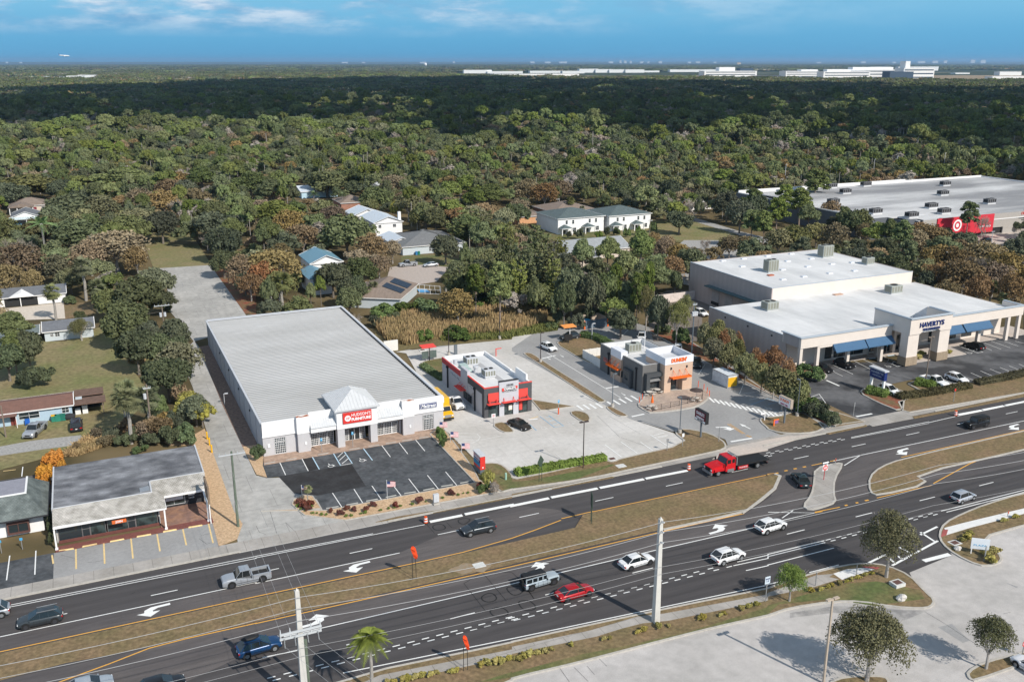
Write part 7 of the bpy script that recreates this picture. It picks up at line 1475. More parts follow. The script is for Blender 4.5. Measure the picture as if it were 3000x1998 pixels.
def dome(rs,R,z0,z1,n,r,hole=0):
    L=[]
    for i in range(n):
        u=rs.uniform(0,1);a=i*2.399+rs.uniform(-.3,.3);q=math.sqrt((i+.5)/n)
        wob=.86+.2*math.sin(a*2+n)+.14*math.sin(a*5+n*2);rad=R*q*.86*wob;z=z0+(z1-z0)*(math.sqrt(max(0,1-q*q*.92))*rs.uniform(.72,1.0))
        if rs.uniform()<hole: continue
        L.append((rad*math.cos(a),rad*math.sin(a),z,r*rs.uniform(.75,1.25)))
    return L
def mk_oak(name,m,seed,n=3600,size=.42,core=True,hole=.05,W=9.5,H=9.5,R=4.6,cl=34,twig=None):
    rs=np.random.RandomState(seed);C1=dome(rs,R,3.2,H-1.2,cl,1.35,hole);C1+=[(x*.9,y*.9,z*.62+.6,r*.9) for x,y,z,r in C1[::2]]
    mb=MB()
    if core:
        for x,y,z,r in C1: mb.ball((x,y,z),(r*.72,r*.72,r*.66),6,4,0,.12,random.Random(seed))
    v,f=leaves(rs,C1,n,size);mb.add(v,f)
    t=MB();limbs(t,rs,H,2.6,R,8,.26)
    proto(name,mb,t,m,W=W,H=H,tm=m_barkg if not core else m_bark_)
for s in(1,2,3): mk_oak('oak',LM['oak'],s)
mk_oak('dark_oak',LM['dark'],11);mk_oak('dark_oak',LM['dark'],12,hole=.15)
for s in(21,22): mk_oak('brown_oak',LM['brown'],s,n=3600,size=.33,core=False,hole=.12)
for s in(31,32): mk_oak('olive_tree',LM['olive'],s,n=3600,size=.36,hole=.12,core=(s==31))
mk_oak('yellow_tree',LM['yellow'],41,n=1600,size=.3,W=9,H=9);mk_oak('rusty_tree',LM['rusty'],42,n=2800,size=.33,core=False,hole=.1)
mk_oak('street_tree',LM['street'],51,n=13000,size=.15,core=False,hole=.36,cl=52);mk_oak('street_tree',LM['street'],52,n=18000,size=.155,core=False,hole=.22,cl=56);mk_oak('lime_tree',LM['lime'],53,n=9000,size=.17,core=False,cl=30,hole=.2);mk_oak('thin_tree',LM['olive'],54,n=9000,size=.16,core=False,hole=.35,cl=34)
def mk_pine(seed,H=15,W=8):
    rs=np.random.RandomState(seed);C1=[];t=MB();t.tube([(0,0,0),(.2,.1,H*.5),(.05,0,H*.93)],[.24,.18,.07],6)
    for i in range(17):
        z=H*(.52+.44*(i/16));q=1-((i/16)-.35)**2*1.1;a=i*2.4+rs.uniform(-.3,.3);R=W/2*.78*max(.15,q)*rs.uniform(.55,1)
        x,y=R*math.cos(a),R*math.sin(a);C1.append((x,y,z,rs.uniform(.85,1.35)));t.tube([(0,0,z-.9),(x*.6,y*.6,z-.3),(x,y,z)],[.1,.06,.03],4)
        if rs.uniform()<.75: C1.append((x*.6,y*.6,z+.6,rs.uniform(.7,1.1)))
    mb=MB()
    for x,y,z,r in C1: mb.ball((x,y,z),(r*.7,r*.7,r*.5),6,4,0,.15,random.Random(seed))
    v,f=leaves(rs,C1,3300,.34,flat=.72,shape=1.8);mb.add(v,f);proto('pine',mb,t,LM['pine'],W=W,H=H,tm=mat('pine bark',(.26,.2,.16),var=.2))
for s in(61,62,63): mk_pine(s)
def mk_round_pine(seed):
    rs=np.random.RandomState(seed);C1=dome(rs,4.2,5.5,12.2,30,1.3,.0);mb=MB()
    for x,y,z,r in C1: mb.ball((x,y,z),(r*.78,r*.78,r*.6),6,4,0,.12,random.Random(seed))
    v,f=leaves(rs,C1,3800,.33,flat=.8,shape=1.6);mb.add(v,f);t=MB();limbs(t,rs,12,6,4,6,.25);proto('round_pine',mb,t,LM['pine'],W=9.5,H=13.5)
mk_round_pine(71);mk_round_pine(72)
def mk_bare(seed,m,name='bare_tree'):
    rs=np.random.RandomState(seed);t=MB();tw=MB()
    def br(p,d,L,r,k):
        q=p+d*L;(t if k<2 else tw).tube([p,q],[r,r*.62],4 if k>1 else 5)
        if k>=4: return
        for i in range(4 if k<3 else 3):
            nd=(d+Vector(rs.normal(size=3))*.62+Vector((0,0,.12))).normalized();br(p.lerp(q,rs.uniform(.55,1)),nd,L*rs.uniform(.6,.82),max(r*.55,.028),k+1)
    t.tube([(0,0,0),(0,0,2.2)],[.26,.2],6)
    for i in range(5): br(Vector((0,0,2.0)),Vector((math.cos(i*1.26)*.8,math.sin(i*1.26)*.8,1.1)).normalized(),2.4,.13,0)
    proto(name,tw,t,m,W=9.5,H=9.5,tm=m_barkg)
mk_bare(81,LM['twig']);mk_bare(82,LM['twig'])
def mk_sabal(seed,h=5.5,m='palm'):
    rs=np.random.RandomState(seed);mb=MB();c=Vector((.15,0,h))
    for i in range(62):
        a=rs.uniform(0,2*PI);el=rs.uniform(-.8,1.35);d=Vector((math.cos(a)*math.cos(el),math.sin(a)*math.cos(el),math.sin(el)));L=rs.uniform(.7,1.15)
        e=c+d*L+Vector((0,0,-.12));mb.tube([c,e],[.03,.02],3)
        s=d.cross(Vector((0,0,1)));s=s.normalized() if s.length>.1 else Vector((1,0,0));u=s.cross(d)
        for k in range(9):
            an=-1.25+2.5*k/8;dd=(d*math.cos(an)+s*math.sin(an));tip=e+dd*rs.uniform(.75,1.05)+Vector((0,0,-.28));w=u.cross(dd).normalized()*.11 if u.cross(dd).length>.01 else s*.07;w=w+u*.04
            mb.add([e-w,e+w,tip],[(0,1,2)])
    for i in range(10):
        a=rs.uniform(0,2*PI);e=c+Vector((math.cos(a)*.5,math.sin(a)*.5,-rs.uniform(.5,1.3)));mb.add([c,c+Vector((.1,.1,-.2)),e+Vector((.1,0,0)),e],[(0,1,2,3)])
    t=MB();t.tube([(0,0,0),(-.1,.05,h*.5),(.15,0,h)],[.24,.2,.2],7);proto('cabbage_palm' if m=='palm' else 'silver_palm',mb,t,LM[m],W=3.8,H=h+1.8,tm=m_barkp)
mk_sabal(91);mk_sabal(92,4.5);mk_sabal(93,3,'silver')
def mk_queen(name,seed,h,nf,L,m,droop=1.0,W=5,tr=.17,ww=.04):
    rs=np.random.RandomState(seed);mb=MB();c=Vector((0,0,h))
    for i in range(nf):
        a=i*2.399+rs.uniform(-.2,.2);el=rs.uniform(-.15,1.25);d=Vector((math.cos(a)*math.cos(el),math.sin(a)*math.cos(el),math.sin(el)));P=[]
        for k in range(9):
            u=k/8;P.append(c+d*L*u+Vector((0,0,-droop*1.5*u*u)))
        mb.tube(P,.03,3);s=d.cross(Vector((0,0,1))).normalized() if abs(d.z)<.98 else Vector((1,0,0))
        for k in range(26):
            u=.12+.88*k/26;q=c+d*L*u+Vector((0,0,-droop*1.5*u*u));ll=.75*math.sin(PI*min(1,.25+u*.75))+.15;al=d*ww
            for sg in(1,-1):
                tip=q+s*sg*ll*.8+Vector((0,0,-.32*ll))+d*.25;mb.add([q-al,q+al,tip],[(0,1,2)])
    t=MB();t.tube([(0,0,0),(.05,0,h*.5),(0,0,h*.82)],[tr*1.3,tr,tr],8);t.tube([(0,0,h*.82),(0,0,h)],[tr*.9,tr*.5],7);t.ball((0,0,h-.25),(tr*2.0,tr*2,.35),7,5)
    for i in range(9): a=i*.7;t.add([(0,0,h-.1),(.12*math.cos(a+1),.12*math.sin(a+1),h-.3),(.5*math.cos(a),.5*math.sin(a),h-1.5),(.35*math.cos(a),.35*math.sin(a),h-1.2)],[(0,1,2,3)])
    proto(name,mb,t,LM[m],W=W,H=h+1.5,tm=m_barkp)
mk_queen('royal_palm',101,6.6,26,2.35,'royal',1.25,4.6,ww=.07);mk_queen('queen_palm',102,7.5,20,3,'queen',.9,6)
def mk_bamboo(seed):
    rs=np.random.RandomState(seed);C1=[];t=MB()
    for i in range(30):
        a,rad=rs.uniform(0,2*PI),rs.uniform(0,1.9);x,y=rad*math.cos(a),rad*math.sin(a);h=rs.uniform(8,13.5);e=Vector((x*1.6,y*1.6,h));t.tube([(x*.5,y*.5,0),(x,y,h*.6),e],[.06,.05,.02],4)
        for k in range(7): z=h*(.22+.78*k/6);C1.append((x*(.6+z/h),y*(.6+z/h),z,rs.uniform(.35,.75)*(1.15-z/h*.55)))
    v,f=leaves(rs,C1,5200,.3,flat=1.3,shape=2.4);mb=MB();mb.add(v,f);proto('bamboo',mb,t,LM['bamboo'],W=6,H=13.5,tm=mat('cane',(.4,.38,.28)))
mk_bamboo(111);mk_bamboo(112)
def mk_bush(name,m,seed,n=1500,size=.22,W=3,H=2.2,core=True):
    rs=np.random.RandomState(seed);C1=[(rs.normal()*W*.2,rs.normal()*W*.2,H*rs.uniform(.25,.7),W*rs.uniform(.13,.22)) for _ in range(16)];mb=MB()
    if core:
        for x,y,z,r in C1: mb.ball((x,y,z),r*.75,6,4,0,.15,random.Random(seed))
    v,f=leaves(rs,C1,n,size);mb.add(v,f);proto(name,mb,None,m,W=W,H=H,part_='foliage')
for nm,m,k in(('shrub','shrub',dict(n=2200,size=.25,W=4,H=3)),('dark_shrub','dark',dict(n=2200,size=.25,W=4,H=3)),('red_shrub','redbush',dict(W=1.4,H=1.1,size=.13,n=1100)),('green_tuft','lime',dict(W=.8,H=.5,size=.1,n=420)),('golden_shrub','golden',dict(W=1.2,H=.9,size=.13,n=800)),('croton','croton',dict(W=3,H=2.6,size=.28,n=1600)),('brown_shrub','brown',dict(n=1700,size=.2,W=4,H=3,core=False)),('twiggy_shrub','twig',dict(n=2600,size=.14,W=4,H=3,core=False))): mk_bush(nm,LM[m],121+len(nm),**k)
# ---- planting
CATN={'oak':('oak','tree','green spreading oak'),'dark_oak':('oak','tree','dark dense oak'),'brown_oak':('brown_oak','tree','brown thinning oak'),'olive_tree':('oak','tree','olive-toned oak'),'yellow_tree':('yellow_tree','tree','yellow-leaved tree'),'rusty_tree':('rusty_tree','tree','rusty orange-leaved tree'),'street_tree':('street_tree','tree','open-crowned oak'),'lime_tree':('young_tree','tree','fresh green young tree'),'thin_tree':('young_tree','tree','sparse olive tree'),'pine':('pine','tree','tall slash pine'),'round_pine':('pine','tree','bright round-topped pine'),'bare_tree':('bare_tree','tree','leafless grey tree'),'cabbage_palm':('cabbage_palm','palm','cabbage palm'),'silver_palm':('silver_palm','palm','silvery fan palm'),'royal_palm':('palm','palm','feather palm'),'queen_palm':('palm','palm','tall feather palm'),'bamboo':('bamboo','bamboo','tall bamboo clump'),'shrub':('shrub','shrub','leafy green shrub'),'dark_shrub':('shrub','shrub','dark green shrub'),'red_shrub':('red_shrub','shrub','dark red shrub'),'green_tuft':('grass_tuft','plant','small bright green tuft'),'golden_shrub':('golden_shrub','shrub','golden-leaved shrub'),'croton':('croton','shrub','orange and yellow foliage shrub'),'brown_shrub':('brown_shrub','shrub','rusty brown shrub'),'twiggy_shrub':('twiggy_shrub','shrub','bare twiggy shrub')}
PLANTS=[]  # kind,x,y,width,height,label,rot
rg=random.Random(77)
def plant(kind,s,w=None,h=None,label=None,base=False,wpx=None):
    t,c=s.split();q=px(t,*map(float,c.split(',')))
    W,H=PROTO[kind][0][1:]
    if wpx is not None:
        d=(G(*q,5)-Vector((0,0,CH))).length;w=wpx*750/2352*d/CF*1.0
    w=w or W
    if h is None: h=H*min(1.25,max(.55,w/W)) if kind in('oak','dark_oak','brown_oak','olive_tree','bare_tree','yellow_tree','rusty_tree','thin_tree') else H*(w/W if H<6 else min(1.15,max(.7,w/W)))
    P=G(*q,0 if base else h*.62)
    PLANTS.append([kind,P.x,P.y,w,h,label,rg.uniform(0,6.28),1])
def bulk(kind,t,items,h=None,**k):
    for it in items.split():
        a=list(map(float,it.split(',')));plant(kind,f'{t} {a[0]},{a[1]}',wpx=a[2],h=a[3] if len(a)>3 else h,**k)
bulk('olive_tree','a','250,120,500,13 900,330,420,12 400,520,380 520,880,260 1250,450,360 60,560,280 640,980,240')
bulk('dark_oak','a','560,160,200 740,80,200,14 1480,480,300 2000,500,430,13 1600,1480,320 1350,1480,260 2060,640,330 2250,1010,220 1700,170,260 100,200,280,12')
bulk('oak','a','640,330,480,13 700,560,460,12 480,430,300 1180,520,330 1250,1130,480 1420,1000,300 1150,1350,420 1000,1200,300 1480,1180,240 2050,820,260 1950,380,300 1080,1440,280')
bulk('round_pine','a','1100,80,520,14 2200,440,300,14 2120,560,260,13 1850,60,300 2300,120,320 100,1440,330,11')
bulk('brown_oak','a','1300,260,330 1500,270,300 1050,690,560,13 820,760,300 1250,800,260 150,800,380 60,980,300 1640,90,300 2220,900,330 2300,1040,260 1560,160,260 300,990,200')
bulk('bare_tree','a','1640,300,230 150,680,330 1900,620,180 1330,1500,160')
bulk('queen_palm','a','405,680,260,10');bulk('cabbage_palm','a','770,1020,210,8.5 880,1120,190,8.5 500,1265,180,5 1000,880,120 2180,800,110');bulk('dark_shrub','a','740,1330,130 1540,1260,90');bulk('thin_tree','a','735,1430,230,5.5');bulk('shrub','a','640,1180,120,2')
bulk('brown_oak','b','150,860,480,12 240,760,260 1270,120,250 300,470,320 430,600,340,11 1060,700,330 1250,720,220 1130,860,240 700,420,260')
bulk('rusty_tree','b','60,950,300');bulk('cabbage_palm','b','240,1150,230,6 140,1160,140,6 1072,1070,150,8 1020,1100,110,7 1745,970,140,9 1615,120,100,10 1500,120,110,9 830,200,80,10')
bulk('oak','b','830,560,460,15 700,960,330 870,1080,300 560,760,240 960,900,300 1980,1010,400,13 1100,240,300 1740,690,280 1850,900,220 650,90,400,13 900,60,300,12 380,980,180 2080,900,260 1560,380,260')
bulk('oak','b','930,1070,220,9 850,1170,230,8');bulk('round_pine','b','200,400,420,14 100,560,260 500,1130,130,8 590,1060,110,9 150,190,380,14 1780,190,260,14 1950,140,300,14 2150,220,300,14 2000,260,220,13')
bulk('queen_palm','b','530,230,120,11 790,200,90,11');bulk('silver_palm','b','1080,120,140,8');bulk('yellow_tree','b','1275,340,110,8 940,10,60');bulk('bare_tree','b','900,1350,220,5 1450,250,240 1900,560,140')
bulk('bamboo','b','1900,470,330,12 2050,500,260,12 2250,800,220 2330,650,180 2200,1000,200');bulk('olive_tree','b','1400,300,260 1650,420,260 340,620,200 2280,420,240 1480,420,200')
bulk('shrub','b','1400,1240,260,3.5 1560,1230,280,4 1740,1250,280,3.5 1180,1290,260,4 1850,1480,230,3 1560,1500,120,3 2230,1180,240,3.5 1980,1240,160,3');bulk('dark_shrub','b','1250,1330,180,3 1100,1370,140,3 2080,1170,200,4')
bulk('bamboo','c','150,880,280 330,830,260 450,720,140,9 50,1000,200 250,700,220 400,960,200')
bulk('round_pine','c','650,760,250,13 880,750,240,13 1190,690,280,14.5 1040,900,300,14 1310,950,290,14 1180,1000,240,14 1700,80,280,13 2120,80,330,13 1950,60,240,13')
bulk('oak','c','550,1060,340,13 720,1100,260,13 880,1080,260,13 480,1180,240,12 1000,170,290,12 1080,1160,240,12 60,380,220 660,140,240')
bulk('dark_oak','c','1350,1290,220,11 1540,450,270,9 1450,170,240,12 1980,300,260,13 2100,380,240,13 1500,1010,150,8 2250,330,220,13')
bulk('brown_oak','c','1400,700,220,9 1530,760,240,9 1680,790,220,8 150,170,330,12 300,200,260 430,170,300,11 2000,680,240,8 2150,680,240,8 1300,640,160,8 1480,880,220,9 60,330,200 1420,660,180')
bulk('thin_tree','c','1520,1330,260,11 1600,1260,200,10 1240,1200,200,12');bulk('bare_tree','c','1680,300,270,11 1350,150,200,12 1780,660,130,7')
bulk('pine','c','1150,1150,140,14 1250,1080,150,15 950,1050,130,14 2200,500,200,13 2320,520,180,13 2220,280,160,13')
bulk('cabbage_palm','c','1235,270,150,10 530,320,100,7 640,345,80,7 800,130,80,11');bulk('dark_shrub','c','600,1370,160,4 520,580,60,3 620,570,90,4 870,550,70,4 700,1300,160,4 420,1330,120,4 800,1310,130,3 1000,1360,150,3');bulk('shrub','c','60,1160,200,4 230,1190,200,4 370,1420,90,2 1380,1440,120,3 1060,560,60,3.5 960,550,60,3 1160,540,60,3.5 800,580,60,3 820,1320,50,3 1560,1500,140,4 1300,510,60,4')
bulk('olive_tree','c','1770,1500,170,8 1900,1490,190,8 2000,1540,150,7 1840,1545,160,7');bulk('rusty_tree','c','1950,1560,120,7 2080,1568,100,6')
bulk('olive_tree','g','1860,60,230,7 1990,130,230,7 2150,200,240,7 2080,90,180,7 2300,290,190,6.5');bulk('rusty_tree','g','2240,160,160,6.5 2290,210,120,6')
bulk('olive_tree','h','150,400,330,8 300,440,200,7 60,330,220,7');bulk('rusty_tree','h','60,150,220,7 190,250,160,6');bulk('oak','h','230,480,200,6');bulk('shrub','h','390,270,210,3 470,300,100,2.5 330,560,180,3 430,600,160,3 230,540,160,3');bulk('dark_shrub','h','500,620,150,3 600,720,140,2.5 380,610,140,3')
bulk('pine','d','440,130,230,17 300,310,230,15 90,400,200,15 160,260,180,14 1230,620,220,13 1290,780,170,12 ')
bulk('round_pine','d','1000,580,260,11 700,420,140,12 380,420,200,13 1130,560,180,13');bulk('olive_tree','d','250,600,330,11 100,640,260,10 450,560,240 860,470,220,12 1450,900,260');bulk('brown_oak','d','620,600,260,12 1500,590,360,10 1380,560,240,9 900,560,200 1350,640,260 1560,800,300 1700,820,300 2000,780,380,12 2200,880,330,12 1800,960,380,12 1560,960,260,10 2250,1080,240,11 2080,960,300 1950,1080,260,10 1640,1120,220,9 580,370,200,11')
bulk('dark_oak','d','760,470,200,12 1560,690,200 2280,720,240,10 2200,500,60,4 2290,505,80,4 2330,490,70,4 1450,1010,200,8 850,740,130,8 1600,600,200');bulk('oak','d','1750,640,280,8 1850,620,160,6 1080,700,240,9 620,480,160 1020,820,170,8 2330,1100,160');bulk('bare_tree','d','1900,800,340,12 1400,840,140,9 2050,860,240,11 1750,880,260,11 2150,1000,200')
bulk('cabbage_palm','d','620,740,110,6 710,740,110,6 1150,860,110,5 2050,1130,140,7 2160,1200,130,6 540,390,80,10 560,1050,1');PLANTS.pop()
bulk('dark_shrub','e','1230,850,190,2.5 1380,880,170,2.5 1120,900,150,2 1420,700,200,3.5 1560,840,200,3.5 1600,700,200,4 1380,500,180,4 1020,840,160,2');bulk('brown_shrub','e','1320,800,200,3.5 1540,720,180,4 1150,760,170,3 960,900,170,2');bulk('dark_oak','e','1530,300,430,9 60,150,330,8');bulk('oak','e','1250,40,380,10 1480,60,300,9 1640,50,200,7 250,40,300,9');bulk('round_pine','e','120,60,260,9');bulk('dark_shrub','e','330,290,230,4.5 230,330,170,4');bulk('yellow_tree','e','1740,560,280,6 1850,640,220,5');bulk('oak','e','1790,600,330,6');bulk('brown_shrub','e','1490,780,230,4 1380,760,160,4 1650,440,200,5 900,830,160,2 700,960,110,1.5 1220,150,130,2');bulk('cabbage_palm','e','1150,590,300,7.5 1190,800,300,4.5 1350,570,260,8');bulk('shrub','e','1700,830,200,3.5 1280,980,110,1.5 1450,560,150,4');bulk('croton','e','480,1080,180,3 400,1180,160,3 500,1040,130,3 390,1260,120,3 560,1130,80,2.5');bulk('dark_shrub','i','460,50,70,3 460,150,60,2.5 465,240,50,2')
bulk('shrub','f','20,1000,110,2.5 1690,815,90,1.7 1710,865,80,1.6 1718,920,75,1.4');bulk('yellow_tree','f','2130,1250,150,3.4');bulk('twiggy_shrub','f','2190,1330,120,2');bulk('shrub','f','2090,1340,110,1.6')
for c in '430,1490,110 400,1460,80 500,1480,90 470,1520,80 1275,1500,80 1490,1450,95 1790,1388,90 1075,1490,75 1020,1535,75 2060,1320,90 895,1540,70 840,1530,70 690,1550,60 770,1568,80'.split(): bulk('red_shrub','f',c)
for c in '380,1505,50 515,1510,40 455,1550,35 410,1535,35 1145,1552,35 1220,1535,35 1325,1513,35 1435,1495,40 1560,1475,25 1715,1438,35 1858,1410,35 1905,1398,25 1948,1392,35 1270,1530,30'.split(): bulk('green_tuft','f',c)
for c in '520,12,40 605,28,40 645,30,35 830,42,40 875,38,40 965,22,30 1005,10,45 560,18,25'.split(): bulk('green_tuft','j',c)
bulk('cabbage_palm','f','470,1365,100,3.2');bulk('golden_shrub','h','1370,130,110,1 1400,100,70,1.4 1660,90,100,.9')
for c in '1830,225,90 1790,260,60 2060,350,110 2040,430,110 2000,380,80 2160,75,60 2270,40,60 1860,190,60 820,600,60 760,620,60 660,650,60 720,640,50 560,690,55 480,710,60 390,720,70 900,580,55 960,570,45 590,670,50'.split(): bulk('golden_shrub','l',c)
for c in '540,1220,60 840,1165,60 905,1155,50 1150,1105,60 1220,1080,80 1350,1040,80 1440,1045,50 1760,960,80 1950,930,50 1910,950,50 2110,880,70 2180,870,70 2250,850,70 60,1340,80 150,1300,90 230,1290,80 300,1270,80 360,1255,60 20,1345,60 100,1325,80 1730,975,60'.split(): bulk('golden_shrub','k',c)
for c in '1800,1460,80 1850,1450,60 1210,1558,70 1340,1535,90 1400,1520,90 1460,1510,90 1530,1500,90 1600,1490,80 1660,1480,60 2060,1400,80 2120,1385,90 2190,1370,90 2260,1360,90 2330,1345,80 1270,1558,80'.split(): bulk('golden_shrub','j',c)
def tree_at(kind,s,w,h,label): 
    B=p1(s);PLANTS.append([kind,B.x,B.y,w,h,label,rg.uniform(0,6.28),2])
tree_at('street_tree','l 1085,610',7.4,9.3,'large open oak on the tip of the near verge beside the side street');tree_at('street_tree','l 905,1560',7.4,8.8,'dense dark oak standing in the plaza lot with a grey trunk');tree_at('thin_tree','l 2000,1450',5.5,6.8,'small pale-trunked tree on the lower right plaza island');tree_at('pine','w 283,233.5',7.5,14,'lone slash pine standing against the red superstore wall');tree_at('bare_tree','w 292,234.5',7,11,'bare tree standing against the red superstore wall');tree_at('lime_tree','l 195,830',4.3,5.3,'small fresh green tree on the near verge beside the bent sign post')
PLANTS.append(['royal_palm',20.57,79.6,4.6,8.3,'single feather palm beside the near lanes in front of the road crossing wires',.3,2])
# --- fill of the wooded blocks between the recognisable trees
KEEP=[(380,670,700,960,300),(30,580,155,628,450),(15,612,112,662,415),(0,830,208,908,262),(0,880,285,935,262),(70,930,278,1000,228),(0,985,430,1320,230),(380,670,720,960,215),(405,678,600,780,270),(872,738,975,840,260),(1050,800,1222,905,226),(1140,770,1290,835,262),(1155,675,1330,765,291),(1040,608,1225,712,300),(877,540,965,580,430),(985,570,1055,605,390),(1588,598,1912,700,330),(1520,612,1595,650,330),(1580,585,1750,625,336),(1860,640,2170,720,300),(1915,590,2200,690,330),(1585,692,1820,732,262),(2240,500,3000,690,400),(2600,860,3000,1200,230),(2695,615,3000,690,400),(2850,600,3000,740,400),(2015,715,3000,1100,150),(1960,840,2150,960,175),(1090,895,1760,1010,185),(1000,870,3000,2000,175),(600,800,1330,1010,175),(2700,490,2870,522,330),(1980,700,2110,780,215)]
OCC=[(p[1],p[2],p[3]) for p in PLANTS]
def ok(x,y,w,h):
    d=math.hypot(x,y);a,b_,wd=PR((x,y,h));c,e,_=PR((x,y,0));rw=w*CF/wd/2*.9
    for x0,y0,x1,y1,dd in KEEP:
        if d<dd+40 and a+rw>x0 and a-rw<x1 and b_<y1 and e>y0 and not (y0>860 and d>dd+30): return False
    return True
BOX=[(124,90,330,149),(18,140,58,216),(126,136,200,208),(250,236,425,330),(-32,265,-4,282),(-26,228,0,241),(150,300,200,330),(150,328,196,360),(136,255,163,278),(90,290,118,320),(90,298,108,366),(52,245,68,283),(58,224,84,250),(-32,440,-12,462),(-30,405,-15,430),(90,436,112,462),(98,394,114,416),(84,258,102,284),(196,240,330,300)]
def clear(x,y,m=3):
    return all(not(a-m<x<c+m and b-m<y<d+m) for a,b,c,d in BOX)
kinds=['oak']*26+['round_pine']*16+['pine']*12+['brown_oak']*17+['olive_tree']*14+['dark_oak']*9+['bare_tree']*6+['cabbage_palm']*3
rf=random.Random(9);FILL=[]
grid={}
for x,y,w in OCC: grid.setdefault((int(x//12),int(y//12)),[]).append((x,y,w))
def near(x,y,w,k=.42):
    gx,gy=int(x//12),int(y//12)
    for i in(-1,0,1):
        for j in(-1,0,1):
            for a,b,ww in grid.get((gx+i,gy+j),()):
                if math.hypot(a-x,b-y)<(w+ww)*k: return True
    return False
for _ in range(26000):
    d=math.sqrt(rf.uniform(165**2,640**2));a=YAW+rf.uniform(-.53,.53);x,y=d*math.sin(a),d*math.cos(a)
    w=rf.uniform(6,11);k=rf.choice(kinds)
    if not clear(x,y): continue
    h={'oak':.95,'round_pine':1.35,'pine':1.7,'brown_oak':.95,'olive_tree':.95,'dark_oak':.95,'bare_tree':1,'cabbage_palm':1}[k]*w
    if k=='cabbage_palm':w,h=4.2,rf.uniform(8,11)
    if k=='pine': w*=.8;h=rf.uniform(13,17)
    h=min(h,16)
    if near(x,y,w): continue
    if not ok(x,y,w,h): continue
    grid.setdefault((int(x//12),int(y//12)),[]).append((x,y,w));FILL.append([k,x,y,w,h,None,rf.uniform(0,6.28),0])
trees_manual=[p for p in PLANTS if PROTO[p[0]][0][2]>4]
FILL.sort(key=lambda p:-p[3]*p[4]/math.hypot(p[1],p[2])**2)
NT=max(0,296-len(trees_manual))
PLANTS+=FILL[:NT];REST=FILL[NT:]
LAND=[('the furniture store',37,178),('the rear concrete lot',15,240),('the grassy clearing',12,300),('the blue metal-roofed house',62,265),('the solar-roofed house',70,237),('the white metal-roofed house',99,335),('the grey hip-roofed house',104,304),('the cul-de-sac',93,270),('the twin townhouses',177,312),('the long pale grey roof',150,268),('the reed bed',85,205),('the coffee shop',98,152),('the showroom',160,175),('the superstore',320,285),('the pale blue cottage wall',-7,235),('the white ranch house',-20,272),('the pale blue house lawn',-10,185),('the cream house',-22,450),('the service yard',135,195),('the gravel street',215,330),('the pale blue solar house',100,450),('the showroom lot entrance',125,128),('the corner shop',1,134),('the tan landscape bed',40,119),('the tall concrete pole',53.6,78.3),('the furled orange sign on the near verge',p1('j 1925,1465').x,77),('the small green tree on the near verge',70.4,75.4),('the big oak at the verge tip',85,74.7),('the white plaza sign board',p1('l 1935,400').x,p1('l 1935,400').y),('the traffic lights side street',95,75) ,('the superstore entrance',300,225),('the field past the townhouses',215,305)]
LAND=[l for l in LAND if 'traffic lights' not in l[0]]
from collections import defaultdict
groups=defaultdict(list)
for p in PLANTS:
    if p[5]: continue
    b=min(LAND,key=lambda l:math.hypot(l[1]-p[1],l[2]-p[2]));v=Vector((p[1]-b[1],p[2]-b[2]));f=Vector((math.sin(YAW),math.cos(YAW)));r_=Vector((math.cos(YAW),-math.sin(YAW)))
    u,s=v.dot(f),v.dot(r_);dr='behind' if abs(u)>abs(s) and u>0 else 'in front of' if abs(u)>abs(s) else 'right of' if s>0 else 'left of'
    groups[(CATN[p[0]][2],dr,b[0])].append((v.length,p))
def size(p,k): 
    return ''
for (kn,dr,lm),L in groups.items():
    L.sort(key=lambda q:q[0])
    for i,(dd,p) in enumerate(L):
        p[5]=f'{kn} {dr} {lm}' if len(L)==1 else (f'{kn} {dr} {lm}, nearest to it' if i==0 else f'{kn} {dr} {lm}, {ordn(i)} nearest to it')
cnt=defaultdict(int)
for k,x,y,w,h,lab,rz,fl in PLANTS:
    nm,cat,_=CATN[k];pr=PROTO[k];e,W,H=pr[cnt[k]%len(pr)];cnt[k]+=1
    z=.12 if (y<121 and h<4) else 0
    o=bpy.data.objects.new(nm,None);C.objects.link(o);o.location=(x,y,z);o.rotation_euler=(0,0,rz);o.scale=(w/W,w/W,h/H if cat!='palm' else w/W)
    big=H>4
    tag(o,lab,cat,('trees around the stores and houses' if cat=='tree' else {'palm':'palms among the trees','bamboo':'bamboo clumps behind the reed bed','shrub':'shrubs in beds and verges','plant':'green tufts in the tan bed'}[cat]))
    for ch in e.children: 
        c=ch.copy();C.objects.link(c);c.parent=o
# --- hedges
def hedge(name,label,s,w,h,m,n,size=.16,cat='hedge'):
    P=smooth_path(pts(s),False,1);rs=np.random.RandomState(len(s));mb=MB();Ls=[(P[i+1]-P[i]).length for i in range(len(P)-1)];tot=sum(Ls)
    strip(mb,P,w*.82,.0,h*.86);C1=[]
    for i in range(len(P)-1):
        kk=max(2,int(Ls[i]/(w*.3)))
        for j in range(kk):
            q=P[i].lerp(P[i+1],j/kk);d=(P[i+1]-P[i]).normalized();nn=Vector((-d.y,d.x,0))
            for s_ in(-.3,0,.3): C1.append((q.x+nn.x*s_*w,q.y+nn.y*s_*w,h*(.62 if s_ else .72)+rs.uniform(-.08,.08),w*.24*rs.uniform(.8,1.3)));C1.append((q.x+nn.x*s_*1.15*w,q.y+nn.y*s_*1.15*w,h*.3,w*.22))
    v,f=leaves(rs,C1,n,size);mb.add(v,f);c=P[len(P)//2];return tag(mb.build(name,m,origin=(c.x,c.y,0)),label,cat)
hedge('hedge','long green hedge along the road in front of the pale lot','g 40,1230 250,1195 520,1150 860,1090',1.5,1.1,LM['lime'],9000)
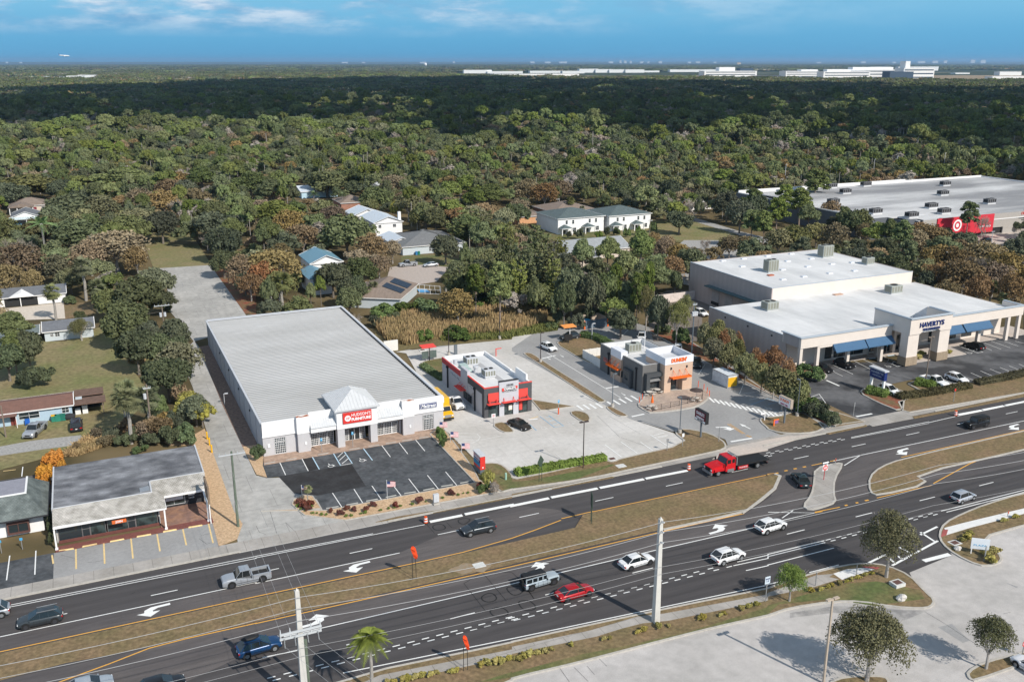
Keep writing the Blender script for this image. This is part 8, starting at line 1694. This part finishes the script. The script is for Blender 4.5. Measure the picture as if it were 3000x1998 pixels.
hedge('hedge','dark clipped hedge nearest the showroom driveway','h 1200,530 1500,490 1850,425',2.0,1.1,LM['hedge'],9000);hedge('hedge','dark clipped hedge running off the right edge','h 1920,400 2150,360 2352,310 o 3040,1085',1.9,1.1,LM['hedge'],7000)
hedge('hedge','bright rounded hedge under the navy showroom sign','h 930,475 1000,490 1090,510',2.4,1.1,LM['lime'],5000);hedge('hedge','bright rounded hedge around the tall lamp post','h 1370,400 1440,410 1530,425',2.4,1.1,LM['lime'],5000)
hedge('hedge','curved clipped hedge behind the coffee shop','c 640,1530 720,1540 820,1568 g 850,30 920,55',1.9,1.4,LM['shrub'],6000);hedge('hedge','row of shrubs on the sloping strip left of the showroom drive','h 130,470 300,570 450,680 600,750',2.4,1.7,LM['dark'],8000)
hedge('hedge','low hedge along the left kerb of the rear island behind the restaurant','f 1535,240 1620,300 1715,360',1.6,.9,LM['shrub'],3500)
# --- reeds and tall grass
def reeds(name,poly,n,hh,m,label=None,w=.12):
    P=pts(poly);xs=[p.x for p in P];ys=[p.y for p in P];rs=random.Random(n);mb=MB()
    def inside(x,y):
        c=False;j=len(P)-1
        for i in range(len(P)):
            if (P[i].y>y)!=(P[j].y>y) and x<(P[j].x-P[i].x)*(y-P[i].y)/(P[j].y-P[i].y)+P[i].x:c=not c
            j=i
        return c
    V=[];F=[]
    while len(F)<n:
        x,y=rs.uniform(min(xs),max(xs)),rs.uniform(min(ys),max(ys))
        if not inside(x,y): continue
        h=rs.uniform(*hh);a=rs.uniform(0,6.28);dx,dy=math.cos(a)*w,math.sin(a)*w;lx,ly=rs.gauss(0,.3),rs.gauss(0,.3);b=len(V)
        V+=[(x-dx,y-dy,0),(x+dx,y+dy,0),(x+lx+dx*.4,y+ly+dy*.4,h),(x+lx-dx*.4,y+ly-dy*.4,h*.95)];F.append((b,b+1,b+2,b+3))
    mb.add(V,F);o=mb.build(name,m,origin=tuple(P[0]));o['kind']='stuff';return o
m_reed=mat('reed straw',(.46,.31,.16),col2=(.30,.23,.11),mixsc=.25,var=.3,sc=1,contrast=.4)
sheet('marsh_ground','b 1080,1400 1350,1320 1900,1260 2352,1240 c 300,1230 420,1380 420,1440 0,1530 b 2352,1550 f 1500,60 1280,95 1100,20',.02,mat('marsh soil',(.16,.13,.06),var=.3))
reeds('reeds','b 1090,1440 1350,1350 1900,1285 2352,1250 c 280,1240 330,1380 200,1450 0,1490 b 2352,1500 1700,1540 f 1400,40 1200,10',15000,(1.2,2.6),m_reed)
reeds('tall_grass','b 2352,1480 c 300,1420 430,1400 420,1470 0,1530 b 2352,1545 1700,1568 1700,1530',4000,(.4,1.2),mat('marsh grass',(.16,.17,.05),var=.3))
reeds('tall_grass','e 700,960 900,820 1040,940 700,1060 560,1060',2200,(.4,1.1),m_reed);reeds('tall_grass','e 1180,130 1330,110 1330,220 1180,200',700,(.6,1.6),m_reed)
# --- distant woodland: instanced crowns on scattered points
def gn_scatter(name,points,protos,label):
    coll=bpy.data.collections.new(name+'_kinds')
    for p in protos: coll.objects.link(p)
    me=bpy.data.meshes.new(name);me.from_pydata([p[0] for p in points],[],[]);n=len(points)
    for an,ty,ix in(('kindex','INT',1),('turn','FLOAT',2)):
        at=me.attributes.new(an,ty,'POINT');at.data.foreach_set('value',[p[ix] for p in points])
    at=me.attributes.new('size','FLOAT_VECTOR','POINT');at.data.foreach_set('vector',[c for p in points for c in p[3]])
    o=bpy.data.objects.new(name,me);C.objects.link(o);o['kind']='stuff'
    ng=bpy.data.node_groups.new(name,'GeometryNodeTree');ng.interface.new_socket('Geometry',in_out='INPUT',socket_type='NodeSocketGeometry');ng.interface.new_socket('Geometry',in_out='OUTPUT',socket_type='NodeSocketGeometry')
    N=ng.nodes;L=ng.links;i=N.new('NodeGroupInput');u=N.new('NodeGroupOutput');iop=N.new('GeometryNodeInstanceOnPoints');ci=N.new('GeometryNodeCollectionInfo')
    ci.inputs['Collection'].default_value=coll;ci.inputs['Separate Children'].default_value=True;ci.inputs['Reset Children'].default_value=True
    L.new(i.outputs[0],iop.inputs['Points']);L.new(ci.outputs[0],iop.inputs['Instance']);iop.inputs['Pick Instance'].default_value=True
    def na(nm,ty):
        a=N.new('GeometryNodeInputNamedAttribute');a.data_type=ty;a.inputs['Name'].default_value=nm;return a.outputs[0]
    L.new(na('kindex','INT'),iop.inputs['Instance Index']);L.new(na('size','FLOAT_VECTOR'),iop.inputs['Scale'])
    cx=N.new('ShaderNodeCombineXYZ');L.new(na('turn','FLOAT'),cx.inputs[2]);L.new(cx.outputs[0],iop.inputs['Rotation'])
    L.new(iop.outputs[0],u.inputs[0]);md=o.modifiers.new('scatter','NODES');md.node_group=ng;return o
LP={}
def lowproto(nm,m,seed,R,H,cl,n,size,flat=.8,z0=.35,trunk=None):
    rs=np.random.RandomState(seed);C1=dome(rs,R,H*z0,H*.9,cl,R*.31,.12);C1=[(x+rs.normal()*.5,y+rs.normal()*.5,z+rs.normal()*.35,r*rs.uniform(.55,1.25)) for x,y,z,r in C1];mb=MB()
    for x,y,z,r in C1: mb.ball((x,y,z),(r*.8,r*.8,r*.65),5,3,0,.15,random.Random(seed))
    v,f=leaves(rs,C1,n,size,flat=flat);mb.add(v,f)
    if trunk: mb.tube([(0,0,0),(0,0,H*.6)],[.22,.16],4,1)
    o=mb.build(nm,[m,m_barkg],link=False);return o
fm={}
for k in('pine','oak','brown','olive','dark','twig'): fm[k]=LM[k]
LOW=[lowproto(f'far_crown_{i}',fm[k],200+i,5.4,H,22,900,.46,z0=z0,trunk=tr) for i,(k,H,z0,tr) in enumerate((('pine',17,.66,1),('pine',12.5,.45,0),('oak',10,.35,0),('oak',9,.35,0),('brown',10,.35,0),('olive',10,.35,0),('dark',11,.35,0),('twig',9.5,.35,0)))]
wts=[9,19,18,13,14,12,9,9]
def inpoly(P,x,y):
    c=False;j=len(P)-1
    for i in range(len(P)):
        if (P[i][1]>y)!=(P[j][1]>y) and x<(P[j][0]-P[i][0])*(y-P[i][1])/(P[j][1]-P[i][1])+P[i][0]:c=not c
        j=i
    return c
HOLES=[pts('o 2110,535 2200,500 2600,472 2800,492 2960,520 2960,560 2200,560'),pts('o 2230,520 2240,640 3100,640 3100,500 2600,505')]
FIELD=[pts('o 340,240 720,236 770,241 740,249 560,250 330,248'),pts('o 0,226 240,228 330,238 300,241 0,236'),pts('o 1340,222 3100,222 3100,238 2900,246 2150,236 1500,232 1340,228'),pts('o 1290,214 2200,210 3100,205 3100,222 1340,224')]
rf=random.Random(4);np_=[]
# near wood remainder uses the detailed crowns' far versions
KI={'round_pine':1,'pine':0,'oak':2,'brown_oak':4,'olive_tree':5,'dark_oak':6,'bare_tree':7,'cabbage_palm':3}
woods=[((p[1],p[2],0),KI[p[0]],p[6],(p[3]/9.5,p[3]/9.5,p[4]/(17,12,10,9,10,10,11,9.5)[KI[p[0]]])) for p in REST]
cell=8.4
for gx in range(-60,330):
    for gy in range(50,330):
        x=gx*cell+rf.uniform(-3,3);y=gy*cell+rf.uniform(-3,3);d=math.hypot(x,y)
        if not 600<d<1500: continue
        if abs(math.atan2(x,y)-YAW)>.535: continue
        if d<660 and near(x,y,9,.4): continue
        if any(inpoly(h_,x,y) for h_ in HOLES): continue
        if math.sin(x*.031+3*math.sin(y*.013))*math.sin(y*.027+x*.008)>.86: continue
        k=rf.choices(range(8),wts if math.atan2(x,y)<YAW or d>950 else (26,12,14,10,10,12,12,12))[0];s=rf.uniform(.6,1.4);woods.append(((x,y,0),k,rf.uniform(0,6.28),(s,s,s*rf.uniform(.8,1.15))))
gn_scatter('woodland',woods,LOW,'')
# clumps of crowns further out
def clump(nm,m,m2,seed):
    rs=np.random.RandomState(seed);mb=MB();C1=[]
    for i in range(16):
        x,y=rs.uniform(-15,15),rs.uniform(-15,15);h=rs.uniform(8,13);r=rs.uniform(3.2,5)
        for k in range(4): C1.append((x+rs.normal()*r*.5,y+rs.normal()*r*.5,h-r*.45*rs.uniform(.6,1.5),r*.55))
        mb.ball((x,y,h*.55),(r*.9,r*.9,h*.42),6,4,int(i%4==0),.1,random.Random(seed+i))
    for j,a in enumerate((C1[:40],C1[40:])):
        v,f=leaves(rs,a,260 if j==0 else 160,1.5,flat=.8);mb.add(v,f,j)
    return mb.build(nm,[m,m2],link=False)
CLP=[clump('far_clump_0',fm['pine'],fm['oak'],301),clump('far_clump_1',fm['oak'],fm['brown'],302),clump('far_clump_2',fm['olive'],fm['twig'],303),clump('far_clump_3',fm['oak'],fm['dark'],304)]
P2_=[];rf=random.Random(6)
for gx in range(-40,260):
    for gy in range(30,260):
        x=gx*23+rf.uniform(-8,8);y=gy*23+rf.uniform(-8,8);d=math.hypot(x,y)
        if not 1490<d<4800 or abs(math.atan2(x,y)-YAW)>.53: continue
        if any(inpoly(h_,x,y) for h_ in FIELD): continue
        if d>3300 and rf.random()<.25: continue
        s=rf.uniform(.85,1.25);P2_.append(((x,y,0),rf.choices(range(4),(4,4,2,3))[0],rf.uniform(0,6.28),(s,s,s*rf.uniform(.7,1.15))))
for _ in range(5200):
    d=rf.uniform(4700,16000);a=YAW+rf.uniform(-.53,.53);x,y=d*math.sin(a),d*math.cos(a)
    if any(inpoly(h_,x,y) for h_ in FIELD): continue
    s=2.4+d/5000;P2_.append(((x,y,0),rf.choices(range(4),(3,4,1,6))[0],rf.uniform(0,6.28),(s*1.6,s,rf.uniform(.8,1.3))))
gn_scatter('far_woodland',P2_,CLP,'')
sheet('airfield_grass','o 340,240 720,236 770,241 740,249 560,250 330,248',.05,mat('dry airfield',(.30,.22,.13),var=.15,sc=.01));sheet('airfield_grass','o 1340,223 3100,221 3100,238 2900,246 2150,236 1500,232',.05,mat('dry airfield'))
# --- clouds: one broad cloud drifting above the woods, outside the view, shades them
ALT=950;off=Vector((SX*ALT*1.235,SY*ALT*1.235,0))
SHP=[G(x,y,11)+off for x,y in ((-500,338),(0,340),(350,352),(700,350),(900,372),(1150,388),(1500,380),(1750,398),(2000,372),(2300,372),(2500,400),(2800,430),(3100,470),(3600,470),(3600,268),(3000,266),(2700,254),(2200,242),(1800,238),(1400,228),(1000,229),(700,238),(400,252),(100,262),(-500,262))]
cb=MB();rc=random.Random(12);xs=[p.x for p in SHP];ys=[p.y for p in SHP];k=0
while k<760:
    x,y=rc.uniform(min(xs),max(xs)),rc.uniform(min(ys),max(ys))
    if not inpoly(SHP,x+rc.gauss(0,70),y+rc.gauss(0,70)): continue
    if math.sin(x*.011+2*math.sin(y*.006))*math.sin(y*.009+1.3)>.62: continue
    r=rc.uniform(28,75)*(1+(y-min(ys))/3200);cb.ball((x,y,ALT+rc.uniform(0,60)),(r,r,r*.35),8,5,0,.12,rc);k+=1
for x0,y0,w_,n_ in((250,455,90,7),(1900,470,60,5),(620,470,70,5)): pass
o=cb.build('cloud',mat('cloud white',(.85,.86,.88),var=0),smooth=True);o['kind']='stuff'

# --- air
hb=MB();hb.box(-26000,-2000,-3,30000,30000,125);hz_=hb.build('haze',mat('haze'));hz_['kind']='stuff'
hm=bpy.data.materials.new('haze air');hm.use_nodes=True;nt=hm.node_tree;nt.nodes.remove(nt.nodes['Principled BSDF']);pv=nt.nodes.new('ShaderNodeVolumePrincipled');pv.inputs['Color'].default_value=(.50,.74,1,1);pv.inputs['Density'].default_value=4.5e-5;pv.inputs['Anisotropy'].default_value=.2
nt.links.new(pv.outputs[0],nt.nodes['Material Output'].inputs['Volume']);hz_.data.materials.clear();hz_.data.materials.append(hm)
# ================= sky, sun, camera =================
def sky():
    w=bpy.data.worlds.new('World');bpy.context.scene.world=w;w.use_nodes=True;nt=w.node_tree;N=nt.nodes;L=nt.links
    bg=N['Background'];s=N.new('ShaderNodeTexSky');s.sky_type='NISHITA';s.sun_disc=False
    s.sun_elevation=math.radians(39);s.sun_rotation=SUNROT
    s.altitude=0;s.air_density=1.0;s.dust_density=.3;s.ozone_density=3
    tc=N.new('ShaderNodeTexCoord')
    # clouds: cumulus bands high over the horizon
    def noise(sc,mp,det=8):
        m=N.new('ShaderNodeMapping');m.inputs['Scale'].default_value=mp;L.new(tc.outputs['Generated'],m.inputs[0])
        n=N.new('ShaderNodeTexNoise');n.inputs['Scale'].default_value=sc;n.inputs['Detail'].default_value=det;n.inputs['Roughness'].default_value=.6;L.new(m.outputs[0],n.inputs[0]);return n.outputs[0]
    def mr(v,a,b,c=0,d=1):
        r=N.new('ShaderNodeMapRange');r.inputs[1].default_value=a;r.inputs[2].default_value=b;r.inputs[3].default_value=c;r.inputs[4].default_value=d;L.new(v,r.inputs[0]);return r.outputs[0]
    def mul(a,b):
        m=N.new('ShaderNodeMath');m.operation='MULTIPLY'
        for i,q in enumerate((a,b)):
            if isinstance(q,float):m.inputs[i].default_value=q
            else:L.new(q,m.inputs[i])
        return m.outputs[0]
    sx=N.new('ShaderNodeSeparateXYZ');L.new(tc.outputs['Generated'],sx.inputs[0])
    n1=noise(5,(1,1,5.5));n2=noise(16,(1,1,4))
    ad=N.new('ShaderNodeMath');ad.operation='ADD';L.new(mul(n1,.75),ad.inputs[0]);L.new(mul(n2,.25),ad.inputs[1])
    elev=mr(sx.outputs[2],.022,.05)
    west=mr(sx.outputs[0],.75,.15)   # more cloud to the west of the view
    dens=mul(mr(ad.outputs[0],.43,.54),mul(elev,west))
    tint=N.new('ShaderNodeMix');tint.data_type='RGBA';tint.blend_type='MULTIPLY';tint.inputs[0].default_value=1
    L.new(s.outputs[0],tint.inputs[6]);tint.inputs[7].default_value=SKYTINT
    hz=N.new('ShaderNodeMix');hz.data_type='RGBA';L.new(mr(sx.outputs[2],.03,.45,1,.0),hz.inputs[0]);L.new(tint.outputs[2],hz.inputs[6]);lo=N.new('ShaderNodeMix');lo.data_type='RGBA';L.new(mr(sx.outputs[2],-.002,.05),lo.inputs[0]);lo.inputs[6].default_value=SKYHZ;lo.inputs[7].default_value=SKYTOP;L.new(lo.outputs[2],hz.inputs[7])
    cc=N.new('ShaderNodeMix');cc.data_type='RGBA';L.new(mr(n2,.4,.62),cc.inputs[0]);cc.inputs[6].default_value=CLDARK;cc.inputs[7].default_value=CLLIGHT
    mx=N.new('ShaderNodeMix');mx.data_type='RGBA';L.new(mul(dens,.95),mx.inputs[0]);L.new(hz.outputs[2],mx.inputs[6]);L.new(cc.outputs[2],mx.inputs[7])
    L.new(mx.outputs[2],bg.inputs['Color']);bg.inputs['Strength'].default_value=.11
SUNROT=math.atan2(SX,SY)
SKYTINT=(.95,1.0,1.0,1);SKYHZ=(.95,3.4,5.9,1);SKYTOP=(1.6,4.5,6.9,1);CLDARK=(1.9,3.6,5.8,1);CLLIGHT=(6.6,7.3,8.2,1)
sky()
E_=math.radians(39)
sl=bpy.data.lights.new('sun','SUN');sl.energy=4.6;sl.angle=math.radians(.5);sl.color=(1,.94,.85)
so=bpy.data.objects.new('sun',sl);C.objects.link(so)
sd=Vector((SX*math.cos(E_),SY*math.cos(E_),math.sin(E_)))
so.rotation_euler=sd.to_track_quat('Z','Y').to_euler();so.location=(0,0,300)
cam=bpy.data.cameras.new('camera');co=bpy.data.objects.new('camera',cam);C.objects.link(co)
cam.sensor_width=36;cam.lens=36*CF/3000;cam.clip_start=1;cam.clip_end=300000
co.matrix_world=Matrix((( _r.x,_u.x,-_f.x,0),(_r.y,_u.y,-_f.y,0),(_r.z,_u.z,-_f.z,CH),(0,0,0,1)))
sc=bpy.context.scene;sc.camera=co
sc.view_settings.view_transform='Standard';sc.view_settings.look='None';sc.view_settings.exposure=.06;sc.view_settings.gamma=1
sc.cycles.max_bounces=6;sc.cycles.diffuse_bounces=2;sc.cycles.glossy_bounces=2;sc.cycles.transparent_max_bounces=8
sc.cycles.use_denoising=True
